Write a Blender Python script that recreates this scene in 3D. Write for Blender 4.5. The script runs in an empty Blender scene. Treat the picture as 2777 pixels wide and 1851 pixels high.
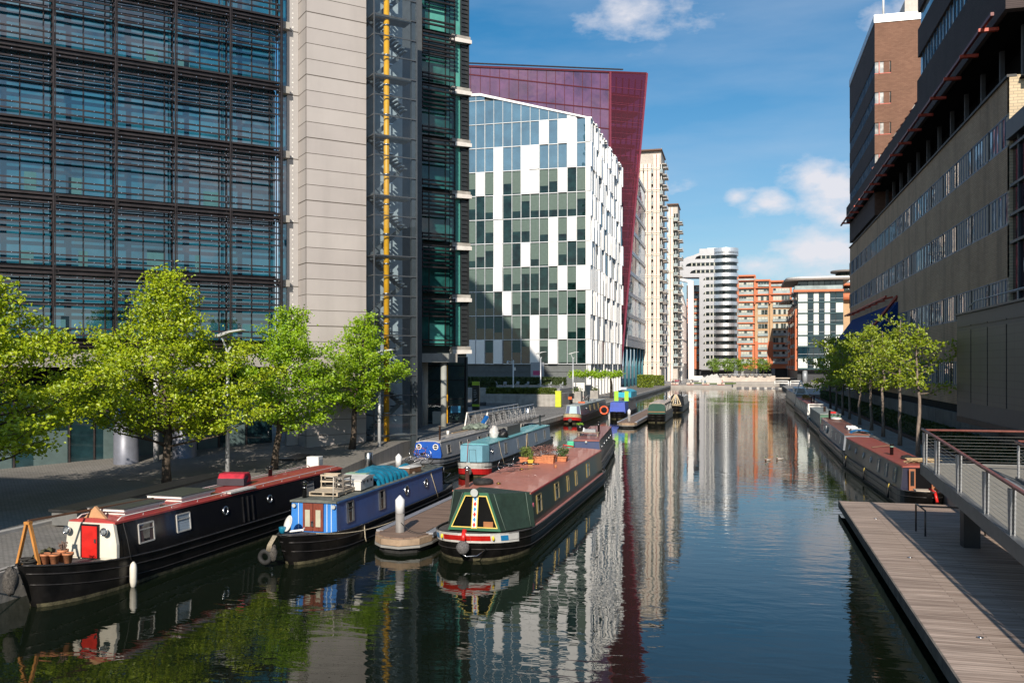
import bpy, bmesh, math, random
from mathutils import Vector, Matrix
random.seed(7)
R = math.radians
scene = bpy.context.scene
COL = scene.collection
# ---------------- camera ----------------
YAW = R(14.29)
cam = bpy.data.cameras.new('camera'); camo = bpy.data.objects.new('camera', cam); COL.objects.link(camo)
camo.location = (0, 0, 7.2); camo.rotation_euler = (R(90), 0, YAW)
cam.sensor_width = 36; cam.lens = 36*2440/2777; cam.shift_y = 64.5/2777
cam.clip_start = 0.2; cam.clip_end = 9000
scene.camera = camo
# ---------------- world ----------------
SUN_EL, SUN_AZ = 27.0, 173.0     # compass style: 0 = +Y, clockwise
w = bpy.data.worlds.new('World'); scene.world = w; w.use_nodes = True
nt = w.node_tree; nt.nodes.clear()
def N(t, **k):
    n = nt.nodes.new(t)
    for a, b in k.items(): setattr(n, a, b)
    return n
out = N('ShaderNodeOutputWorld'); bg = N('ShaderNodeBackground'); sky = N('ShaderNodeTexSky')
sky.sky_type = 'NISHITA'; sky.sun_disc = False; sky.sun_elevation = R(SUN_EL); sky.sun_rotation = R(SUN_AZ)
sky.air_density = 1.0; sky.dust_density = 0.6; sky.ozone_density = 3.0
hsv = N('ShaderNodeHueSaturation'); hsv.inputs['Saturation'].default_value = 1.45
tint = N('ShaderNodeMixRGB', blend_type='MULTIPLY'); tint.inputs[0].default_value = 1; tint.inputs[2].default_value = (.96, 1.04, 1.0, 1)
nt.links.new(sky.outputs[0], tint.inputs[1]); nt.links.new(tint.outputs[0], hsv.inputs['Color'])
tc = N('ShaderNodeTexCoord')
def math2(op, a, b=None, clamp=False):
    m = N('ShaderNodeMath', operation=op); m.use_clamp = clamp
    for i, v in enumerate((a, b)):
        if v is None: continue
        if isinstance(v, (int, float)): m.inputs[i].default_value = v
        else: nt.links.new(v, m.inputs[i])
    return m.outputs[0]
def skydir(px, py):
    r = (px-1388.5)/2440; u = (990-py)/2440
    return Vector((-math.sin(YAW)+r*math.cos(YAW), math.cos(YAW)+r*math.sin(YAW), u)).normalized()
sep = N('ShaderNodeSeparateXYZ'); nt.links.new(tc.outputs['Generated'], sep.inputs[0])
# high thin cloud: noise stretched along one direction of the dome
mp = N('ShaderNodeMapping'); mp.inputs['Rotation'].default_value = (R(20), R(38), R(-12)); mp.inputs['Scale'].default_value = (1.2, 2.4, 6.0)
nt.links.new(tc.outputs['Generated'], mp.inputs[0])
nz = N('ShaderNodeTexNoise'); nz.inputs['Scale'].default_value = 1.6; nz.inputs['Detail'].default_value = 7; nz.inputs['Roughness'].default_value = .55
nt.links.new(mp.outputs[0], nz.inputs['Vector'])
cir = math2('MULTIPLY', math2('SUBTRACT', nz.outputs['Fac'], .40, True), 2.3, True)
# low puffy cumulus: round masses at fixed directions, edges broken by noise
n2 = N('ShaderNodeTexNoise'); n2.inputs['Scale'].default_value = 17; n2.inputs['Detail'].default_value = 9; n2.inputs['Roughness'].default_value = .6
m2 = N('ShaderNodeMapping'); m2.inputs['Scale'].default_value = (1, 1, 1.9); nt.links.new(tc.outputs['Generated'], m2.inputs[0]); nt.links.new(m2.outputs[0], n2.inputs['Vector'])
blobs = [(2210, 478, .034, 1), (2270, 500, .04, 1), (2250, 560, .034, .75), (2085, 552, .026, .95), (2045, 565, .022, .8), (1998, 530, .02, .85), (2180, 680, .05, 1), (2100, 708, .035, .9), (2250, 690, .05, .9), (2055, 715, .022, .7), (2290, 590, .03, .8), (2260, 740, .04, .8),
         (1700, 30, .06, .62), (1860, 20, .05, .45), (1620, 45, .03, .5), (1840, 515, .02, .45), (2385, 40, .03, .5), (2440, 20, .03, .4),
         (900, 700, .22, .5), (200, 600, .25, .5), (-900, 500, .3, .6), (3600, 600, .3, .55)]
acc = None
flat = N('ShaderNodeMapping'); flat.inputs['Scale'].default_value = (1, 1, 1.7); nt.links.new(tc.outputs['Generated'], flat.inputs[0])
for px, py, rad, amp in blobs:
    d = skydir(px, py)
    d = Vector((d.x, d.y, d.z*1.7)); v = N('ShaderNodeVectorMath', operation='DISTANCE'); nt.links.new(flat.outputs[0], v.inputs[0]); v.inputs[1].default_value = d
    g = math2('MULTIPLY', math2('SUBTRACT', 1.0, math2('DIVIDE', v.outputs['Value'], rad*1.35), True), amp)
    acc = g if acc is None else math2('MAXIMUM', acc, g)
for dx, dy, dz, rad, amp in ((.85, -.5, .2, .16, .8), (.7, -.65, .34, .2, .7), (.92, -.38, .12, .14, .8), (.95, -.2, .3, .2, .6), (.6, -.75, .12, .2, .7)):  # unseen clouds behind the view, added for the office glass to mirror
    d = Vector((dx, dy, dz)).normalized(); d = Vector((d.x, d.y, d.z*1.7)); v = N('ShaderNodeVectorMath', operation='DISTANCE'); nt.links.new(flat.outputs[0], v.inputs[0]); v.inputs[1].default_value = d
    acc = math2('MAXIMUM', acc, math2('MULTIPLY', math2('SUBTRACT', 1.0, math2('DIVIDE', v.outputs['Value'], rad*1.35), True), amp))
cum = math2('MULTIPLY', math2('SUBTRACT', math2('ADD', math2('MULTIPLY', acc, 1.15), math2('MULTIPLY', n2.outputs['Fac'], 2.1)), 1.27, True), 1.35, True)
cum = math2('MULTIPLY', cum, math2('MULTIPLY', acc, 5.0, True))
haze = math2('POWER', math2('SUBTRACT', 1.0, math2('ABSOLUTE', sep.outputs['Z']), True), 5.0)
mixh = N('ShaderNodeMixRGB'); nt.links.new(math2('MULTIPLY', haze, .72), mixh.inputs[0]); nt.links.new(hsv.outputs[0], mixh.inputs[1]); mixh.inputs[2].default_value = (5.6, 6.7, 8.2, 1)
mixc = N('ShaderNodeMixRGB'); nt.links.new(math2('MULTIPLY', cir, .5), mixc.inputs[0]); nt.links.new(mixh.outputs[0], mixc.inputs[1]); mixc.inputs[2].default_value = (5.8, 6.6, 7.9, 1)
mixd = N('ShaderNodeMixRGB'); nt.links.new(math2('MULTIPLY', cum, .92), mixd.inputs[0]); nt.links.new(mixc.outputs[0], mixd.inputs[1]); mixd.inputs[2].default_value = (7.9, 7.8, 8.3, 1)
nt.links.new(mixd.outputs[0], bg.inputs['Color']); bg.inputs['Strength'].default_value = 0.09
nt.links.new(bg.outputs[0], out.inputs['Surface'])
# ---------------- sun ----------------
sl = bpy.data.lights.new('sun', 'SUN'); sl.energy = 5.0; sl.angle = R(.5); sl.color = (1, .905, .78)
so = bpy.data.objects.new('sun', sl); COL.objects.link(so)
az = R(SUN_AZ); el = R(SUN_EL)
sd = Vector((math.sin(az)*math.cos(el), math.cos(az)*math.cos(el), math.sin(el)))   # towards the sun
so.rotation_euler = sd.to_track_quat('Z', 'Y').to_euler()
so.location = (0, -40, 60)
scene.view_settings.view_transform = 'Standard'; scene.view_settings.look = 'None'
scene.view_settings.exposure = 0.2; scene.view_settings.gamma = 1.0
scene.cycles.max_bounces = 7; scene.cycles.transparent_max_bounces = 12; scene.cycles.caustics_reflective = False; scene.cycles.caustics_refractive = False

# ---------------- materials ----------------
MATS = {}
def M(name, col, rough=.6, metal=0., var=.10, scale=2., bump=0., spec=.5, ior=1.5, coat=0., stretch=None, dirt=0.):
    if name in MATS: return MATS[name]
    m = bpy.data.materials.new(name); m.use_nodes = True; t = m.node_tree; b = t.nodes['Principled BSDF']
    b.inputs['Roughness'].default_value = rough; b.inputs['Metallic'].default_value = metal
    b.inputs['IOR'].default_value = ior; b.inputs['Specular IOR Level'].default_value = spec; b.inputs['Coat Weight'].default_value = coat
    tcn = t.nodes.new('ShaderNodeTexCoord'); src = tcn.outputs['Object']
    if stretch:
        mp = t.nodes.new('ShaderNodeMapping'); mp.inputs['Scale'].default_value = stretch; t.links.new(src, mp.inputs[0]); src = mp.outputs[0]
    n = t.nodes.new('ShaderNodeTexNoise'); n.inputs['Scale'].default_value = scale; n.inputs['Detail'].default_value = 6; n.inputs['Roughness'].default_value = .6; t.links.new(src, n.inputs['Vector'])
    cr = t.nodes.new('ShaderNodeValToRGB'); cr.color_ramp.elements[0].position = .32; cr.color_ramp.elements[1].position = .68
    c0 = [max(0, c*(1-var*1.4)) for c in col]; c1 = [min(1, c*(1+var)) for c in col]
    cr.color_ramp.elements[0].color = (*c0, 1); cr.color_ramp.elements[1].color = (*c1, 1)
    t.links.new(n.outputs['Fac'], cr.inputs[0]); col_out = cr.outputs[0]
    if dirt:
        nn = t.nodes.new('ShaderNodeTexNoise'); nn.inputs['Scale'].default_value = .7; nn.inputs['Detail'].default_value = 8
        mp2 = t.nodes.new('ShaderNodeMapping'); mp2.inputs['Scale'].default_value = (3, 3, .35); t.links.new(tcn.outputs['Object'], mp2.inputs[0]); t.links.new(mp2.outputs[0], nn.inputs['Vector'])
        r2 = t.nodes.new('ShaderNodeValToRGB'); r2.color_ramp.elements[0].position = .45; r2.color_ramp.elements[1].position = .75
        r2.color_ramp.elements[0].color = (0, 0, 0, 1); r2.color_ramp.elements[1].color = (dirt, dirt, dirt, 1); t.links.new(nn.outputs['Fac'], r2.inputs[0])
        mx = t.nodes.new('ShaderNodeMixRGB'); t.links.new(r2.outputs[0], mx.inputs[0]); t.links.new(col_out, mx.inputs[1]); mx.inputs[2].default_value = (.06, .05, .042, 1); col_out = mx.outputs[0]
    t.links.new(col_out, b.inputs['Base Color'])
    if bump:
        bp = t.nodes.new('ShaderNodeBump'); bp.inputs['Strength'].default_value = bump; bp.inputs['Distance'].default_value = .03
        n3 = t.nodes.new('ShaderNodeTexNoise'); n3.inputs['Scale'].default_value = scale*4; n3.inputs['Detail'].default_value = 5; t.links.new(src, n3.inputs['Vector'])
        t.links.new(n3.outputs['Fac'], bp.inputs['Height']); t.links.new(bp.outputs[0], b.inputs['Normal'])
    MATS[name] = m; return m
def brick(name, c1, c2, mortar, bw, bh, axis='y', rough=.85, msize=.012, var=.35, offs=.5, bump=.3, stain=0., ior=1.5, zoff=0.):
    """brick / panel / sett pattern in metres; axis = horizontal object axis (x or y) with z up, 'f' = floor (x,y)"""
    if name in MATS: return MATS[name]
    m = bpy.data.materials.new(name); m.use_nodes = True; t = m.node_tree; b = t.nodes['Principled BSDF']; b.inputs['Roughness'].default_value = rough; b.inputs['IOR'].default_value = ior
    tcn = t.nodes.new('ShaderNodeTexCoord'); s = t.nodes.new('ShaderNodeSeparateXYZ'); t.links.new(tcn.outputs['Object'], s.inputs[0])
    c = t.nodes.new('ShaderNodeCombineXYZ')
    if zoff:
        az_ = t.nodes.new('ShaderNodeMath'); az_.inputs[1].default_value = zoff; t.links.new(s.outputs['Z'], az_.inputs[0]); s2 = t.nodes.new('ShaderNodeCombineXYZ'); t.links.new(s.outputs['X'], s2.inputs[0]); t.links.new(s.outputs['Y'], s2.inputs[1]); t.links.new(az_.outputs[0], s2.inputs[2]); s = t.nodes.new('ShaderNodeSeparateXYZ'); t.links.new(s2.outputs[0], s.inputs[0])
    if axis == 'f': t.links.new(s.outputs['X'], c.inputs[0]); t.links.new(s.outputs['Y'], c.inputs[1])
    elif axis == 'xy':
        ad = t.nodes.new('ShaderNodeMath'); t.links.new(s.outputs['X'], ad.inputs[0]); t.links.new(s.outputs['Y'], ad.inputs[1]); t.links.new(ad.outputs[0], c.inputs[0]); t.links.new(s.outputs['Z'], c.inputs[1])
    else: t.links.new(s.outputs[axis.upper()], c.inputs[0]); t.links.new(s.outputs['Z'], c.inputs[1])
    br = t.nodes.new('ShaderNodeTexBrick'); t.links.new(c.outputs[0], br.inputs['Vector']); br.offset = offs
    br.inputs['Scale'].default_value = 1; br.inputs['Brick Width'].default_value = bw; br.inputs['Row Height'].default_value = bh; br.inputs['Mortar Size'].default_value = msize; br.inputs['Mortar Smooth'].default_value = .1
    br.inputs['Color1'].default_value = (*c1, 1); br.inputs['Color2'].default_value = (*c2, 1); br.inputs['Mortar'].default_value = (*mortar, 1)
    n = t.nodes.new('ShaderNodeTexNoise'); n.inputs['Scale'].default_value = .35; n.inputs['Detail'].default_value = 9; n.inputs['Roughness'].default_value = .65; t.links.new(tcn.outputs['Object'], n.inputs['Vector'])
    r2 = t.nodes.new('ShaderNodeValToRGB'); v0 = 1-var; r2.color_ramp.elements[0].position = .3; r2.color_ramp.elements[1].position = .7; r2.color_ramp.elements[0].color = (v0, v0, v0, 1); r2.color_ramp.elements[1].color = (1, 1, 1, 1); t.links.new(n.outputs['Fac'], r2.inputs[0])
    mx = t.nodes.new('ShaderNodeMixRGB'); mx.blend_type = 'MULTIPLY'; mx.inputs[0].default_value = 1; t.links.new(br.outputs['Color'], mx.inputs[1]); t.links.new(r2.outputs[0], mx.inputs[2]); o = mx.outputs[0]
    if stain:
        nn = t.nodes.new('ShaderNodeTexNoise'); nn.inputs['Scale'].default_value = .5; nn.inputs['Detail'].default_value = 6
        mp2 = t.nodes.new('ShaderNodeMapping'); mp2.inputs['Scale'].default_value = (1.2, 1.2, .12); t.links.new(tcn.outputs['Object'], mp2.inputs[0]); t.links.new(mp2.outputs[0], nn.inputs['Vector'])
        r3 = t.nodes.new('ShaderNodeValToRGB'); r3.color_ramp.elements[0].position = .5; r3.color_ramp.elements[1].position = .72; r3.color_ramp.elements[0].color = (1, 1, 1, 1); q = 1-stain; r3.color_ramp.elements[1].color = (q, q, q, 1); t.links.new(nn.outputs['Fac'], r3.inputs[0])
        m3 = t.nodes.new('ShaderNodeMixRGB'); m3.blend_type = 'MULTIPLY'; m3.inputs[0].default_value = 1; t.links.new(o, m3.inputs[1]); t.links.new(r3.outputs[0], m3.inputs[2]); o = m3.outputs[0]
    t.links.new(o, b.inputs['Base Color'])
    if bump:
        bp = t.nodes.new('ShaderNodeBump'); bp.inputs['Strength'].default_value = bump; bp.inputs['Distance'].default_value = .01; bp.invert = True
        t.links.new(br.outputs['Fac'], bp.inputs['Height']); t.links.new(bp.outputs[0], b.inputs['Normal'])
    MATS[name] = m; return m
def glass(name, col, rough=.02, ior=1.9, var=.5, scale=.35, wob=.02):
    """glazing seen from outside: dim room colour behind a mirror-like coated pane"""
    if name in MATS: return MATS[name]
    m = M(name, col, rough, 0, var, scale, 0, .5, ior)
    t = m.node_tree; b = t.nodes['Principled BSDF']
    bp = t.nodes.new('ShaderNodeBump'); bp.inputs['Strength'].default_value = wob; bp.inputs['Distance'].default_value = .5
    n3 = t.nodes.new('ShaderNodeTexNoise'); n3.inputs['Scale'].default_value = .55; n3.inputs['Detail'].default_value = 1
    tcn = t.nodes.new('ShaderNodeTexCoord'); t.links.new(tcn.outputs['Object'], n3.inputs['Vector'])
    t.links.new(n3.outputs['Fac'], bp.inputs['Height']); t.links.new(bp.outputs[0], b.inputs['Normal'])
    return m
def clear(name, tint, gloss=.18, dens=.0):
    """thin see-through pane"""
    if name in MATS: return MATS[name]
    m = bpy.data.materials.new(name); m.use_nodes = True; t = m.node_tree; t.nodes.clear()
    o = t.nodes.new('ShaderNodeOutputMaterial'); tr = t.nodes.new('ShaderNodeBsdfTransparent'); tr.inputs[0].default_value = (*tint, 1)
    gl = t.nodes.new('ShaderNodeBsdfGlossy'); gl.inputs['Roughness'].default_value = .02; gl.inputs[0].default_value = (.9, .95, 1, 1)
    di = t.nodes.new('ShaderNodeBsdfDiffuse'); di.inputs[0].default_value = (*[c*.5 for c in tint], 1)
    lw = t.nodes.new('ShaderNodeLayerWeight'); lw.inputs[0].default_value = .5; fr = t.nodes.new('ShaderNodeMath'); fr.operation = 'POWER'; fr.inputs[1].default_value = 4.; t.links.new(lw.outputs['Facing'], fr.inputs[0])
    ad = t.nodes.new('ShaderNodeMath'); ad.operation = 'ADD'; ad.inputs[1].default_value = gloss; t.links.new(fr.outputs[0], ad.inputs[0])
    m1 = t.nodes.new('ShaderNodeMixShader'); m1.inputs[0].default_value = dens; t.links.new(tr.outputs[0], m1.inputs[1]); t.links.new(di.outputs[0], m1.inputs[2])
    m2 = t.nodes.new('ShaderNodeMixShader'); t.links.new(ad.outputs[0], m2.inputs[0]); t.links.new(m1.outputs[0], m2.inputs[1]); t.links.new(gl.outputs[0], m2.inputs[2])
    t.links.new(m2.outputs[0], o.inputs[0]); MATS[name] = m; return m

# ---------------- mesh builder ----------------
class MB:
    def __init__(s): s.v = []; s.f = []; s.m = []; s.cur = 0; s.sm = []
    def add(s, vs, fs, smooth=False):
        o = len(s.v); s.v += [tuple(v) for v in vs]
        for f in fs: s.f.append([i+o for i in f]); s.m.append(s.cur); s.sm.append(smooth)
        return s
    def mat(s, i): s.cur = i; return s
    def box(s, x0, x1, y0, y1, z0, z1):
        vs = [(x, y, z) for z in (z0, z1) for y in (y0, y1) for x in (x0, x1)]
        return s.add(vs, [(0, 2, 3, 1), (4, 5, 7, 6), (0, 1, 5, 4), (2, 6, 7, 3), (0, 4, 6, 2), (1, 3, 7, 5)])
    def bar(s, a, b, w, h=None, up=(0, 0, 1)):
        a = Vector(a); b = Vector(b); d = (b-a).normalized(); u = Vector(up)
        if abs(d.dot(u)) > .97: u = Vector((0, 1, 0))
        sd = d.cross(u).normalized(); u = sd.cross(d).normalized(); h = h or w
        vs = [p+sd*i*w/2+u*j*h/2 for p in (a, b) for j in (-1, 1) for i in (-1, 1)]
        return s.add(vs, [(0, 2, 3, 1), (4, 5, 7, 6), (0, 1, 5, 4), (2, 6, 7, 3), (0, 4, 6, 2), (1, 3, 7, 5)])
    def tube(s, pts, r, n=8, cap=True):
        pts = [Vector(p) for p in pts]; rs = r if isinstance(r, (list, tuple)) else [r]*len(pts)
        o = len(s.v); prev = None
        for i, p in enumerate(pts):
            d = (pts[min(i+1, len(pts)-1)]-pts[max(i-1, 0)]).normalized()
            u = Vector((0, 0, 1)) if abs(d.z) < .9 else Vector((1, 0, 0))
            if prev is not None: u = prev
            sd = d.cross(u).normalized(); u = sd.cross(d).normalized(); prev = u
            for k in range(n):
                a = 2*math.pi*k/n; s.v.append(tuple(p+(sd*math.cos(a)+u*math.sin(a))*rs[i]))
        for i in range(len(pts)-1):
            for k in range(n):
                s.f.append([o+i*n+k, o+i*n+(k+1) % n, o+(i+1)*n+(k+1) % n, o+(i+1)*n+k]); s.m.append(s.cur); s.sm.append(True)
        if cap:
            s.f.append([o+k for k in range(n)][::-1]); s.m.append(s.cur); s.sm.append(False)
            s.f.append([o+(len(pts)-1)*n+k for k in range(n)]); s.m.append(s.cur); s.sm.append(False)
        return s
    def lathe(s, prof, c=(0, 0, 0), n=20, ax='z'):
        o = len(s.v)
        for r, z in prof:
            for k in range(n):
                a = 2*math.pi*k/n; x, y = r*math.cos(a), r*math.sin(a)
                p = (x, y, z) if ax == 'z' else ((x, z, y) if ax == 'y' else (z, x, y))
                s.v.append((c[0]+p[0], c[1]+p[1], c[2]+p[2]))
        for i in range(len(prof)-1):
            for k in range(n):
                s.f.append([o+i*n+k, o+i*n+(k+1) % n, o+(i+1)*n+(k+1) % n, o+(i+1)*n+k]); s.m.append(s.cur); s.sm.append(True)
        s.f.append([o+k for k in range(n)][::-1]); s.m.append(s.cur); s.sm.append(False)
        s.f.append([o+(len(prof)-1)*n+k for k in range(n)]); s.m.append(s.cur); s.sm.append(False)
        return s
    def prism(s, poly, z0, z1):
        n = len(poly); vs = [(x, y, z0) for x, y in poly]+[(x, y, z1) for x, y in poly]
        return s.add(vs, [list(range(n))[::-1], list(range(n, 2*n))]+[(i, (i+1) % n, n+(i+1) % n, n+i) for i in range(n)])
    def prismy(s, poly, y0, y1):   # polygon in x,z extruded along y
        n = len(poly); vs = [(x, y0, z) for x, z in poly]+[(x, y1, z) for x, z in poly]
        return s.add(vs, [list(range(n)), list(range(n, 2*n))[::-1]]+[(i, n+i, n+(i+1) % n, (i+1) % n) for i in range(n)])
    def prismx(s, poly, x0, x1):   # polygon in y,z extruded along x
        n = len(poly); vs = [(x0, y, z) for y, z in poly]+[(x1, y, z) for y, z in poly]
        return s.add(vs, [list(range(n))[::-1], list(range(n, 2*n))]+[(i, (i+1) % n, n+(i+1) % n, n+i) for i in range(n)])
    def torus(s, c, R_, r, ax='x', n=20, m=6):
        o = len(s.v)
        for i in range(n):
            a = 2*math.pi*i/n
            for j in range(m):
                b = 2*math.pi*j/m; q = R_+r*math.cos(b); h = r*math.sin(b)
                p = {'x': (h, q*math.cos(a), q*math.sin(a)), 'y': (q*math.cos(a), h, q*math.sin(a)), 'z': (q*math.cos(a), q*math.sin(a), h)}[ax]
                s.v.append((c[0]+p[0], c[1]+p[1], c[2]+p[2]))
        for i in range(n):
            for j in range(m):
                s.f.append([o+i*m+j, o+((i+1) % n)*m+j, o+((i+1) % n)*m+(j+1) % m, o+i*m+(j+1) % m]); s.m.append(s.cur); s.sm.append(True)
        return s
    def blob(s, c, rx, ry, rz, n=12, m=8, jit=.0, rnd=random):
        prof = []
        o = len(s.v)
        for i in range(m+1):
            th = math.pi*i/m
            for k in range(n):
                a = 2*math.pi*k/n; q = 1+rnd.uniform(-jit, jit)
                s.v.append((c[0]+rx*q*math.sin(th)*math.cos(a), c[1]+ry*q*math.sin(th)*math.sin(a), c[2]+rz*q*math.cos(th)))
        for i in range(m):
            for k in range(n):
                s.f.append([o+i*n+k, o+(i+1)*n+k, o+(i+1)*n+(k+1) % n, o+i*n+(k+1) % n]); s.m.append(s.cur); s.sm.append(True)
        return s
    def build(s, name, mats, parent=None, loc=None, rot=None, bevel=0):
        me = bpy.data.meshes.new(name); me.from_pydata(s.v, [], s.f)
        if not isinstance(mats, (list, tuple)): mats = [mats]
        for m in mats: me.materials.append(m)
        me.polygons.foreach_set('material_index', s.m); me.polygons.foreach_set('use_smooth', s.sm); me.update()
        ob = bpy.data.objects.new(name, me); COL.objects.link(ob)
        if parent: ob.parent = parent
        if loc: ob.location = loc
        if rot: ob.rotation_euler = rot
        if bevel:
            b = ob.modifiers.new('bevel', 'BEVEL'); b.width = bevel; b.segments = 2; b.limit_method = 'ANGLE'
        return ob
def tag(o, label=None, cat=None, group=None, kind=None):
    if label: o['label'] = label
    if cat: o['category'] = cat
    if group: o['group'] = group
    if kind: o['kind'] = kind
    return o
def thing(name, label, cat, loc=(0, 0, 0), rz=0., group=None):
    o = bpy.data.objects.new(name, None); COL.objects.link(o); o.location = loc; o.rotation_euler = (0, 0, rz); o.empty_display_size = .3
    return tag(o, label, cat, group)
def B(*a): return MB().box(*a)
def dup(root, loc, rz=None, label=None, group=None):
    def cp(o, par):
        c = o.copy(); COL.objects.link(c)
        if par: c.parent = par
        for ch in list(o.children): cp(ch, c)
        return c
    r = cp(root, None); r.location = loc
    if rz is not None: r.rotation_euler = (0, 0, rz)
    if label: r['label'] = label
    if group: r['group'] = group
    return r
def parts(mblist, name, mats, parent, cap=100):
    """one mesh per counted part; beyond the cap the rest is one mass part"""
    for i, m in enumerate(mblist[:cap]): m.build(name, mats, parent)
    if len(mblist) > cap:
        a = MB()
        for m in mblist[cap:]:
            o = len(a.v); a.v += m.v; a.f += [[i+o for i in f] for f in m.f]; a.m += m.m; a.sm += m.sm
        tag(a.build(name, mats, parent), kind='stuff')
# ================= palette =================
steel = M('brushed_steel', (.55, .56, .58), .28, 1, .1, 5)
galv = M('grey_painted_metal', (.34, .36, .38), .45, .3, .15, 3)
dkmetal = M('dark_bronze_metal', (.06, .048, .048), .42, .5, .25, 2)
black = M('black_paint', (.012, .012, .014), .28, 0, .4, 4, .1, coat=.3)
rubber = M('black_rubber', (.02, .02, .02), .8, 0, .4, 8)
white = M('white_paint', (.78, .76, .72), .4, 0, .06, 3)
wood = M('weathered_timber', (.32, .25, .19), .8, 0, .35, 2, .4, stretch=(1, 8, 8))
rope = M('hemp_rope', (.42, .36, .26), .9, 0, .3, 30, .5)
terracotta = M('terracotta', (.52, .2, .09), .8, 0, .25, 9)
red = M('red_paint', (.6, .02, .015), .35, 0, .15, 3, coat=.2)
conc = M('pale_concrete', (.36, .34, .31), .85, 0, .18, 1.2, .3, dirt=.25)
# ================= water and ground =================
wm = bpy.data.materials.new('canal_water'); wm.use_nodes = True; t = wm.node_tree; b = t.nodes['Principled BSDF']
b.inputs['Base Color'].default_value = (.006, .010, .005, 1); b.inputs['Roughness'].default_value = .0; b.inputs['IOR'].default_value = 1.37
tcn = t.nodes.new('ShaderNodeTexCoord'); mp = t.nodes.new('ShaderNodeMapping'); mp.inputs['Rotation'].default_value = (0, 0, R(-12)); mp.inputs['Scale'].default_value = (.55, 1.35, 1); t.links.new(tcn.outputs['Object'], mp.inputs[0])
na = t.nodes.new('ShaderNodeTexNoise'); na.inputs['Scale'].default_value = 1.3; na.inputs['Detail'].default_value = 3; na.inputs['Roughness'].default_value = .5; na.inputs['Distortion'].default_value = .4; t.links.new(mp.outputs[0], na.inputs['Vector'])
nb = t.nodes.new('ShaderNodeTexNoise'); nb.inputs['Scale'].default_value = .09; nb.inputs['Detail'].default_value = 3; t.links.new(tcn.outputs['Object'], nb.inputs['Vector'])
rb = t.nodes.new('ShaderNodeMapRange'); rb.inputs[1].default_value = .38; rb.inputs[2].default_value = .66; rb.inputs[3].default_value = .25; rb.inputs[4].default_value = 1.; t.links.new(nb.outputs['Fac'], rb.inputs[0])
ml = t.nodes.new('ShaderNodeMath'); ml.operation = 'MULTIPLY'; t.links.new(na.outputs['Fac'], ml.inputs[0]); t.links.new(rb.outputs[0], ml.inputs[1])
bp = t.nodes.new('ShaderNodeBump'); bp.inputs['Strength'].default_value = 1.; bp.inputs['Distance'].default_value = .017; t.links.new(ml.outputs[0], bp.inputs['Height']); t.links.new(bp.outputs[0], b.inputs['Normal'])
def qx(y): return 9.6+(y-45)*.011     # right quay edge
wtr = MB().add([(-40, -60, 0), (40, -60, 0), (40, 360, 0), (-40, 360, 0)], [(0, 1, 2, 3)]).build('canal_water', wm); tag(wtr, kind='structure')
setts = brick('granite_setts', (.25, .235, .21), (.33, .305, .275), (.11, .10, .09), .22, .11, 'f', .8, .012, .3)
slabs = brick('paving_slabs', (.30, .285, .265), (.345, .33, .305), (.17, .16, .15), .9, .6, 'f', .8, .012, .25)
plz = M('plaza_paving', (.36, .33, .30), .8, 0, .12, .5)
tag(B(-21.7-.0, -400, -60, 290, -2, .9).build('ground', setts), kind='structure') if False else None
g = MB(); g.box(-400, -22.2, -60, 79, -2, .9); g.box(-400, -26.5, 79, 93.6, -2, .9); g.box(-400, -22.2, 93.6, 290, -2, .9); tag(g.build('left_quay', setts), kind='structure')
g = MB(); g.box(-22.2, -21.7, -60, 79, -2, .93); g.box(-22.2, -21.7, 93.6, 290, -2, .93); g.box(-26.5, -22.2, 93.3, 93.6, -2, .93); tag(g.build('quay_kerb', M('quay_coping', (.40, .375, .34), .8, 0, .2, 1.5, .3, dirt=.3)), kind='structure')
g = MB().prism([(-400, 290), (-21.7, 290), (-2.9, 290), (-2.9, 350), (14, 350), (14, 291), (qx(291), 291), (400, 291), (400, 900), (-400, 900)], -2, .9); tag(g.build('plaza', plz), kind='structure')
g = MB().prism([(9.3, -60), (400, -60), (400, 291), (qx(291), 291), (9.3, 18)], -2, .9)
rq = g.build('right_quay', slabs); tag(rq, kind='structure')
g = MB().prism([(-400, 900), (400, 900), (6000, 3000), (6000, 8000), (-6000, 8000), (-6000, 3000)], -3, .85); tag(g.build('ground', plz), kind='structure')
# light kerb strip and darker slab strip on the left terrace
kerb = M('kerb_stone', (.42, .40, .37), .8, 0, .1, 2)
tag(MB().box(-26.9, -26.6, 10, 75, .9, 1.02).build('kerb', kerb), kind='structure')
tp_ = MB().box(-400, -26.9, 10, 44, .9, .985)
tp_.add([(-400, 44, .985), (-22.2, 44, .985), (-22.2, 57, 2.0), (-400, 57, 2.0), (-400, 44, .5), (-22.2, 44, .5), (-22.2, 57, .5), (-400, 57, .5)], [(0, 1, 2, 3), (0, 4, 5, 1), (1, 5, 6, 2), (3, 2, 6, 7), (0, 3, 7, 4)])
tp_.box(-400, -22.2, 57.0, 81, .5, 2.0); tp_.box(-400, -23.4, 81, 90, .5, 2.5)
tag(tp_.build('terrace_paving', setts), kind='structure')
# stepped ledge up to the plaza in front of the second block
st = MB()
for i in range(2): st.box(-45, -23.35, 80.9-i*.5+.0, 81.4-i*.5, 2.0, 2.52-i*.22)
tag(st.build('plaza_steps', M('dark_step_stone', (.12, .115, .11), .8, 0, .2, 2)), kind='structure')
# water level stain band on the quay wall, timber fenders
tag(MB().box(-21.7, -21.66, 94, 289, .02, .45).build('quay_wall_stain', M('wet_wall', (.05, .045, .035), .6, 0, .3, 3)), kind='structure')

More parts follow.
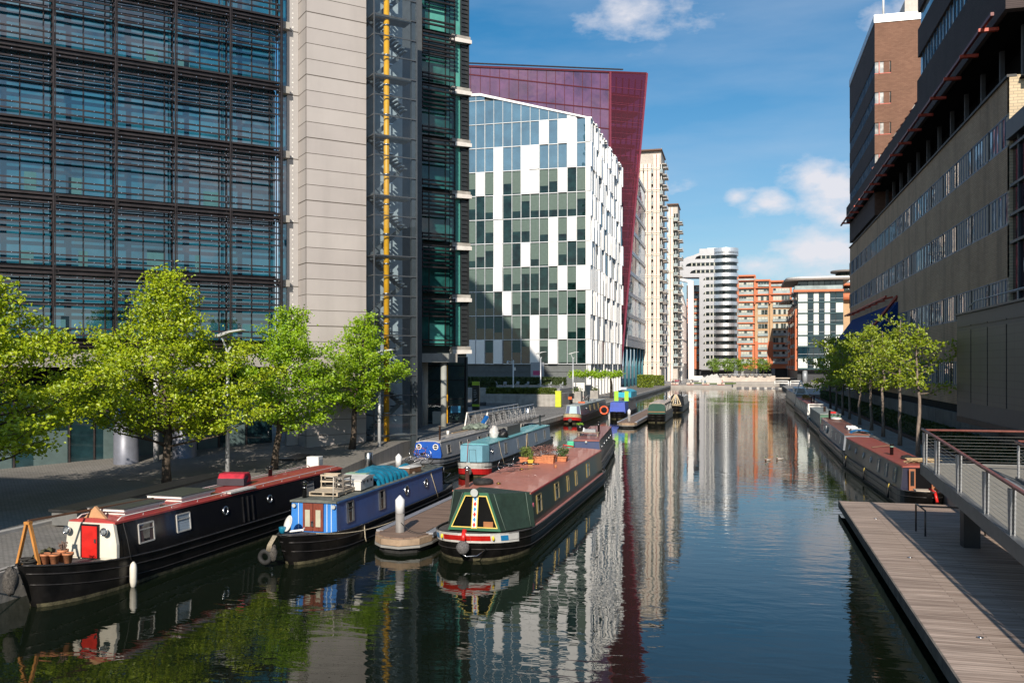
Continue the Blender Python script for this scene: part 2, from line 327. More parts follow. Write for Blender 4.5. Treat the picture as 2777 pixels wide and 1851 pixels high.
# ================= near left office block (louvred glass) =================
A1 = thing('office_block', 'tall glazed office block with dark louvre screens, pale panelled core and glass stair shaft', 'building', (-40.47, 43.1, .9), R(44.9))
mull = M('louvre_metal', (.052, .041, .040), .4, .6, .25, 1.5)
g_blue = glass('office_glass', (.011, .095, .15), ior=2.5, var=.45, scale=.25, wob=.04)
g_green = glass('green_glass', (.02, .10, .09), ior=1.7, var=.6, scale=.4)
core_m = brick('core_panel', (.43, .39, .37), (.475, .435, .41), (.10, .08, .07), 60, 1.035, 'x', .5, .004, .10, .5, 0, .12, zoff=-.62)
core_s = M('core_side_panel', (.42, .40, .39), .5, .1, .05, .4)
joint = M('panel_joint', (.09, .075, .06), .8)
ZG = .9
def zl(z): return z-ZG
FL = [8.39+4.3*i for i in range(-0, 9)]        # slab levels of the glazed bays
TOP = 38.0
xs = [-18.6, -15.2, -11.8, -8.4, -5.0, -1.45, 1.94, 5.27, 8.69, 12.03, 15.3]
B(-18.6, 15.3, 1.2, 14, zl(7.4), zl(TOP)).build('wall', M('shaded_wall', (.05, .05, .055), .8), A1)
B(-18.6, 15.3, .2, 1.19, zl(7.1), zl(8.3)).build('concrete_beam', conc, A1)
bays = []
rnd = random.Random(3)
room = [M('blind_pale', (.06, .16, .18), .3), M('room_dark', (.012, .03, .035), .5)]
for i in range(len(xs)-1):
    a, b_ = xs[i], xs[i+1]
    for j in range(len(FL)-1):
        z0, z1 = zl(FL[j]), zl(FL[j+1])
        wn = MB(); wn.mat(0).box(a+.06, b_-.06, .7, .76, z0+.45, z1-.12)
        wn.mat(1); mid = a+(b_-a)*.5
        wn.box(mid-.03, mid+.03, .64, .698, z0+.45, z1-.12); wn.box(a+.06, b_-.06, .6, .69, z0+.30, z0+.44); wn.box(b_-.5, b_-.44, .62, .698, z0+.45, z1-.12)
        wn.box(a+.06, b_-.06, .64, .698, z1-1.82, z1-1.74)
        # things standing behind the pane, seen against it
        wn.mat(2)
        if a > -6 and rnd.random() < .5:
            q = rnd.uniform(a+.2, b_-1.2); wn.box(q, q+rnd.uniform(.3, 1.0), .690, .6995, z0+.47, z0+.47+rnd.uniform(.5, 1.3))
        bays.append((wn, a, b_, z0, z1))
parts([q[0] for q in bays if q[1] > -2], 'window', [g_blue, mull, room[0]], A1)
tag_b = MB()
parts([q[0] for q in bays if q[1] < -2], 'window', [g_blue, mull, room[0]], A1, cap=40)
lv = []; lv2_ = []
for wn, a, b_, z0, z1 in bays:
    ys = -.35
    for lst, zs in ((lv, (3.95, 3.55, 3.15, 2.75, 2.35)), (lv2_, (.95, .58))):
        m = MB()
        for zz in zs:
            h = .10
            m.add([(x, y, z0+zz+dz) for x in (a+.08, b_-.08) for (y, dz) in ((ys-.13, -h/2), (ys-.11, h/2), (ys+.05, h/2+.02), (ys+.04, -h/2+.02))], [(0, 1, 2, 3), (7, 6, 5, 4), (0, 4, 5, 1), (1, 5, 6, 2), (2, 6, 7, 3), (3, 7, 4, 0)])
        for x in (a+.06, b_-.1): m.box(x, x+.04, ys+.05, ys+.1, z0+zs[-1]-.1, z0+zs[0]+.1)
        if lst is lv: m.box(a+.05, b_-.05, ys-.14, ys-.08, z0+4.12, z0+4.18)
        else: m.box(a+.05, b_-.05, ys-.12, ys+.14, z0+.08, z0+.2)
        m.mat(1)
        for zz in zs:
            for q in range(4):
                x = a+.3+(b_-a-.5)*q/3*.97; m.box(x, x+.05, ys-.155, ys-.135, z0+zz-.01, z0+zz+.035)
        lst.append(m)
parts(lv, 'louvre_screen', [mull, steel], A1); parts(lv2_, 'low_louvre', [mull, steel], A1)
fr = []
for x in xs:
    m = MB(); m.box(x-.05, x+.05, -.52, -.44, zl(8.1), zl(TOP)); m.box(x-.015, x+.015, -.42, -.25, zl(8.2), zl(TOP)); m.box(x+.09, x+.13, -.46, -.40, zl(8.1), zl(TOP)); m.box(x-.03, x+.03, .6, .66, zl(8.2), zl(TOP))
    fr.append(m)
parts(fr, 'mullion', mull, A1)
for z in FL: B(-18.6, 15.3, -.3, .6, zl(z)-.1, zl(z)+.02).build('floor_edge', mull, A1)
# blue glass strip and flaring slab ends beside the core
sl_ = MB().box(15.4, 15.95, .5, .56, zl(7.4), zl(TOP)); sl_.build('side_glazing', g_blue, A1)
for z in [FL[0]+4.28*i-.1 for i in range(8)]: B(15.3, 16.0, -.05, .49, zl(z)-.15, zl(z)+.3).build('slab_end', conc, A1)
m = MB().box(15.95, 16.73, .45, .9, 0, zl(TOP)); m.build('side_panel', core_s, A1)
m = MB()
for i in range(9): m.box(15.93, 16.74, .44, .449, 3.0+i*4.28, 3.06+i*4.28)
for i in range(100):
    m.mat(1); m.box(16.3+(i % 2)*.02, 16.34+(i % 3)*.03, .435, .449, 6+i*.31, 6.1+i*.31)
m.build('panel_joint', [joint, white], A1)
# core
m = MB().box(16.74, 20.94, -1.2, 3, 0, zl(TOP)); m.build('core_wall', core_m, A1)
m = MB()
z = zl(9.8)-1.03*8
zz = zl(9.8)
lev = [zz+1.035*i for i in range(-8, 28)]
for i, z in enumerate(lev):
    h = .035 if i % 4 else .06
    if z > .1: m.box(16.73, 20.95, -1.208, -1.2, z-h/2, z+h/2); m.box(16.732, 16.74, -1.2, .44, z-h/2, z+h/2)
m.box(16.725, 16.75, -1.215, -1.195, 0, zl(TOP))
m.build('panel_joint', joint, A1)
# glass stair shaft
cg = clear('stair_glass', (.80, .87, .90), .04, .02)
x0, x1 = 21.2, 24.34
m = MB().add([(x0, -2, 0), (x1, -2, 0), (x1, -2, zl(TOP)), (x0, -2, zl(TOP)), (x0, .5, 0), (x0, .5, zl(TOP))], [(0, 1, 2, 3), (4, 0, 3, 5)]); m.build('shaft_glazing', cg, A1)
B(x0, x1+.5, 1.6, 1.7, 0, zl(TOP)).build('shaft_back_wall', M('shaft_wall', (.42, .46, .48), .6), A1)
m = MB()
z = zl(10.59)-1.36*6
while z < zl(TOP):
    m.box(x0-.02, x1+.02, -2.05, -2.0, z-.04, z+.04); m.box(x0-.05, x0, -2.0, .5, z-.04, z+.04); z += 1.36
for x in (x0, x1): m.box(x-.05, x+.03, -2.06, -1.98, 0, zl(TOP))
m.box(x1-.35, x1-.02, -1.95, -1.7, 0, zl(TOP))
m.build('shaft_frame', M('shaft_frame_grey', (.11, .12, .13), .4, .5), A1)
land = MB(); flight = []
z = zl(10.59)-4.08*2; k = 0
while z < zl(TOP)-4:
    land.box(x0+.05, x1-.4, -1.9, -.8, z-.12, z)
    f1 = MB()
    for q in range(11):
        f1.box(x0+.3+q*.2, x0+.52+q*.2, -.3, .7, z+q*.18+.02, z+q*.18+.1)
    f1.bar((x0+.2, -.35, z-.05), (x0+2.5, -.35, z+2.0), .06, .3)
    f1.bar((x0+2.6, -.5, z+2.0), (x0+.3, -.5, z+4.0), .06, .3)
    for q in range(11): f1.box(x0+2.4-q*.2, x0+2.6-q*.2, -1.6, -.6, z+2.04+q*.18, z+2.12+q*.18)
    flight.append(f1); z += 4.08
land.build('landing', M('stair_slab', (.30, .30, .30), .6), A1)
parts(flight, 'stair_flight', M('stair_steel', (.16, .18, .2), .5, .4), A1)
yel = M('yellow_column', (.92, .42, .012), .4)
m = MB(); m.lathe([(.2, 0), (.2, zl(TOP))], (x0+1.05, -1.62, 0), 10)
m.build('yellow_column', yel, A1)
m = MB(); z = 3
while z < zl(TOP): m.lathe([(.27, z), (.27, z+.07)], (x0+1.05, -1.62, 0), 10); m.box(x0+.6, x0+1.5, -1.66, -1.58, z+1.5, z+1.55); z += 2.04
m.build('column_collar', steel, A1)
# right wing, louvred, lifted on columns, set back behind the shaft
def WB(m):     # wing geometry is laid out from its own corner, 1.09 wide per unit, 10 m behind the main face
    m.v = [(29.9+(x-25)*1.09, y+10.0, z) for x, y, z in m.v]; return m
B(24.4, 29.85, 9.0, 12, 0, zl(TOP)).build('wing_edge', M('wing_edge_grey', (.10, .11, .115), .5, .3), A1)
WB(B(25.0, 29.4, .4, 12, zl(8.0), zl(TOP+4))).build('wing_body', M('wing_wall', (.035, .05, .05), .6), A1)
WZ = [8.55+4.45*i for i in range(9)]
def ws_(f): return f*4.45/3.72
for j in range(8):
    z0, z1 = zl(WZ[j]), zl(WZ[j+1]); w_ = MB().mat(0).box(25.05, 27.7, -.1, -.04, z0+.3, z1-.05); w_.mat(1); w_.box(25.9, 25.95, -.16, -.102, z0+.3, z1-.05); w_.box(27.3, 27.36, -.16, -.102, z0+.3, z1-.05)
    w_.mat(2)
    if j in (0, 6, 7): w_.box(25.98, 27.25, -.112, -.105, z0+.35, z0+2.2)
    WB(w_).build('window', [g_green, mull, M('teal_blind', (.08, .32, .27), .5)], A1)
    for lst, nm in (((3.5, 3.2, 2.9, 2.6, 2.3, 2.0) if j else (3.5, 3.2, 2.9, 2.6, 2.3), 'louvre_screen'), ((.62, .35), 'low_louvre')):
        m = MB()
        for zz in lst: m.box(25.0, 27.78, -1.05, -.85, z0+ws_(zz)-.06, z0+ws_(zz)+.07)
        for x in (25.0, 27.72): m.box(x, x+.06, -.95, -.84, z0+ws_(lst[-1])-.1, z0+ws_(lst[0])+.1)
        WB(m).build(nm, mull, A1)
    w_ = MB().mat(0).box(27.85, 28.75, .1, .16, z0+.3, z1-.1); w_.mat(1); w_.box(28.75, 29.3, .0, .3, z0+.3, z1-.1); w_.box(28.2, 28.3, .02, .098, z0+.3, z1-.1); w_.box(29.3, 29.36, -.3, .1, z0+.3, z1-.1)
    for q in range(11): w_.box(28.8, 29.42, -.1, -.03, z0+.4+q*.38, z0+.5+q*.38)
    w_.mat(2).box(28.32, 28.7, .085, .098, z0+.4, z1-.3)
    WB(w_).build('corner_window', [g_green, M('frame_dark', (.05, .055, .06), .4, .5), M('teal_blind', (.08, .32, .27), .5)], A1)
    m = MB(); m.mat(0).box(27.8, 29.45, -.35, .05, z0-.03, z0+.27); m.mat(1).prismy([(27.8, z0-.40), (29.5, z0-.34), (29.5, z0-.03), (27.8, z0-.03)], -.5, .1); WB(m).build('slab_end', [conc, M('white_slab_edge', (.7, .66, .62), .6)], A1)
WB(B(24.95, 28.0, -.95, 10, zl(7.45), zl(8.2))).build('transfer_beam', conc, A1)
for (x, y) in ((31.35, 11.6), (32.2, 9.7)):
    MB().lathe([(.25, 0), (.25, zl(7.45))], (x, y, 0), 16).build('column', M('round_concrete', (.42, .40, .36), .7, 0, .1, 1), A1)
m = WB(MB().add([(25.2, 3.9, 0), (31.0, 3.9, 0), (31.0, 3.9, zl(7.4)), (25.2, 3.9, zl(7.4))], [(0, 1, 2, 3)])); m.build('lobby_glazing', clear('lobby_glass', (.42, .58, .58), .04, .03), A1)
m = MB()
for x in (25.2, 27.2, 29.3, 31.0): m.box(x-.06, x+.06, 3.8, 3.9, 0, zl(7.9))
for z in (1.1, 3.2, 4.9, 6.2): m.box(25.2, 31.0, 3.82, 3.89, z, z+.09)
WB(m).build('lobby_frame', M('lobby_frame', (.02, .022, .025), .4, .5), A1)
m = MB()
for q in range(2):
    m.bar((26.2, 5, 1.3+q*3.0), (29.0, 5, 3.6+q*3.0), 1.4, .25)
    m.bar((26.2, 4.3, 2.2+q*3.0), (29.0, 4.3, 4.5+q*3.0), .05, .05)
WB(m).build('lobby_stair', M('lobby_stair', (.16, .17, .17), .5), A1)
WB(B(25, 33, 7.5, 7.6, 0, zl(8))).build('lobby_back_wall', M('lobby_back', (.09, .11, .11), .8), A1)
WB(B(29.0, 29.2, 3.5, 3.7, 0, 6.3)).build('yellow_post', yel, A1)
WB(B(29.6, 30.5, 3.76, 3.8, 2.0, 2.6)).build('door_notice', M('notice_blue', (.05, .22, .38), .5), A1)
MB().prismy([(14, zl(TOP)), (34.6, zl(TOP)), (34.6, 57), (14, 84)], 12, 26).build('shade_storeys', M('wing_wall', (.035, .05, .05), .6), A1)  # unseen mass added above the frame, sloped to shadow the panelled office
# ground floor of the main block
sg = glass('shopfront_glass', (.015, .04, .048), ior=1.6, var=.5, scale=.5)
frost = M('frosted_panel', (.085, .125, .125), .35)
shop = []
edges = [-18, -14, -10, -6.5, -4.5, -1.6, .0, 3.0, 4.4, 5.9, 8.6, 9.9, 12.0, 13.8, 15.6]
for i in range(len(edges)-1):
    a, b_ = edges[i], edges[i+1]; m = MB(); m.mat(0).box(a+.05, b_-.05, 2.6, 2.66, .05, 5.2); m.mat(1); m.box(a-.05, a+.05, 2.52, 2.68, 0, 6.2); m.box(a+.05, b_-.05, 2.54, 2.6, 0, .06); m.box(a+.05, b_-.05, 2.54, 2.6, 3.4, 3.5)
    m.mat(2)
    if i % 3 != 1: m.box(a+(b_-a)*.35, b_-.1, 2.57, 2.598, .08, 2.3)
    shop.append(m)
parts(shop, 'shopfront_pane', [sg, dkmetal, frost], A1)
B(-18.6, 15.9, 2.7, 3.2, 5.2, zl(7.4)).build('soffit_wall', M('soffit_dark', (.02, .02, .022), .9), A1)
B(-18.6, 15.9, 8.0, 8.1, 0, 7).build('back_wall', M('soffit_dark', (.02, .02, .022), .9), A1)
for i, px in enumerate((5.95, 9.35)):
    d = thing('vent_drum', ['fat grey round vent drum with a blue oval panel, left one under the office block', 'fat grey round vent drum half hidden by the tree, right one under the office block'][i], 'vent', A1.matrix_basis @ Vector((px, .2, 0)), R(44.9), 'round vent drums under the office block')
    MB().lathe([(.83, 0), (.83, .1), (.73, .12), (.73, 2.35), (.68, 2.7), (.68, 6.2)], n=28).build('drum', M('drum_grey', (.20, .21, .25), .45, .3, .1, 2), d)
    m = MB(); n = 24
    ring = [(.62*math.cos(2*math.pi*k/n), 0, 3.5+(1.0 if math.sin(2*math.pi*k/n) > 0 else 0)+.62*math.sin(2*math.pi*k/n)) for k in range(n)]
    ringb = [(x, 0, z) for x, y, z in ring]
    m.mat(0).add([(x, -.735, z) for x, y, z in ring]+[(x, -.5, z) for x, y, z in ring], [list(range(n))]+[(k, (k+1) % n, n+(k+1) % n, n+k) for k in range(n)])
    m.mat(1).tube([(x*1.04, -.74, 3.9+(z-3.9)*1.02) for x, y, z in ring]+[(ring[0][0]*1.04, -.74, 3.9+(ring[0][2]-3.9)*1.02)], .035, 6)
    m.build('blue_panel', [M('deep_blue_sign', (.01, .03, .12), .3), galv], d)
d = A1.matrix_basis @ Vector((7.55, -.6, 0))
tag(MB().lathe([(.17, 0), (.17, 7.0)], n=16).build('concrete_column', M('white_column', (.55, .54, .55), .6), None, (d.x, d.y, .9)), 'slim white round column beside the left vent drum', 'column')
d = A1.matrix_basis @ Vector((-3.5, 0, 0))

# unseen block added behind the viewpoint to cast shade on the left quay
sh = thing('shade_block', 'unseen plain block added behind the viewpoint to shade the left quay', 'building', (-46, -20, .9))
MB().box(-24, 22.6, -18, 18, 0, 22.4).build('wall', M('shade_block_wall', (.3, .27, .23), .8), sh)
for i in range(10):
    for j in range(5): B(-22+i*4.5, -19.6+i*4.5, 18.02, 18.08, 1.5+j*4.2, 4+j*4.2).build('window', sg, sh)
# ================= white panelled office, corner facing us =================
A2 = thing('panelled_office', 'white office block chequered with bright panels and green windows under a sloping roofline', 'building', (-29.4, 179, .9))
pan = M('white_metal_panel', (.80, .79, .78), .38, .2, .04, .5)
pan_e = M('panel_edge', (.22, .22, .23), .5)
g2 = glass('dark_green_glass', (.006, .022, .020), ior=1.6, var=.7, scale=.5)
g2b = glass('sky_glass', (.05, .12, .17), ior=3.2, var=.3, scale=.3)
blind = M('green_blind', (.075, .12, .10), .6)
frame2 = M('light_window_frame', (.52, .54, .55), .4, .3)
zr = [7.46+4.95*i-.9 for i in range(10)]     # row boundaries
c13 = 25.0/13
rows = ['WWGWGGGWGWGGG', 'GGGGGGGWGGWGG', 'GGGGWGGGGGGGG', 'GGGWGGGGGGWGW', 'GGGWGGWGGWGGG', 'GGGWGGGGGWGWG', 'GGGWGGGGGGGGG', 'GWGWGGWWGGWGG', 'GGGWGGWWGGGWG', 'GGGGGGGGWGWWG']
B(-32, -.6, .5, 47, 0, 49+4.3).build('wall', M('block_core', (.12, .13, .13), .8), A2)
def roofz(x): return 56.67+(-x)*.275 if x > -23 else 63.0     # roofline over the front face
wins = []; pnl = []
rnd = random.Random(5)
for r, pat in enumerate(rows):
    z0 = zr[r]; z1 = z0+4.95
    for c in range(-3, 13):
        ch = pat[c] if c >= 0 else 'G'
        x0 = -25.0+c*c13-.85; x1 = x0+c13
        if ch == 'W':
            m = MB(); jut = .25 if (r+c) % 3 else .5
            m.box(x0+.02, x1-.02, -jut, .5, z0+.03, z1-.04)
            pnl.append(m)
        else:
            m = MB(); gi = 0 if r < 8 else 3
            m.mat(gi).box(x0+.12, x1-.06, .0, .06, z0+.12, z1-.15)
            m.mat(1).box(x0, x0+.12, -.16, .1, z0, z1); m.box(x0, x1, -.14, .1, z0-.06, z0+.1)
            q = rnd.random()
            if q > .25 and gi == 0: m.mat(2).box(x0+.16, x1-.1, -.012, -.002, z1-.2-rnd.choice([1.2, 2.4, 3.2, 4.4]), z1-.2)
            wins.append(m)
# sloping top rows
for c in range(-3, 13):
    x0 = -25.0+c*c13-.85; x1 = x0+c13
    za = zr[9]+4.95; zt0, zt1 = roofz(x0)-.9, roofz(x1)-.9
    n = 1 if zt0-za < 5 else 2
    for q in range(n):
        b0 = za+q*4.95; t0 = min(b0+4.9, zt0) if n == 2 and q == 0 else zt0; t1 = min(b0+4.9, zt1) if n == 2 and q == 0 else zt1
        if t1-b0 < .3: continue
        solid = (c == 11)
        m = MB(); m.mat(0 if solid else 3)
        if c == 11 : m.mat(4)
        m.prismy([(x0+.08, b0+.1), (x1-.05, b0+.1), (x1-.05, t1-.1), (x0+.08, t0-.1)], .0, .3)
        m.mat(1).box(x0, x0+.08, -.12, .1, b0, t0); m.box(x0, x1, -.12, .1, b0-.05, b0+.08)
        m2 = m; wins.append(m2)
wins.sort(key=lambda m: -m.v[0][0]) if False else None
parts(wins, 'window', [g2, frame2, blind, g2b, pan], A2)
parts(pnl, 'facade_panel', [pan], A2)
m = MB().prismy([(-31, 62.1), (-23, 62.0), (0, 55.7), (0, 56.0), (-23, 62.5), (-31, 62.6)], -.35, .9); m.build('roof_edge', pan, A2)
m = MB().prismy([(-31, 5), (-31, 62), (-23, 62.0), (-.6, 55.7), (-.6, 5)], .35, .5); m.build('upper_wall', M('block_core', (.12, .13, .13), .8), A2)
# corner column strip and street-side face made of staggered boxes
sp = []
cw = 48/24
for r in range(11):
    z0 = zr[0]+4.95*r if r < 10 else zr[9]+4.95; z1 = z0+4.95
    if r == 10: z1 = 55.8
    m = MB(); m.box(-.85, .12 if r % 2 else .35, -.3-.2*(r % 2), 1.2, z0+.03, z1-.03); sp.append(m)
    c = 0; y = 1.3
    while y < 47.5:
        k = rnd.random(); wd = 2.0*rnd.choice([1, 1, 1.0])
        if (c+r*2) % 4 != 3 if rnd.random() < .75 else rnd.random() < .5:
            m = MB(); jut = rnd.choice([.22, .22, .4, .55]); zo = 0
            m.box(-.6, jut, y, y+rnd.choice([.6, 1.0, 1.4]), z0+.05+zo, z1-.05+zo); sp.append(m)
        m = MB(); m.mat(1).box(-.5, .05, y+.9, y+wd, z0+.1, z1-.1); sp.append(m)
        y += wd; c += 1
sp.sort(key=lambda m: m.v[0][1])
parts(sp, 'side_panel', [pan, g2b], A2)
B(-.6, -.52, 0, 47.8, 4, 55).build('side_wall', M('block_core', (.12, .13, .13), .8), A2)
# ground floor
gf = [MB().box(x, x+3.6, 1.2, 1.3, .1, 6.2) for x in (-10.5, -6.4, -3.6)]
for x0, x1 in ((-9.6, -6.9), (-6.7, -4.1), (-3.9, -1.2)):
    m = MB().mat(0).box(x0, x1, .9, 1.0, .2, 5.4); m.mat(1).box(x0-.12, x0, .8, 1.05, .2, 6); m.box(x0-.1, x1+.1, .8, 1.05, 5.4, 6.0); m.build('shopfront', [glass('dark_shop', (.008, .01, .012), ior=1.5), frame2], A2)
B(-34, -9.8, .7, 1.2, 0, 6.5).build('plinth_wall', M('grey_cladding', (.24, .245, .26), .6, 0, .08, .6), A2)
m = MB()
for x in range(-33, -10, 3): m.box(x, x+.06, .66, .7, 0, 6.3)
for x in (-22, -30.5): m.box(x, x+1.8, .6, .69, 0, 2.8)
m.box(-16.5, -12.5, .62, .69, 2.6, 2.75)
m.build('plinth_panel_line', M('cladding_line', (.10, .10, .11), .7), A2)
for i in range(11):
    y = .2+i*4.6; MB().box(-.8, .1, y, y+.75, 0, 6.6).build('colonnade_pier', pan, A2)
B(-3.2, -3.1, 1.5, 47, 0, 6.5).build('colonnade_glazing', g2, A2)
m = MB()
for i in range(5): m.box(-3.6-.0, -2.3, .86, .895, 4.3-i*.75, 4.75-i*.75) if False else None
tx = bpy.data.curves.new('menu_lettering', 'FONT'); tx.body = 'FOOD\nDRINK\nCOFFEE\nBAR'; tx.size = .8; tx.align_x = 'CENTER'; tx.space_line = .95; tx.extrude = .01
ob = bpy.data.objects.new('t', tx); COL.objects.link(ob); dg = bpy.context.evaluated_depsgraph_get(); me = bpy.data.meshes.new_from_object(ob.evaluated_get(dg)); bpy.data.objects.remove(ob)
ob = bpy.data.objects.new('menu_lettering', me); COL.objects.link(ob); ob.parent = A2; ob.location = (-2.6, .86, 4.4); ob.rotation_euler = (R(90), 0, 0); me.materials.clear(); me.materials.append(M('orange_letters', (.45, .07, .02), .5))

# ================= maroon tower behind =================
A3 = thing('maroon_tower', 'maroon glass tower leaning outwards behind the white panelled block', 'building', (-38, 235, .9), R(33.5))
gm = glass('maroon_glass', (.15, .055, .115), ior=2.4, var=.35, scale=.15)
seam = M('maroon_seam', (.10, .012, .018), .4)
mesh_m = clear('maroon_mesh', (.62, .19, .28), .02, .14)
zt = 85.0
def ZT(x): return 84.0+(x-5)*.07     # roofline barely falls to the right
m = MB().prismy([(-36, 0), (4.9, 0), (4.9, ZT(4.9)), (-36, ZT(-36))], 0, 20); m.build('wall', gm, A3)
m = MB()
def xr(z): return 7.6+(z/84.0)*8.3     # leaning right edge of the screen
for k in range(9):
    z = 84-8.8*k
    if k: m.bar((-36, -.06, 84.4-5.15*k), (4.9, -.06, 84.4-5.15*k), .1, .3)
for i in range(17):
    x = -36+i*2.55; m.box(x-.05, x+.05, -.12, -.003, 30, ZT(x))
m.bar((-36, -.1, ZT(-36)), (xr(84), -.1, ZT(16)), .4, .5)
m.build('facade_seam', seam, A3)
m = MB().prismy([(4.95, 0), (xr(0), 0), (xr(84), ZT(16)), (4.95, ZT(4.95))], -.3, -.2); m.build('screen', mesh_m, A3)
m = MB()
for k in range(17):
    z = 4.5*k+6; m.box(4.95, xr(z)-1.2, .6, 10, z, z+.9)
    m.box(4.95, xr(z), -.4, -.31, z+2.0, z+2.1)
for i in range(6):
    m.bar((5.3+i*.38, .5, 0), (5.3+i*1.9, .5, 83), .3, .3)
m.bar((xr(0), -.25, 0), (xr(84), -.25, ZT(16)), .5, .5); m.box(4.8, 5.3, -.45, -.2, 0, ZT(5))
for z in range(4, 80, 2): m.box(4.95, xr(z), -.36, -.31, z, z+.07)
m.build('screen_frame', M('maroon_frame', (.19, .03, .055), .45), A3)

MB().bar((-36, .2, ZT(-36)+.9), (9, .2, ZT(9)+.9), .5, .25).build('roof_rail', dkmetal, A3)

# ================= glass office on the canal (reflecting) =================
A4 = thing('glass_office', 'mirror glass office with pale floor bands beside the maroon tower', 'building', (-31, 252, .9))
B(-20, -.2, 0, 50, 13.3, 64.7).build('wall', M('block_core', (.12, .13, .13), .8), A4)
g4 = glass('mirror_glass', (.05, .08, .10), ior=4.5, var=.2, scale=.3, wob=.015)
ws = []
for j in range(8):
    z0 = 14.9+j*6.25
    for i in range(12): m = MB().mat(0).box(-.19, -.05, i*4.15+.06, i*4.15+4.1, z0, z0+5.1); m.mat(1).box(-.05, .02, i*4.15-.06, i*4.15+.06, z0, z0+5.1); m.box(-.05, .0, i*4.15+2.0, i*4.15+2.06, z0, z0+5.1); ws.append(m)
ws.sort(key=lambda m: -m.v[0][1]); parts(ws, 'window', [g4, M('pale_blue_band', (.30, .36, .44), .35, .5)], A4)
for j in range(9): B(-.1, .15, -.1, 50.1, 13.75+j*6.25, 14.85+j*6.25).build('floor_band', M('pale_blue_band', (.30, .36, .44), .35, .5), A4)
B(-20, .1, -.1, 50.2, 11.6, 13.7).build('soffit_band', M('pale_grey_band', (.40, .40, .41), .5), A4)
for i in range(6): MB().lathe([(.4, 0), (.4, 11.6)], (-.9, 3+i*9, 0), 12).build('column', M('teal_column', (.06, .19, .24), .4), A4)
B(-8, -7.8, 0, 50, 0, 11.6).build('lobby_glazing', g2, A4)
B(-30, -27.2+27, 56.9, 57.0, 8, 53).build('end_wall', g4, A4) if False else None

# ================= beige balcony towers =================
stone = M('beige_stone', (.74, .65, .56), .7, 0, .05, .3)
stone_j = M('beige_joint', (.30, .10, .07), .7)
bal_g = glass('balcony_glass', (.34, .40, .40), ior=1.7, var=.2)
def beige(name, label, x0, x1, y, ztop, shift, n, ymax=16, low=0):
    a = thing(name, label, 'building', (x0, y, .9)); W = x1-x0
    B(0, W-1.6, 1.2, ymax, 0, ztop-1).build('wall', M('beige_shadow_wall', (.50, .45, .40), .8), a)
    # piers: pairs of stone strips with a dark red joint between
    k = 0
    for (p0, p1, zt_) in n:
        m = MB().mat(0).box(p0, (p0+p1)/2-.12, 0, 1.0, 0, zt_); m.box((p0+p1)/2+.12, p1, 0, 1.0, 0, zt_); m.mat(1).box((p0+p1)/2-.12, (p0+p1)/2+.12, .3, .9, 0, zt_)
        z = 7.0
        while z < zt_:
            m.mat(0).box(p0-.25, p1+.25, -.2, .9, z, z+.22); m.box(p0-.25, p1+.25, -.2, .9, z+.55, z+.77); z += 7.2
        z = 3.6
        while z < zt_: m.mat(2).box(p0, p1, -.01, .0, z, z+.05); z += 7.2
        m.build('pier', [stone, stone_j, M('beige_line', (.35, .3, .25), .8)], a)
    bl = []; wd = []
    gaps = shift
    for (g0, g1, zt_) in gaps:
        z = 6.0; q = 0
        while z < zt_-3:
            m = MB(); m.mat(0).box(g0, g1, -.5, 1.0, z-.2, z); m.mat(1).box(g0, g1, -.55, -.5, z, z+1.1); m.box(g1-.05, g1, -.5, 1.0, z, z+1.1); bl.append(m)
            m = MB(); m.mat(0).box(g0+.1, g1-.1, 1.05, 1.19, z+.2, z+3.0); m.mat(1).box((g0+g1)/2-.1, (g0+g1)/2+.1, .98, 1.1, z+.2, z+3.0); wd.append(m)
            z += 3.6; q += 1
    parts(bl, 'balcony', [M('balcony_slab', (.55, .50, .45), .7), bal_g], a); parts(wd, 'window', [g2, frame2], a)
    m = MB().box(-.3, W-1.2, -.3, ymax, ztop-1, ztop-.6); m.build('roof', M('brown_roof', (.16, .09, .06), .7), a)
    # canal side: stepped balconies
    bl = []; z = 6.0
    while z < ztop-4:
        for yy in (2.5, 8.5): m = MB(); m.mat(0).box(W-1.6, W, yy, yy+4.5, z-.2, z); m.mat(1).box(W-.05, W, yy, yy+4.5, z, z+1.1); bl.append(m)
        z += 3.6
    parts(bl, 'side_balcony', [M('balcony_slab', (.55, .50, .45), .7), bal_g], a)
    z = 6.8; bands = MB()
    while z < ztop: bands.box(W-1.62, W-1.35, 1.0, ymax, z, z+.4); z += 7.2
    bands.build('side_band', stone, a)
    return a
t_ = 305
ab = beige('balcony_tower', 'tallest beige stone tower with brown flat roof and stacked balconies', -34.1, -24.5, 304.5, 79.4, [(4.85, 5.45, 76), (7.65, 8.6, 76)], [(0, 2.0, 74), (2.4, 4.8, 74), (5.5, 7.6, 77)])
ab2 = beige('balcony_tower', 'shorter beige stone tower behind and right of the tallest one', -28.4, -22.9, 362, 71, [(2.4, 4.0, 69)], [(0, 2.2, 69)], 14)
tag(ab, group=None)
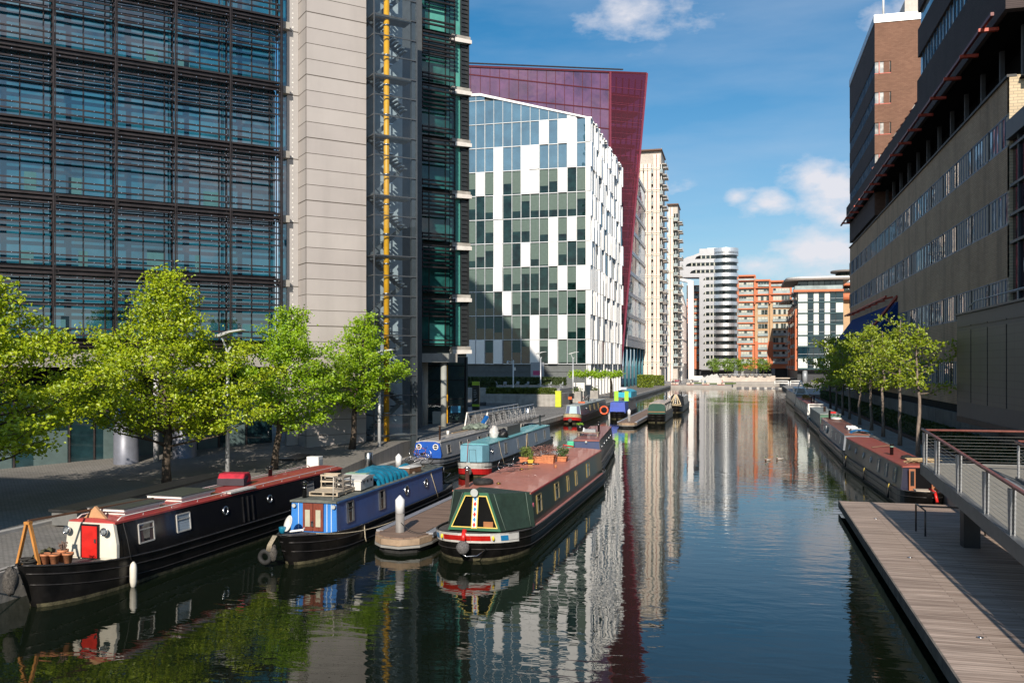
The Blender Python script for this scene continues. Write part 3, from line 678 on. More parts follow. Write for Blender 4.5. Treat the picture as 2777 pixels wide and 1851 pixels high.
# ================= white office beyond, with white fin frame =================
A5 = thing('pink_blind_office', 'low pale office with pinkish screened windows beside the tall white fin', 'building', (-24.0, 380, .9))
m = MB().prismx([(0, 0), (0, 38), (40, 32), (40, 0)], -10, 0); m.build('wall', M('pale_office_wall', (.55, .52, .52), .6), A5)
for j in range(3):
    for i in range(9):
        m = MB(); z0 = 7+j*10.2; y0 = .8+i*4.3; hgt = 9.2-(1.2 if j == 2 else 0)-(i*.55 if j == 2 else 0)
        m.mat(0).box(0, .1, y0, y0+3.6, z0, z0+hgt); m.mat(1).box(.1, .16, y0+1.4, y0+1.9, z0, z0+hgt); m.build('window', [M('pink_screen', (.55, .40, .38), .5), white], A5)
m = MB().box(-.4, .3, -1.2, 0, 0, 40); m.build('corner_fin', white, A5)
for i in range(9): B(-10, .2, .0, .4, 6+i*3.6, 6.3+i*3.6).build('front_balcony', bal_g, A5)
A6 = thing('white_fin_frame', 'tall slender white portal fin framing the end of the pale office', 'portal', (-21.4, 400, .9))
MB().prismy([(-2.2, 41), (-8.5, 42.6), (-9.5, 53), (-7.5, 53), (-2.5, 46.2), (1.4, 45.6), (1.4, 0), (-.6, 0), (-.6, 43)], 0, 5).build('fin', M('bright_white', (.82, .80, .78), .5), A6) if False else \
    MB().prismy([(-6, 43.8), (-6, 44.8), (1.2, 43.2), (1.4, 0), (-.9, 0), (-1.2, 42.6)], 0, 5).build('fin', M('bright_white', (.82, .80, .78), .5), A6)

# ================= far end: apartments =================
orange = M('orange_render', (.56, .17, .075), .7, 0, .06, .4)
sand = M('sand_brick', (.50, .33, .19), .85, 0, .08, .8)
apt_g = glass('apartment_glass', (.05, .065, .06), ior=1.8, var=.8, scale=.6)
tow_g = glass('tower_glass', (.018, .024, .026), ior=1.6, var=.7, scale=.6)
apt_c = M('pale_curtain', (.50, .50, .42), .7)
dkbase = M('dark_base', (.018, .02, .026), .5, 0, .3, 1)
def X(px, t): return t*(-math.sin(YAW)+(px-1388.5)/2440*math.cos(YAW))
def Y(px, t): return t*(math.cos(YAW)+(px-1388.5)/2440*math.sin(YAW))
def Zp(py, t): return 7.2-(py-990)*t/2440
def apwin(a, x0, x1, z0, z1, y, rnd, bal=True, nm='window'):
    m = MB(); m.mat(0).box(x0, x1, y, y+.1, z0, z1); m.mat(1)
    n = max(1, int((x1-x0)/1.1))
    for i in range(n+1):
        xx = x0+(x1-x0)*i/n; m.box(xx-.06, xx+.06, y-.06, y, z0, z1)
    for i in range(n):
        if rnd.random() < .6: m.mat(2).box(x0+(x1-x0)*i/n+.1, x0+(x1-x0)*(i+1)/n-.1, y-.03, y-.01, z0, z1-.1)
    if bal: m.mat(3).box(x0-.15, x1+.15, y-.75, y-.7, z0, z0+1.1); m.mat(1).box(x0-.2, x1+.2, y-.8, y, z0-.15, z0)
    return m
AM = [apt_g, galv, apt_c, bal_g]
rnd = random.Random(11)
# left strip behind the tower
t_ = 430; x0, x1 = X(1862, t_), X(1915, t_); y0 = Y(1885, t_)
A7 = thing('orange_apartments', 'narrow strip of orange rendered flats between the white fin and the silver tower', 'building', (x0, y0, .9)); W = x1-x0
B(0, W, 0, 15, 4.5, 44.5).build('wall', orange, A7); B(0, W, 1, 15, 0, 4.5).build('ground_floor', dkbase, A7)
ww = []
for j in range(9): ww.append(apwin(A7, .6, W-.2, 16+j*3.25-.4, 18.4+j*3.25-.4, -.1, rnd)); B(0, W, -.9, 0, 15.0+j*3.25-.4, 15.6+j*3.25-.4).build('balcony_band', orange, A7)
for j in range(2): ww.append(apwin(A7, .6, 3.2, 8.4+j*3.3, 10.8+j*3.3, -.1, rnd)); ww.append(apwin(A7, 4.8, W-.5, 8.4+j*3.3, 10.8+j*3.3, -.1, rnd))
parts(ww, 'window', AM, A7)
# silver tower
t_ = 410; xa, xb = X(1896, t_), X(2003, t_); y0 = Y(1950, t_)
A8 = thing('silver_tower', 'silver round-ended apartment tower with white curved floor bands', 'building', (xa, y0, .9)); W = xb-xa
silver = M('silver_cladding', (.36, .36, .38), .35, .6, .05, .4); wband = M('white_aluminium_band', (.80, .81, .83), .33, .8, .04, .5)
rr = 5.2
cx = W-rr-.2
def outline(off=0., n=14, left=0.):
    pts = [(left, -off), (cx-1, -off-.0)]
    # front bay bulges forward and wraps round the right end
    for i in range(n+1):
        a = -math.pi*.5+math.pi*i/n
        pts.append((cx+(rr+off)*math.cos(a)*1.0, 4.0+(5.0+off)*math.sin(a)-.0))
    pts += [(left, 9+off)]
    return pts
def oval(off, n=40): return [(W-6.0+(5.95+off)*math.cos(2*math.pi*i/n), 3.0+(5.4+off)*math.sin(2*math.pi*i/n)) for i in range(n)]
pitch = 3.25; nf = 16; zb0 = 7.6
m = MB().prism(oval(-.55), 4.5, 58.0); m.build('glazed_core', tow_g, A8)
bd = []
for j in range(nf+1):
    z = zb0+(j-1)*pitch-.0
    h = 1.75 if j else 2.6
    m = MB(); m.mat(1).prism(oval(0), z, z+(h-.15 if j else h)); m.mat(0).box(0, W-7, -.05, 8, z, z+pitch-.05); bd.append(m)
parts(bd, 'floor_band', [silver, wband], A8)
B(0, 1.6, -.12, 8, 4.5, 46.6).build('left_pier', silver, A8)
ww = []
for j in range(nf):
    z = zb0+j*pitch-1.45
    x = 1.6; 
    m = MB(); m.mat(0)
    x0_ = 1.6
    if j >= nf-3: continue
    m.box(1.6, cx-3.3, -.10, -.02, z, z+1.45)
    m.mat(1)
    for q in range(5): m.box(2.5+q*1.75+(q % 2)*.3, 2.95+q*1.75+(q % 2)*.3, -.13, -.101, z, z+1.4)
    m.mat(2).prismy([(1.55, z), (1.55, z+1.5), (3.6, z+1.5), (2.7, z+1.25), (2.0, z+.7), (1.75, z)], -.16, -.11)
    ww.append(m)
parts(ww, 'ribbon_window', [tow_g, apt_c, silver], A8)
# upper penthouse wedge sweeping left
m = MB(); L = X(1838, t_)-xa
m.mat(0).prismy([(0, 46.6), (L+1, 46.8), (L, 50.0), (L, 52.5), (L+1.2, 54.6), (L+4, 56.0), (X(1872, 410)-xa+1, 56.6), (X(1915, 410)-xa, 58.9), (X(1944, 410)-xa, 59.3), (W-5, 59.3), (W-5, 46.6)], -.16, 8.6)
m.build('penthouse', silver, A8)
for q, (a_, b_) in enumerate(((X(1870, 410)-xa, 48.45), (X(1858, 410)-xa, 51.7), (X(1884, 410)-xa, 54.95))):
    m = MB(); m.mat(0).prismy([(a_, b_), (a_+.6, b_+1.0), (a_+2, b_+1.5), (cx-3.9, b_+1.5), (cx-3.9, b_)], -.26, -.17); m.mat(1)
    for k in range(int((cx-6-a_)/2)): m.box(a_+2.6+k*2.0, a_+3.1+k*2.0, -.3, -.261, b_+.05, b_+1.4)
    m.build('ribbon_window', [tow_g, apt_c], A8)
m = MB().prism(oval(0), 56.9, 59.6); m.build('crown_band', wband, A8)
B(W-14, W-7, 3, 6, 59, 60.2).build('roof_plant', white, A8)
B(0, W-2, 1.5, 8, 0, 4.6).build('ground_floor', dkbase, A8)
B(1, 12, -3, 1.5, 4.0, 4.3).build('canopy', M('dark_canopy', (.07, .07, .07), .7), A8)
# right orange and sand flats (shallow curve in three segments)
t_ = 425
segs = [(2001, 2047, 748, 0), (2047, 2087, 762, 4), (2087, 2142, 766, 9)]
A9 = thing('curved_apartments', 'curved orange and sand brick apartments with roof terraces right of the silver tower', 'building', (X(2001, t_), Y(2001, t_), .9))
ox, oy = X(2001, t_), Y(2001, t_)
ww = []; bands = []; walls = []
for si, (p0, p1, top, dy) in enumerate(segs):
    a, b_ = X(p0, t_)-ox, X(p1, t_)-ox; zt_ = Zp(top, t_)-.9; yy = -si*1.5-4*0
    m = MB(); m.mat(0).box(a, b_, yy, yy+14, 4.8, 19.0-1.5); m.mat(1 if si else 0).box(a, b_, yy+.01, yy+13.9, 17.5, 35.2); m.mat(0).box(a, b_, yy+.6, yy+13.9, 35.2, zt_); walls.append(m)
    pitch = 3.28; j = 0; z = 6.8
    while z < zt_-3:
        lowr = z < 16
        if lowr: ww.append(apwin(A9, a+1.5, b_-1.3, z+.3, z+2.7, yy-.15, rnd, True))
        else: ww.append(apwin(A9, a+(.3 if not si else 1.4), b_-(.3 if z > 34 else 1.0), z+.2, z+2.5, yy+(.5 if z > 35 else -.1), rnd, (j % 2 == 0) or not si))
        if z > 34 or (not si and not lowr): m = MB().box(a-.2, b_+.2, yy-.9, yy+.6, z-.55, z+.02); bands.append(m)
        z += pitch; j += 1
    if zt_ > 40:
        bands.append(MB().box(a-.2, b_+.2, yy-1.0, yy+2, zt_-.4, zt_+.3))
    for x in (a, b_): bands.append(MB().box(x-.45, x+.45, yy-.4, yy+.65, 35, zt_))
parts(walls, 'wall', [orange, sand], A9); parts(ww, 'window', AM, A9); parts(bands, 'orange_band', orange, A9)
B(0, X(2142, t_)-ox, -1, 9, 0, 4.8).build('ground_floor', dkbase, A9)
for i in range(4): MB().lathe([(.8, 0), (.8, 4.8)], (2+i*7, -2.6, 0), 12).build('column', M('grey_column', (.25, .25, .25), .6), A9)
m = MB().box(0, 9, -1.2, -1.1, 46.8-.6, 47.6-.6); m.box(9, 26, -3, -2.9, 43, 44); m.build('terrace_glass', bal_g, A9)
# dark glass apartment block with curved oversailing roof, right
t_ = 330; ox, oy = X(2164, t_), Y(2164, t_)
A10 = thing('glass_apartments', 'dark blue and white chequered apartment block under an oversailing curved grey roof', 'building', (ox, oy, .9)); W = X(2284, t_)-ox
navyg = glass('navy_glass', (.008, .03, .045), ior=1.7, var=.3); whitep = M('white_blind', (.66, .70, .66), .6)
zt_ = Zp(758, t_)-.9
B(0, W, .3, 30, 4.4, zt_-1).build('wall', dkbase, A10)
ww = []
cols = [0, 3.4, 5.4, 7.3, 9.2, 11.2, 13.1, W]
fl = 4.05
for j in range(8):
    z0 = 4.8+j*fl
    for i in range(7):
        if i % 2 == 0 or i == 6: mt = 2 if rnd.random() < .8 else 0
        else: mt = 0
        if i in (1, 3, 5): mt = 0
        if j == 7: mt = 0 if i > 3 or i == 0 else 3
        m = MB(); m.mat(mt).box(cols[i]+.08, cols[i+1]-.08, .0, .29, z0+.5, z0+fl-.12); m.mat(1).box(cols[i]+.08, cols[i+1]-.08, -.08, 0, z0+1.5, z0+1.6); ww.append(m)
    B(-.2, W, -.25, .3, z0+.0, z0+.42).build('floor_band', M('teal_band', (.03, .07, .08), .4, .4), A10)
parts(ww, 'window', [navyg, galv, whitep, apt_g], A10)
B(-1.6, W, -1.4, .2, 4.8+7*fl-.1, 4.8+7*fl+.7).build('orange_band', orange, A10); B(-1.2, W-.4, -1.4, -1.35, 4.8+7*fl+.7, 4.8+7*fl+2.1).build('terrace_glass', bal_g, A10)
n = 18; rp = [(-4.6+0*i, 0) for i in range(1)]
m = MB(); poly = [(W+2.2, -3.2)]+[(1.2-6.0*math.sin(math.pi/2*i/n)**1, 3-6.2*math.cos(math.pi/2*i/n)) for i in range(n+1)]+[(-4.8, 28), (W+2.2, 28)]
m.prism(poly, zt_-.5, zt_+.15); m.build('roof', M('roof_soffit', (.20, .17, .15), .6), A10)
m = MB().prism([(x*.96+.4, y+.3) for x, y in poly], zt_+.15, zt_+.8); m.build('roof_top', M('pale_roof', (.6, .6, .6), .5), A10)
B(0, W, 3, 30, 0, 4.4).build('ground_floor', dkbase, A10); MB().lathe([(.9, 0), (.9, 4.4)], (2.5, 1.2, 0), 14).build('column', galv, A10)
# canal side of that block: orange buttresses and balconies
m1 = []
for (yy, zz) in ((2, 27), (14, 27), (34, 24), (48, 24)): m1.append(MB().box(-.9, -.1, yy, yy+3.2, 4.4, zz))
parts(m1, 'orange_buttress', orange, A10); ww = []
B(.0, 6, 30, 75, 4.4, 30).build('rear_wing', orange, A10)
B(.0, 6, 30.5, 75, 0, 4.39).build('rear_ground_floor', dkbase, A10)
for j in range(8):
    for yy in (6.3, 18, 24, 40, 56, 64):
        if j > 6 and yy > 30: continue
        z0 = 5+j*3.4 if yy > 30 else 5+j*4.05
        m = MB(); m.mat(0).box(-.12, 0, yy, yy+4.4, z0+.2, z0+2.6); m.mat(1).box(-1.3, 0, yy-.2, yy+4.6, z0-.1, z0); m.mat(2).box(-1.32, -1.28, yy-.2, yy+4.6, z0, z0+1.1); m.box(-1.3, 0, yy-.22, yy-.18, z0, z0+1.1); ww.append(m)
parts(ww, 'balcony', [apt_g, galv, bal_g], A10)
m = MB().prism([(4, 44), (4+6*math.cos(2.4), 44-3), (-3.5, 50), (-4, 70), (4, 70)], 33, 33.5); m.build('rear_roof', M('roof_soffit', (.20, .17, .15), .6), A10)
B(-.5, 5, 46, 70, 30, 33).build('rear_penthouse', apt_g, A10)
# round turret block further right
t_ = 370; ox, oy = X(2262, t_), Y(2262, t_)
A11 = thing('round_apartments', 'sand brick apartments with an orange ringed round turret behind the dark glass flats', 'building', (ox, oy, .9))
zt_ = Zp(700, t_)-.9
B(-1, 12, 0, 20, 0, 33).build('wall', sand, A11)
for (z0, z1, r_, mt) in ((33, 35.6, 7, orange), (35.6, 38.6, 6.2, apt_g), (38.6, 39.6, 8.2, orange), (39.6, 44.5, 4.6, apt_g), (44.5, 45.3, 6.6, M('roof_soffit', (.20, .17, .15), .6))):
    MB().lathe([(r_, z0), (r_, z1)], (5.5, 4, 0), 28).build('ring', mt, A11)
MB().lathe([(8.1, 39.6), (8.1, 40.9)], (5.5, 4, 0), 28).build('terrace_glass', bal_g, A11)
for i in range(3): MB().box(-1.05, -.9+i*0, 1+i*6, 4+i*6, 12, 30).build('window_strip', apt_g, A11)

# ================= right bank: long dark brick hospital-like block =================
A12 = thing('brick_block', 'long brown brick block with blue framed ribbon windows and a dark open top gallery', 'building', (17, 65.1, .9))
bk = brick('buff_brick', (.58, .375, .225), (.66, .44, .275), (.34, .235, .155), .6, .14, 'y', .9, .014, .25, .5, .3, .3)
bkx = brick('buff_brick_front', (.58, .46, .30), (.65, .52, .35), (.36, .30, .22), .5, .2, 'x', .85, .02, .2, .5, .2)
dbk = brick('dark_brick', (.085, .062, .06), (.10, .075, .07), (.03, .025, .025), .4, .12, 'y', .9, .012, .3)
L = 89
bluef = M('blue_window_frame', (.045, .11, .19), .45)
stripg = glass('ribbon_glass', (.34, .33, .31), ior=1.9, var=.9, scale=.8)
cur = M('beige_curtain', (.50, .42, .35), .8)
H_ = lambda k: 7.2+k*17-.9
zrow = [(H_(.018)-2.0, H_(.018)), (H_(.2105), H_(.3385)), (H_(.547)-.1, H_(.547)+2.15), (H_(.852)-.1, H_(.852)+2.05)]
par = H_(1.1156); bot = H_(-.186)
lv_ = [bot, zrow[0][0], zrow[0][1], zrow[1][0], zrow[1][1], zrow[2][0], zrow[2][1], zrow[3][0], zrow[3][1], par]
for i in range(0, 9, 2): B(0, .4, 0, L, lv_[i], lv_[i+1]).build('brick_band', bk, A12)
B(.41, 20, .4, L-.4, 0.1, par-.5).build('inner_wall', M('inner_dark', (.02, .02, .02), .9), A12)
B(0, 20, -.02, .4, bot, par).build('end_wall', bkx, A12); B(0, 20, L-.4, L, bot, par).build('end_wall', bk, A12)
ww = []
rnd = random.Random(21)
for (z0, z1), ya in zip(zrow, (12, 0, 0, 0)):
    y = ya+.3
    while y < L-1:
        m = MB(); wl_ = 4.7
        m.mat(0).box(.06, .16, y, y+wl_, z0, z1); m.mat(1).box(.01, .06, y, y+wl_, z0, z0+.14); m.box(.01, .06, y, y+wl_, z1-.1, z1)
        for q in range(6): m.box(.02, .06, y+q*wl_/6-.05, y+q*wl_/6+.05, z0, z1)
        for q in range(6):
            if rnd.random() < .5: m.mat(2).box(.045, .059, y+q*wl_/6+.12, y+(q+1)*wl_/6-.12, z0+.1, z1-.12)
        m.mat(3).box(.02, .16, y+wl_, y+wl_+.28, z0, z1)
        ww.append(m); y += wl_+.28
parts(ww, 'ribbon_window', [stripg, bluef, cur, M('dark_divider', (.015, .017, .02), .7)], A12)
B(-.15, .45, -.05, L+.2, par-.12, par+.05).build('parapet_cap', M('dark_cap', (.03, .03, .03), .6), A12)
# gallery with columns; its deep shade is painted near black
sof = 7.2+1.39*16.4-.9
B(2.6, 3.0, -.6, L-3, par, sof).build('gallery_wall', M('gallery_shade', (.006, .006, .007), .95, spec=.1), A12)
B(.6, 2.6, -.6, L-2, par-.3, par-.2).build('gallery_floor', M('gallery_shade', (.006, .006, .007), .95, spec=.1), A12)
cl = []
y = 1.5
while y < L-2: cl.append(MB().box(1.2, 1.5, y, y+.35, par, sof)); y += 5.3
parts(cl, 'gallery_column', M('gallery_column', (.10, .10, .105), .7), A12)
redb = M('red_beam', (.16, .018, .015), .5); redo = M('orange_red_bracket', (.45, .05, .02), .5)
br_ = []; y = 1.2
while y < L+1: br_.append(MB().box(-1.55, -.3, y, y+.3, sof-.42, sof-.2)); y += 5.3
parts(br_, 'red_bracket', redo, A12)
B(-1.35, -1.15, -1, L+1, sof-.19, sof+.03).build('red_rail', redb, A12)
# upper storeys
B(-.3, 3.0, -.8, L-3, sof-.06, sof-.003).build('gallery_shade_sheet', M('gallery_shade', (.006, .006, .007), .95, spec=.1), A12)  # near-black sheet under the soffit, painting the recess in shade
B(-.6, 20, 28.5, L-.5, sof, sof+2.5).build('upper_brick_band', dbk, A12); B(-.6, 20, -1.5, 28.4, sof, sof+4.5).build('upper_brick_band', dbk, A12)
B(-.3, 19, -1.4, 28.2, sof+4.51, sof+6.7).build('upper_window_strip', stripg, A12)
up = MB()
for q in range(23): up.box(-.4, -.3, -1.3+q*1.27, -1.2+q*1.27, sof+4.5, sof+6.7)
up.box(-.4, -.3, -1.3, 28.2, sof+4.5, sof+4.6); up.build('upper_window_mullion', bluef, A12)
B(-.55, 19, -1.5, 28.3, sof+6.71, sof+9.4).build('upper_brick_band', dbk, A12)
B(-.3, 19, -1.4, 28.2, sof+9.41, sof+11.0).build('upper_window_strip', stripg, A12)
B(-.55, 19, -1.5, 28.3, sof+11.01, sof+18.0).build('upper_brick_band', dbk, A12)
m = MB().prismy([(-.5, sof+2.52), (-.3, sof+3.1), (2, sof+4.4), (2, sof+2.52)], 28.5, L-28); m.build('glazed_lean_to', glass('leanto_glass', (.05, .04, .05), ior=1.8), A12)
m = MB()
for q in range(12): m.bar((-.62, 29.5+q*2.7, sof+2.6), (1.4, 29.5+q*2.7, sof+4.2), .14, .14)
m.bar((1.4, 28.5, sof+4.3), (1.4, L-28, sof+4.3), .2, .2); m.build('lean_to_frame', redb, A12)
# blue sloping bay low at the far end
m = MB(); m.mat(0).prismy([(-2.6, H_(.30)-1.6), (0, H_(.42)), (0, H_(.30)-1.9), (-2.6, H_(.30)-1.9)], 43, L-3); m.build('blue_awning', M('blue_awning', (.008, .045, .17), .85, spec=.1), A12)
m = MB(); m.mat(0).box(-2.5, 0, 43.2, L-3.2, H_(.30)-4.6, H_(.30)-1.9); m.mat(1)
for q in range(22): m.box(-2.56, -2.5, 43.4+q*1.85, 43.55+q*1.85, H_(.30)-4.6, H_(.30)-1.9)
m.mat(2)
for q in range(22): 
    if q % 3: m.box(-2.53, -2.5, 43.7+q*1.85, 45.0+q*1.85, H_(.30)-4.5, H_(.30)-2)
m.mat(0).box(-2.5, 0, 43.2, L-3.2, H_(.30)-4.7, H_(.30)-6.9)
m.build('blue_bay', [stripg, bluef, cur], A12)
m = MB()
for q in range(7): m.bar((-.1, 46+q*6, H_(.42)+.7), (-1.2, 46+q*6, H_(.42)+.45), .25, .2)
m.bar((-1.2, 43.5, H_(.42)+.6), (-1.2, L-4, H_(.42)+.6), .2, .2); m.bar((0, 43.4, H_(.42)+.6), (-2.7, 50, H_(.30)-1.8), .25, .25); m.build('red_trim', redo, A12)
# brown brick tower at the far end
A13 = thing('brick_tower', 'brown brick tower with ribbon windows rising at the far end of the brick block', 'building', (17, 126.3, .9))
bt = brick('red_brown_brick', (.20, .10, .065), (.25, .13, .085), (.15, .09, .06), .45, .15, 'x', .9, .012, .22, .5, .2)
z_ = 31; rowz = [51.8-.9-2.65*0, 0]
lv2 = [sof+2.6, 36.6, 38.2, 40.9, 42.4, 45.2, 46.7, 49.4, 50.9-0.0, 53.0]
zz = [29.0]; 
rws = [(33.3, 34.9), (37.4, 39.0), (41.4, 43.0), (45.4, 47.0)]
rws = [(z0-.9, z1-.9) for z0, z1 in rws]
allz = [26.0]+[q for r_ in rws for q in r_]+[51.2]
for i in range(0, len(allz), 2): B(-.02, .4, 0, 28, allz[i], allz[i+1]).build('brick_band', dbk, A13); B(-.0, 16, -.02, .3, allz[i], allz[i+1]).build('front_band', bt, A13)
B(.42, 16, .32, 27.7, 20, 51).build('inner_wall', M('inner_dark', (.02, .02, .02), .9), A13)
for (z0, z1) in rws:
    for q in range(7):
        m = MB(); m.mat(0).box(.1, .2, q*4+.4, q*4+3.9, z0, z1); m.mat(1)
        for e in range(4): m.box(.02, .1, q*4+.4+e*1.16, q*4+.55+e*1.16, z0, z1)
        m.build('ribbon_window', [stripg, bluef], A13)
    m = MB(); m.mat(0).box(.05, 1.9, .1, .3, z0, z1); m.mat(1).box(.5, .6, .0, .1, z0, z1); m.box(0, 2.0, .0, .1, z0, z0+.1); m.mat(2).box(1.1, 1.85, .05, .1, z0+.1, z1)
    m.build('corner_window', [stripg, redo, bt], A13); B(2.0, 16, -.02, .3, z0, z1).build('front_band', bt, A13)
B(-.1, 16.1, -.15, 28, 51.2, 52.2).build('roof_edge', M('pale_flashing', (.5, .52, .53), .4, .4), A13); B(4, 13, 2, 9, 52.2, 54.6).build('roof_plant', M('pale_plant', (.5, .45, .4), .6), A13)
MB().tube([(1.2, 1, 52.2), (1.2, 1, 56)], .13).build('flue', white, A13)
# upper right white end wall stub
B(.9, 20, -1.9, -1.51, par, sof+18).build('light_end_wall', M('light_end', (.46, .43, .39), .8, 0, .08, .5), A12)
# tall glazed wing nearer than the brick, and the lower projecting grey annex
A14 = thing('glazed_wing', 'dark glazed wing with blue grey frames between the brick block and the frame edge', 'building', (17, 30, .9))
B(0.2, 12, 0, 35.0, 9, 21.0).build('glazing', glass('wing_dark_glass', (.03, .018, .025), ior=1.6, var=.6), A14)
m = MB()
for q in range(20): m.box(.05, .2, q*1.85, q*1.85+.12, 8, 21.5)
for z in (9.3, 11, 14.2, 16.0, 17.9, 20.4): m.box(.0, .2, 0, 35, z, z+.18)
m.box(-.2, 12, -.1, 35.1, 21.0, 22.2); m.build('frame', M('blue_grey_frame', (.03, .045, .06), .5), A14)
A15 = thing('grey_annex', 'low dark grey annex clad in square translucent panels with a rooftop handrail', 'building', (14, 30, .9))
zt_ = 7.2+.236*14-.9; zb_ = 7.2-.24*14-.9
B(0, 8, 0, 35.7, zb_, zt_).build('wall', M('slate_frame', (.028, .036, .048), .5, .2), A15)
pm = brick('ribbed_panel', (.058, .056, .054), (.066, .064, .06), (.035, .035, .035), 1.4, .42, 'y', .5, .03, .15, 0, .2)
pn = []
for q in range(9):
    y1 = 35.5-q*3.9; y0 = max(.2, y1-3.7); 
    for (z0, z1) in ((zb_+1.0, zb_+5.6), (zb_+5.85, zt_-.75)): pn.append(MB().box(-.06, -.002, y0, y1, z0, z1))
parts(pn, 'cladding_panel', pm, A15)
B(-.15, 8, -.1, 35.85, zt_, zt_+.12).build('roof_edge', M('roof_dark', (.05, .055, .065), .5), A15)
B(-.05, 6, .2, 35.6, zb_-.35, zb_).build('base_ledge', M('brown_ledge', (.08, .055, .04), .8), A15)
m = MB()
for q in range(14): m.bar((.5, 33.5-q*2.4, zt_+.12), (.5, 33.5-q*2.4, zt_+.75), .07)
m.tube([(.5, 34.8, zt_+.5), (.5, 33.0, zt_+.8), (.5, 1, zt_+.8)], .045, 6); m.build('handrail', galv, A15)
# retaining wall, hedge and path edge
wl = thing('retaining_wall', 'long grey concrete retaining wall behind the hedge on the right bank', 'wall', (16.2, 30, .9))
cm = M('dark_concrete', (.135, .13, .12), .85, 0, .2, .8, .2, dirt=.4)
pn = [MB().box(0, .3, q*3.0+.03, q*3.0+2.97, 0, 7.2-.2285*16.2-.9) for q in range(56)]
parts(pn, 'wall_panel', cm, wl)
tag(MB().box(13.9, 14.05, 46, 200, .9, 1.15).build('path_edging', M('brick_edging', (.10, .05, .035), .9)), kind='structure')
tag(MB().box(14.05, 16.2, 46, 200, .9, 1.05).build('planting_bed', M('bed_soil', (.03, .022, .015), .95)), kind='structure')
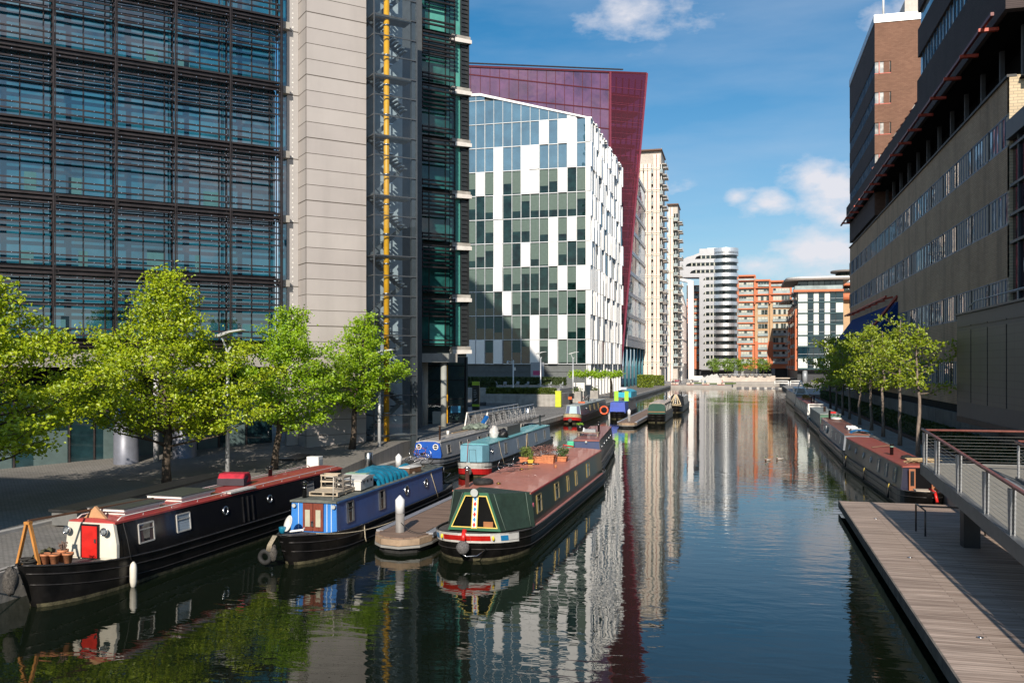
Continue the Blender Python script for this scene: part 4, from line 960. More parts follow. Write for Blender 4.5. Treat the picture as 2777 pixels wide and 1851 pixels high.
# ================= narrowboats =================
hullk = M('hull_blacking', (.006, .0055, .0055), .38, 0, .5, 2.5, .12, dirt=.14)
chrome = M('chrome', (.75, .75, .76), .12, 1, .05, 3)
wglass = glass('boat_glass', (.02, .022, .024), ior=1.6, var=.5, scale=2)
brass = M('brass', (.45, .30, .08), .3, .9, .15, 6)
def paint(name, col, rough=.35, dirt=.25): return M('paint_'+name, col, rough, 0, .08, 1.5, 0, coat=.15, dirt=dirt)
class Boat:
    def __init__(s, label, loc, rz, L, Bm, hull=hullk, zg=.78, zb=1.15, bl=3.6, side=1, group='narrowboats moored in the basin', blunt=.5, name='narrowboat'):
        s.r = thing(name, label, 'boat', loc, rz, group); s.L = L; s.B = Bm; s.zg0 = zg; s.zb = zb; s.bl = bl; s.side = side; s.blunt = blunt
        ys = [0, .12, .35, .7, 1.1, 1.6, 2.2, 2.9, 3.6, 5]+[5+(L-7)*i/5 for i in range(1, 6)]+[L-1.2, L-.6, L-.2, L]
        s.ys = sorted(set(min(L, y) for y in ys))
        m = MB(); m.mat(0); rings = []
        for y in s.ys:
            zt = s.zg(y); w_ = s.w(y); rk = max(0, 1-y/s.bl)
            prof = [(1.0, zt), (1.0, zt-.25), (.985, .32), (.93, -.02), (.9, -.4)]
            ring = []
            for f_, z in prof: ring.append((f_*w_, y+rk*.55*(zt-z)/max(.3, zt)-(0 if y < L-1.3 else -.0), z))
            rings.append(ring)
        vs = []; n = 5
        for ring in rings: vs += ring+[(-x, y, z) for x, y, z in ring]
        fs = []
        for i in range(len(rings)-1):
            a = i*10; c = (i+1)*10
            for k in range(4): fs += [(a+k, c+k, c+k+1, a+k+1), (a+5+k, a+6+k, c+6+k, c+5+k)]
        e = (len(rings)-1)*10
        fs += [(e, e+5, e+6, e+1), (e+1, e+6, e+7, e+2), (e+2, e+7, e+8, e+3), (e+3, e+8, e+9, e+4), (0, 1, 6, 5), (1, 2, 7, 6), (2, 3, 8, 7), (3, 4, 9, 8)]
        m.add(vs, fs, False)
        m.build('hull', hull, s.r)
        d = MB(); vs = []
        for ring in rings: x, y, z = ring[0]; vs += [(x-.02, y, z-.06), (-x+.02, y, z-.06)]
        d.add(vs, [(2*i, 2*i+1, 2*i+3, 2*i+2) for i in range(len(rings)-1)]); d.build('deck', M('deck_grey', (.09, .085, .08), .8, 0, .3, 3, dirt=.3), s.r)
        wl_ = MB(); vs = []
        for sg in (1, -1):
            vs = []
            for y in s.ys:
                rk = max(0, 1-y/s.bl); zt = s.zg(y)
                for z, f_ in ((.11, .958), (-.06, .935)): vs.append((sg*(s.w(y)*f_+.012), y+rk*.55*(zt-z)/max(.3, zt)-.008, z))
            wl_.add(vs, [(2*i, 2*i+1, 2*i+3, 2*i+2) for i in range(len(s.ys)-1)])
        wl_.build('waterline_stain', M('waterline_scum', (.085, .075, .04), .8, 0, .6, 5, .3), s.r)
        st = MB()
        for fz, rad in ((0, .035), (.27, .025), (.62, .02)):
            for sg in (1, -1):
                st.tube([(sg*(s.w(y)*(1 if fz < .5 else .987)+.012), y+max(0, 1-y/s.bl)*.55*(fz/max(.3, s.zg(y))), s.zg(y)-fz) for y in s.ys], rad, 5)
        st.build('rubbing_strake', M('strake', (.035, .032, .032), .5, .2, .3, 3, dirt=.4), s.r)
    def w(s, y):
        b = max(0., min(1., y/s.bl)); f_ = max(.10, math.sin(b*math.pi/2)**s.blunt)
        q = (s.L-y)/1.3
        if q < 1: f_ *= .72+.28*math.sqrt(max(0, 1-(1-q)**2))
        return s.B/2*f_
    def zg(s, y): return s.zg0+(s.zb-s.zg0)*max(0., 1-y/(s.bl+2.5))**2+.12*max(0., 1-(s.L-y)/3)**2
    def band(s, y1, z0, z1, mt, off=.012, y0=0., name='bow_panel'):
        m = MB(); vs = []; ys = [y for y in s.ys if y0 <= y < y1]+[y1]
        for sg in (1, -1):
            vs = []
            for y in ys:
                for z in (z0, z1):
                    zt = s.zg(y); rk = max(0, 1-y/s.bl); zz = zt-z
                    vs.append((sg*(s.w(y)*(1 if z < .3 else .99)+off), y+rk*.55*z/max(.3, zt)-off, zz))
            m.add(vs, [(2*i, 2*i+1, 2*i+3, 2*i+2) for i in range(len(ys)-1)])
        yb = 0; zt = s.zg(0); x = s.w(0)+off
        if y0 == 0: m.add([(-x, .55*z0/max(.3, zt)-off*1.5, zt-z0), (x, .55*z0/max(.3, zt)-off*1.5, zt-z0), (x, .55*z1/max(.3, zt)-off*1.5, zt-z1), (-x, .55*z1/max(.3, zt)-off*1.5, zt-z1)], [(0, 1, 2, 3)])
        return m.build(name, mt, s.r)
    def cabin(s, c0, c1, zt, body, roof, wb=None, wt=None, trim=None, front=None, handrail=None, camber=.07, rake=.12, end=None):
        s.c0, s.c1, s.zt = c0, c1, zt; s.wb = wb or s.B/2-.1; s.wt = wt or s.B/2-.24; zb = s.zg(c0)-.08; s.zb0 = s.zg0-.08
        m = MB(); vs = []
        for y, ra in ((c0, rake), (c1, -rake)):
            zb = s.zb0 if y == c1 else s.zg(c0)-.08
            vs += [(-s.wb, y, s.zb0), (s.wb, y, s.zb0), (s.wt, y+ra, zt), (-s.wt, y+ra, zt)]
        m.add(vs, [(0, 1, 2, 3), (7, 6, 5, 4), (1, 5, 6, 2), (4, 0, 3, 7)])
        m.build('cabin', body, s.r)
        r_ = MB(); n = 6; vs = []
        for y in (c0+rake-.1, c1-rake+.1):
            for i in range(n+1):
                x = -s.wt-.03+(2*s.wt+.06)*i/n; vs.append((x, y, zt+.015+camber*(1-(x/(s.wt+.03))**2)))
            vs += [(s.wt+.03, y, zt-.05), (-s.wt-.03, y, zt-.05)]
        k = n+3
        fs = [(i, i+1, k+i+1, k+i) for i in range(n)]+[(n, n+1, k+n+1, k+n), (n+2, 0, k, k+n+2), tuple(range(k))[::-1], tuple(range(k, 2*k)), (n+1, n+2, k+n+2, k+n+1)]
        r_.add(vs, fs, False); r_.build('roof', roof, s.r)
        if handrail:
            h = MB()
            for sg in (1, -1):
                x = sg*(s.wt-.08); h.tube([(x, c0+.25, zt+.03), (x, c0+.45, zt+.13), (x, c1-.45, zt+.13), (x, c1-.25, zt+.03)], .022, 6)
                y = c0+1.5
                while y < c1-1: h.box(x-.012, x+.012, y, y+.03, zt+.03, zt+.12); y += 1.5
            h.build('handrail', handrail, s.r)
        if trim:
            h = MB()
            for sg in (1, -1): h.bar((sg*(s.wt+.035), c0+.05, zt-.03), (sg*(s.wt+.035), c1-.05, zt-.03), .03, .06)
            h.build('roof_trim', trim, s.r)
        if front:
            f_ = MB(); e = .012
            f_.add([(-s.wb+.01, c0-e, s.zg(c0)-.1), (s.wb-.01, c0-e, s.zg(c0)-.1), (s.wt-.01, c0+rake-e, zt-.02), (-s.wt+.01, c0+rake-e, zt-.02)], [(0, 1, 2, 3)]); f_.build('bulkhead', front, s.r)
    def P(s, y, z, off=.0):      # point on the outer cabin side
        k = (z-s.zb0)/(s.zt-s.zb0); return (s.side*(s.wb+(s.wt-s.wb)*k+off), y, z)
    def F(s, x, z, off=.0): k = (z-s.zb0)/(s.zt-s.zb0); return (x, s.c0+.12*k-off, z)
    def window(s, y, w_, h, zc=None, frame=steel, kind='rect', pane=wglass, bars=1, curtain=None):
        zc = zc or (s.zb0+s.zt)/2+.12; m = MB(); pn = MB(); ct = MB(); ct2 = MB()
        if kind == 'port':
            n = 18; r0 = w_/2
            o = []
            for rr, off in ((r0, .02), (r0*1.0, .02)): pass
            pn.add([s.P(y+r0*.8*math.cos(2*math.pi*i/n), zc+r0*.8*math.sin(2*math.pi*i/n), .012) for i in range(n)], [list(range(n)) if s.side > 0 else list(range(n))[::-1]])
            m.mat(0).tube([s.P(y+r0*math.cos(2*math.pi*i/n), zc+r0*math.sin(2*math.pi*i/n), .012) for i in range(n+1)], .035, 6, False)
        else:
            z0, z1 = zc-h/2, zc+h/2
            q = [s.P(y-w_/2, z0, .01), s.P(y+w_/2, z0, .01), s.P(y+w_/2, z1, .01), s.P(y-w_/2, z1, .01)]
            pn.add(q, [(0, 1, 2, 3)])
            if curtain: ct.add([s.P(y-w_/2+.05, z0+.02, .016), s.P(y-w_*.18, z0+.02, .016), s.P(y-w_*.26, z1-.05, .016), s.P(y-w_/2+.05, z1-.05, .016)], [(0, 1, 2, 3)]); ct2.add([s.P(y+w_/2-.05, z0+.02, .016), s.P(y+w_*.2, z0+.02, .016), s.P(y+w_*.28, z1-.05, .016), s.P(y+w_/2-.05, z1-.05, .016)], [(3, 2, 1, 0)])
            m.mat(0)
            for a, b_ in ((0, 1), (1, 2), (2, 3), (3, 0)): m.bar(q[a], q[b_], .045, .045, (s.side, 0, 0))
            if bars: m.bar(s.P(y-w_/2, z1-h*.3, .015), s.P(y+w_/2, z1-h*.3, .015), .03)
        o = m.build('window' if kind == 'rect' else 'porthole', frame, s.r); pn.build('pane', pane, o)
        if ct.v: ct.build('curtain', curtain, o); ct2.build('curtain', curtain, o)
    def chimney(s, x, y, h=.55, r_=.08, mt=black, cap=True, ring=None):
        m = MB(); m.mat(0).lathe([(r_, 0), (r_, h), (r_*1.12, h), (r_*1.12, h+.05)], (x, y, s.zt+.02), 12)
        cpm = MB()
        if cap: cpm.lathe([(r_*1.9, h+.10), (.01, h+.2)], (x, y, s.zt+.02), 12); cpm.tube([(x, y, s.zt+h), (x, y, s.zt+h+.12)], .015, 5)
        if ring: m.mat(1).lathe([(r_*1.05, h*.8), (r_*1.05, h*.88)], (x, y, s.zt+.02), 12)
        o = m.build('chimney', [mt, ring or mt], s.r)
        if cap: cpm.build('cap', mt, o)
    def vent(s, x, y): MB().lathe([(.05, 0), (.05, .05), (.1, .06), (.09, .1), (.03, .13)], (x, y, s.zt+.06), 14).build('mushroom_vent', brass, s.r)
    def lamp(s, x, z, y=None, r_=.13):
        p = s.F(x, z, .05); o = MB().lathe([(r_*.4, .14), (r_*.8, .08), (r_, 0)], (p[0], p[1]-.14, p[2]), 16, 'y').build('headlamp', chrome, s.r); MB().lathe([(r_, -.0), (r_, .02), (r_*.85, .035)], (p[0], p[1]-.18, p[2]), 16, 'y').build('lens', M('lens', (.6, .62, .6), .08, .2), o)
    def W(s, x, y, z): return s.r.matrix_basis @ Vector((x, y, z))
def rope_obj(pts, label, r_=.018, name='mooring_rope', mt=None):
    return tag(MB().tube(pts, r_, 5).build(name, mt or rope), label, 'rope')
def sag(a, b_, d, n=8):
    a = Vector(a); b_ = Vector(b_); return [a.lerp(b_, i/n)-Vector((0, 0, d*4*(i/n)*(1-i/n))) for i in range(n+1)]
def roundrect(cx, cz, w, h, r, n=4):
    pts = []
    for sx, sz, a0 in ((1, 1, 0), (-1, 1, 90), (-1, -1, 180), (1, -1, 270)):
        for i in range(n+1):
            a = R(a0+90*i/n); pts.append((cx+sx*(w/2-r)+r*math.cos(a), cz+sz*(h/2-r)+r*math.sin(a)))
    return pts
# ---- boat 1: black hull, red roof, white front with red door ----
b1 = Boat('nearest black narrowboat with a red roof, cream front and bright red door', (-20.45, 21.95, 0), R(-1.6), 20.5, 2.1, zb=1.35, zg=.88, bl=3.4)
cream = paint('cream', (.74, .69, .58)); redr = paint('red_roof', (.42, .055, .05), .4, .3)
b1.cabin(2.9, 19.0, 2.14, paint('gloss_black', (.010, .010, .011), .2, .1), redr, wb=.98, wt=.86, front=cream, handrail=M('rail_white', (.7, .62, .58), .4), camber=.1, rake=.12)
m = MB().prismy([(-1.0, 1.0), (1.0, 1.0), (1.0, 1.45), (.88, 2.05), (.86, 2.12), (-.86, 2.12), (-.88, 2.05)], 2.86, 2.99); m.build('bulkhead', cream, b1.r)
m = MB(); m.mat(0).box(-.36, .36, 2.82, 2.86, .98, 2.08); m.mat(1).box(-.29, .29, 2.80, 2.819, 1.0, 2.02); dr = m.build('door', [black, red], b1.r)
m = MB().box(.22, .27, 2.75, 2.80, 1.5, 1.62); m.build('handle', steel, dr)
for x in (.66, -.78):
    o = MB().lathe([(.13, 0), (.11, .06), (.05, .12)], (x, 2.68, 1.88), 16, 'y').torus((x, 2.675, 1.88), .125, .014, 'y', 18, 5).build('headlamp', chrome, b1.r); MB().lathe([(.07, -.035), (.115, -.008)], (x, 2.68, 1.88), 16, 'y').build('lens', glass('lamp_lens', (.25, .27, .28), ior=2.4, var=.6, scale=14), o)
b1.window(4.4, .75, .62, frame=M('pale_frame', (.5, .48, .45), .4), curtain=M('dark_curtain', (.08, .05, .05), .8)); b1.window(6.4, .75, .6, frame=M('pale_frame', (.5, .48, .45), .4), pane=M('louvre_blind', (.30, .36, .42), .5, 0, .5, 6, 0, stretch=(1, .1, 6)))
b1.window(9.0, .3, .3, kind='port'); b1.window(12.2, .3, .3, kind='port'); b1.window(15.6, .8, .55, pane=M('grey_blind', (.2, .2, .2), .6))
m = MB()
for y in (10.2, 10.55, 10.9): m.bar(b1.P(y, .95, .02), b1.P(y, 1.95, .02), .05)
m.build('side_hatch', b1.r.children[3].data.materials[0] if False else black, b1.r)
b1.vent(0, 8.6); b1.chimney(-.5, 14.6, .35, .09); m = MB().prismy([(-.45, 2.2), (.45, 2.2), (0, 2.62)], 3.05, 3.15); m.build('cratch_board', M('plywood', (.55, .30, .15), .6), b1.r)
# pole and A-frame at the bow
m = MB(); 
for sg in (1, -1): m.bar((-.28+sg*.4, .6, 1.2), (-.28+sg*.05, .6, 2.5), .1, .07)
m.bar((-.38, .6, 2.48), (-.18, .6, 2.48), .14, .08); m.box(-.6, .25, .53, .67, 1.14, 1.24); m.build('a_frame', M('orange_timber', (.55, .24, .06), .5, 0, .2, 5, stretch=(2, 2, .5)), b1.r)
MB().bar((-.28, .6, 2.54), (-.05, 6.0, 2.46), .06).build('top_plank', M('brown_plank', (.14, .07, .04), .6), b1.r)
m = MB().blob((-.05, -.28, .95), .2, .22, .42, 14, 9, .12); m.build('rope_fender', M('matted_rope', (.10, .09, .08), .95, 0, .5, 20, 1.), b1.r)
rope_obj([b1.W(.88, 3.3, 2.1), b1.W(1.02, 3.35, 1.5), b1.W(1.12, 3.4, .86)], 'thin dark line holding the white fender on the black boat', .012, 'fender_line', M('dark_line', (.03, .03, .03), .8))
p = b1.W(1.2, 3.4, .42); tag(MB().lathe([(.02, -.46), (.08, -.40), (.11, -.25), (.115, .2), (.09, .32), (.03, .40)], p, 12).build('boat_fender', M('fender_white', (.68, .64, .55), .5)), 'long white fender hanging from the side of the black and red boat', 'fender')
for i, (x, y, h) in enumerate(((.1, .85, .34), (.36, .95, .33), (.62, 1.2, .32), (.34, 1.3, .38))):
    pt = thing('flower_pot', ['terracotta pot nearest the orange trestle on the black bow', 'terracotta pot second from the orange trestle on the black bow', 'terracotta pot nearest the red door on the black bow', 'terracotta pot with straggly seedlings behind the others on the black bow'][i], 'flower pot', b1.W(x, y, 1.2), 0, 'terracotta pots on the black bow')
    MB().lathe([(.10, 0), (.145, h*.8), (.165, h*.8), (.17, h), (.14, h), (.13, h*.85)], n=16).build('pot', terracotta, pt)
    if i == 3:
        m = MB()
        for q in range(26): a = random.random()*6.3; rr = random.random()*.15; m.bar((rr*.4*math.cos(a), rr*.4*math.sin(a), h-.05), (rr*math.cos(a), rr*math.sin(a), h+.08+random.random()*.16), .012); m.blob((rr*math.cos(a), rr*math.sin(a), h+.1+random.random()*.14), .025, .025, .02, 5, 3)
        m.build('seedling', M('dry_plant', (.20, .13, .10), .9), pt)
    else: MB().lathe([(.13, 0), (.13, .01)], (0, 0, h*.9), 14).build('soil', M('soil', (.04, .025, .015), .95), pt)
p = b1.W(-.35, 1.35, 1.12); rk = thing('mossy_stump', 'mossy log pile behind the orange trestle on the black bow', 'log', p); m = MB()
for q in range(9): m.blob((random.uniform(-.25, .25), random.uniform(-.2, .3), random.uniform(.05, .35)), .17, .17, .15, 9, 6, .25)
m.build('log', M('mossy_log', (.09, .085, .04), .95, 0, .5, 12, .8), rk)
rp = MB()
for q in range(7): rp.torus((-.1+random.uniform(-.12, .12), .45+random.uniform(-.12, .12), 1.26+q*.03), .15, .03, 'z', 14, 5)
c_ = rp.build('rope_coil', M('tarred_rope', (.03, .028, .025), .9)); c_.location = b1.r.location; tag(c_, 'heap of dark tarred rope on the black bow deck', 'rope')
rope_obj(sag(b1.W(-.3, .35, 1.3), (-22.6, 19.5, .95), .12), 'dark mooring line from the black bow to the quay', .022, mt=M('tarred_rope', (.03, .028, .025), .9))
# things on boat 1 roof
pvm = brick('solar_cells', (.06, .062, .07), (.065, .067, .075), (.15, .15, .155), .16, .16, 'f', .3, .006, .1, 0, 0)
for i, y in enumerate((4.6, 7.6)):
    sp_ = thing('solar_panel', ['white framed dark solar panel nearest the cream front on the red roof', 'white framed dark solar panel farther along the red roof, before the red bag'][i], 'solar panel', b1.W(-.05, y, 2.25), R(-1.2), 'solar panels on the red boat roof')
    m = MB(); m.box(-.62, .62, -.85, .95, .0, .10); m.box(-.72, .72, -1.0, 1.1, .12, .20); m.build('frame', white, sp_)
    MB().box(-.75, .75, -1.03, 1.13, .202, .225).build('cells', pvm, sp_)
bgp = thing('holdall', 'red and grey canvas holdall sitting on the red boat roof', 'bag', b1.W(-.25, 11.4, 2.25), R(10))
m = MB(); m.mat(0).prismx([(-.42, 0), (.42, 0), (.46, .3), (.3, .5), (-.3, .5), (-.46, .3)], -.55, .55); m.build('body', M('red_canvas', (.42, .012, .03), .7, 0, .2, 4, .3), bgp, bevel=.05)
m = MB(); m.prismx([(-.45, .02), (-.3, .02), (.1, .32), (-.1, .4), (-.47, .3)], -.56, .57); m.box(-.58, .58, -.3, .44, .02, .1); m.build('panel', M('grey_canvas', (.05, .04, .05), .8), bgp)
m = MB().box(.55, .95, 9.3, 11.1, 2.2, 2.26); o = m.build('white_board', M('offwhite_board', (.62, .60, .55), .5)); o.location = b1.r.location; o.rotation_euler = b1.r.rotation_euler; tag(o, 'off white board lying on the edge of the red roof', 'board')
# ---- boat 2: blue ----
b2 = Boat('bright blue narrowboat piled with a pallet, crates and turquoise tarpaulin, second from the left', (-15.75, 29.0, 0), R(0), 16.8, 2.08, zg=.80, zb=1.15, bl=3.0)
blue = paint('blue', (.035, .15, .42), .4, .35); blued = paint('blue_side', (.045, .10, .29), .4, .3)
b2.cabin(2.3, 14.7, 2.04, blued, M('roof_felt', (.13, .14, .12), .8, 0, .3, 3, .2, dirt=.3), wb=.97, wt=.93, trim=blue, front=paint('blue_front', (.04, .21, .60), .4, .15), camber=.05, rake=.02)
dd = M('varnished_door', (.20, .05, .03), .4, 0, .3, 6, stretch=(6, 6, .6))
for sg in (-1, 1):
    x0 = -.02 if sg < 0 else .02
    m = MB(); m.mat(0).box(min(0, sg*.42)+(.0 if sg < 0 else .01), max(0, sg*.42)-(.01 if sg < 0 else 0), 2.22, 2.28, .92, 1.96); m.mat(1).box(sg*.22-.1, sg*.22+.1, 2.205, 2.219, 1.08, 1.72); m.build('door', [dd, M('door_blind', (.42, .40, .30), .6)], b2.r)
MB().box(-.05, .05, 2.15, 2.2, 1.1, 1.3).build('door_handle', chrome, b2.r)
m = MB()
for x in (-.62, .56, .74): m.box(x-.015, x+.015, 2.26, 2.285, .9, 1.95)
m.build('front_line', M('pale_line', (.5, .62, .75), .5), b2.r)
for x in (-.78, .86): b2.lamp(x, 1.86, r_=.075)
b2.window(3.5, .62, .78, curtain=M('net_curtain', (.35, .35, .33), .8)); b2.window(6.7, .62, .78, curtain=M('pale_curtain2', (.5, .46, .4), .8), bars=0); b2.window(9.6, .42, .42, kind='port'); b2.window(12.2, .42, .42, kind='port')
b2.chimney(-.62, 2.75, .5, .085, ring=steel)
MB().tube([b2.r.matrix_basis.inverted() @ Vector((0, 0, 0)) if False else (.7, 2.5, 2.0), (.72, 2.5, 2.95)], .022, 6).build('aerial_pole', M('pole_pale', (.55, .5, .42), .6), b2.r)
MB().box(.42, .74, 2.45, 2.53, 2.95, 2.98).build('aerial_arm', M('pole_pale', (.55, .5, .42), .6), b2.r)
# stern
m = MB(); m.tube([(-.7, 15.6, 1.0), (-.72, 15.6, 1.9), (.0, 15.9, 2.0), (.72, 15.6, 1.9), (.7, 15.6, 1.0)], .03, 6); m.tube([(-.8, 14.9, 1.2), (-.85, 16.3, 1.5), (.0, 16.7, 1.5), (.85, 16.3, 1.5), (.8, 14.9, 1.2)], .025, 6); m.build('stern_rail', black, b2.r)
m = MB().tube([(.2, 16.0, .9), (.2, 15.7, 1.7), (.2, 15.2, 1.85)], .03, 6); m.build('tiller', brass, b2.r)
# bow fittings
p = b2.W(-.45, -.15, .55)
ty = thing('tyre_fender', 'worn tyre hanging at the bow of the blue boat', 'tyre', p); MB().torus((-.18, -.05, -.15), .2, .085, 'y', 20, 8).build('tyre', rubber, ty)
m = MB().blob((.12, .0, .0), .13, .15, .28, 12, 8, .15); m.build('rope_fender', M('matted_rope', (.10, .09, .08), .95, 0, .5, 20, 1.), ty)
m = MB()
for q in range(6): m.tube([(.05+q*.03, .1, .6), (-.05+q*.03, -.1, .3), (-.12+q*.04, -.1, .05)], .014, 5)
m.build('lashing', rope, ty)
ds = thing('satellite_dish', 'white satellite dish lying on the bow deck of the blue boat', 'dish', b2.W(-.45, 1.3, 1.02), R(20))
m = MB(); 
prof = [(.02, 0), (.12, .01), (.22, .04), (.3, .09), (.31, .1), (.3, .11), (.2, .06), (.02, .02)]
o = MB().lathe(prof, (0, 0, 0), 22).build('dish', white, ds); o.rotation_euler = (R(70), 0, R(-60)); o.location = (0, 0, .3)
MB().bar((0, -.1, .05), (.5, -.2, .12), .06).build('arm', white, ds); MB().bar((.5, -.35, .12), (.5, .1, .12), .05).build('foot', white, ds)
bk_ = MB().lathe([(.12, 0), (.13, .2), (.13, .22)], n=12).build('bucket', M('teal_plastic', (.01, .18, .3), .4)); bk_.location = b2.W(-.72, 1.2, 1.0); tag(bk_, 'small turquoise bucket beside the satellite dish', 'bucket')
# pallet, chair crates, box, tarpaulin on boat 2 roof
pl = thing('pallet', 'pale wooden pallet flat on the blue boat roof', 'pallet', b2.W(-.05, 3.9, 2.12), R(3)); pw = M('pallet_wood', (.46, .38, .28), .85, 0, .25, 4, .3, stretch=(1, 6, 6))
m = MB()
for q in range(8): m.box(-.62, .66, -.85+q*.22, -.85+q*.22+.17, .13, .155)
for x in (-.6, -.02, .56): m.box(x, x+.09, -.85, .88, .03, .129)
for q in (0, 3, 6): m.box(-.62, .66, -.85+q*.24, -.85+q*.24+.14, 0, .029)
m.build('slats', pw, pl)
def crate(name, label, loc, rz, s_, mt, grp):
    c = thing(name, label, 'crate', loc, rz, grp); m = MB(); a, b_, h = s_
    for x in (-a, a-.04):
        for y in (-b_, b_-.04): m.box(x, x+.04, y, y+.04, 0, h)
    for z in (0, h*.45, h-.06):
        m.box(-a-.02, -a, -b_, b_, z, z+.07); m.box(a, a+.02, -b_, b_, z, z+.07); m.box(-a, a, -b_-.02, -b_, z, z+.07); m.box(-a, a, b_, b_+.02, z, z+.07)
    m.build('frame', mt, c); B(-a, a, -b_, b_, .0, .02).build('base', mt, c); return c
crate('crate', 'open wooden crate frame on the near end of the pallet', b2.W(-.25, 4.3, 2.28), R(8), (.34, .25, .55), pw, 'crates on the blue boat roof')
crate('crate', 'darker slatted crate beside the white box on the pallet', b2.W(.32, 4.2, 2.28), R(-5), (.2, .3, .5), M('grey_wood', (.16, .14, .12), .8), 'crates on the blue boat roof')
bx = thing('white_locker', 'white lidded locker with black latches behind the crates on the blue boat', 'locker', b2.W(.25, 5.6, 2.12), R(4))
m = MB().prismx([(-.8, 0), (.75, 0), (.75, .42), (.1, .5), (-.8, .38)], -.5, .5); m.build('body', M('chalky_white', (.66, .64, .60), .6, 0, .1, 2, dirt=.2), bx, bevel=.015)
m = MB().prismx([(-.84, .385), (.78, .43), (.78, .47), (.1, .545), (-.84, .425)], -.55, .55); m.build('lid', M('chalky_white', (.66, .64, .60), .6, 0, .1, 2, dirt=.2), bx)
m = MB()
for y in (-.45, .0, .45): m.box(.5, .53, y-.03, y+.03, .25, .36)
m.build('latch', black, bx)
tp = thing('tarpaulin', 'crumpled turquoise tarpaulin heaped over goods on the blue boat roof', 'tarpaulin', b2.W(-.1, 8.2, 2.08))
def drape(x0, x1, y0, y1, hf, n=26, k=26, seed=1):
    rn = random.Random(seed); ph = [(rn.uniform(.8, 9), rn.uniform(.8, 9), rn.random()*6, rn.uniform(.3, 1)) for _ in range(14)]
    vs = []
    for i in range(n+1):
        for j in range(k+1):
            u, v = i/n, j/k; x = x0+(x1-x0)*u; y = y0+(y1-y0)*v
            w_ = sum(a*math.sin(f_*x*2+g_*y*2+p) for f_, g_, p, a in ph)/9
            vs.append((x+.04*math.sin(y*13), y+.05*math.sin(x*11), hf(u, v)+.055*w_))
    return vs, [(i*(k+1)+j, (i+1)*(k+1)+j, (i+1)*(k+1)+j+1, i*(k+1)+j+1) for i in range(n) for j in range(k)]
turq = M('turquoise_tarp', (.008, .20, .32), .45, 0, .3, 3, .3)
hf = lambda u, v: max(0.02, .72*math.sin(math.pi*min(1, max(0, u*1.05)))**.5*(.55+.45*math.sin(math.pi*v)**.6)*(1-.25*v)) - .12*(u > .93)
vs, fs = drape(-.85, .98, -1.5, 2.3, hf, 34, 40, 4); MB().add(vs, fs, True).build('sheet', turq, tp)
vs, fs = drape(-.3, .5, 3.1, 4.3, lambda u, v: .02+.35*math.sin(math.pi*u)**.7*math.sin(math.pi*v)**.7, 16, 16, 9); MB().add(vs, fs, True).build('loose_end', turq, tp)
bn = thing('bench_seat', 'small pale green bench turned over under the tarpaulin', 'bench', b2.W(-.35, 6.95, 2.14), R(0)); m = MB()
m.box(-.35, .6, -.3, .25, .38, .44); m.box(-.4, .75, -.42, -.34, .26, .3); m.box(-.3, .5, -.25, .2, 0, .37); m.build('seat', M('pale_green_paint', (.28, .42, .30), .6), bn)
cb = thing('storage_box', 'brown box with a white lid near the stern of the blue boat', 'box', b2.W(.45, 11.4, 2.1), R(-10)); B(-.28, .28, -.55, .55, 0, .25).build('body', M('brown_box', (.13, .07, .04), .7), cb); B(-.3, .3, -.57, .57, .252, .29).build('lid', white, cb)
# ---- bicycles ----
def bicycle(label, loc, rot, col, grp='bicycles', parent=None):
    b = bpy.data.objects.new('bicycle', None); COL.objects.link(b); b.location = loc; b.rotation_euler = rot; tag(b, label, 'bicycle', grp)
    for y in (-.52, .52):
        m = MB(); m.torus((0, y, .34), .31, .022, 'x', 22, 6); m.mat(1).torus((0, y, .34), .285, .012, 'x', 22, 5); m.lathe([(.02, -.04), (.02, .04)], (0, y, .34), 8, 'x')
        for q in range(10): a = 2*math.pi*q/10; m.bar((0, y, .34), (0, y+.285*math.cos(a), .34+.285*math.sin(a)), .004)
        m.build('wheel', [rubber, steel], b)
    m = MB(); P_ = {'bb': (0, .08, .3), 'seat': (0, .2, .82), 'head': (0, -.34, .85), 'headb': (0, -.38, .68), 'rear': (0, .52, .34), 'front': (0, -.52, .34)}
    for a, c in (('bb', 'seat'), ('seat', 'head'), ('bb', 'headb'), ('bb', 'rear'), ('seat', 'rear'), ('headb', 'front'), ('head', 'headb')): m.tube([P_[a], P_[c]], .02, 6)
    m.build('frame', M(col[0], col[1], .35, .2), b)
    m = MB().tube([(-.28, -.25, 1.0), (-.05, -.34, .98), (0, -.33, .86), (.05, -.34, .98), (.28, -.25, 1.0)], .014, 6); m.build('handlebar', steel, b)
    m = MB().blob((0, .24, .93), .07, .14, .035, 10, 6); m.tube([(0, .2, .8), (0, .23, .92)], .014, 6); m.build('saddle', black, b)
    m = MB(); m.torus((.03, .08, .3), .09, .008, 'x', 14, 4); m.bar((.05, .08, .3), (.05, -.02, .16), .015); m.bar((-.05, .08, .3), (-.05, .18, .44), .015); m.build('crank', steel, b)
    return b
bicycle('white and red bicycle lying among clutter near the blue boat stern', b2.W(-.5, 13.6, 2.30), (0, R(72), R(20)), ('bike_white', (.5, .4, .38)), 'bicycles lying on boat roofs')
bicycle('second bicycle lying across the blue boat stern', b2.W(.1, 12.9, 2.35), (R(6), R(66), R(75)), ('bike_grey', (.25, .25, .28)), 'bicycles lying on boat roofs')
m = MB()
rn = random.Random(8)
for q in range(22): m.blob((rn.uniform(-.7, .7), rn.uniform(9.6, 14), 2.1), rn.uniform(.06, .16), rn.uniform(.08, .2), rn.uniform(.04, .1), 7, 5, .3, rn)
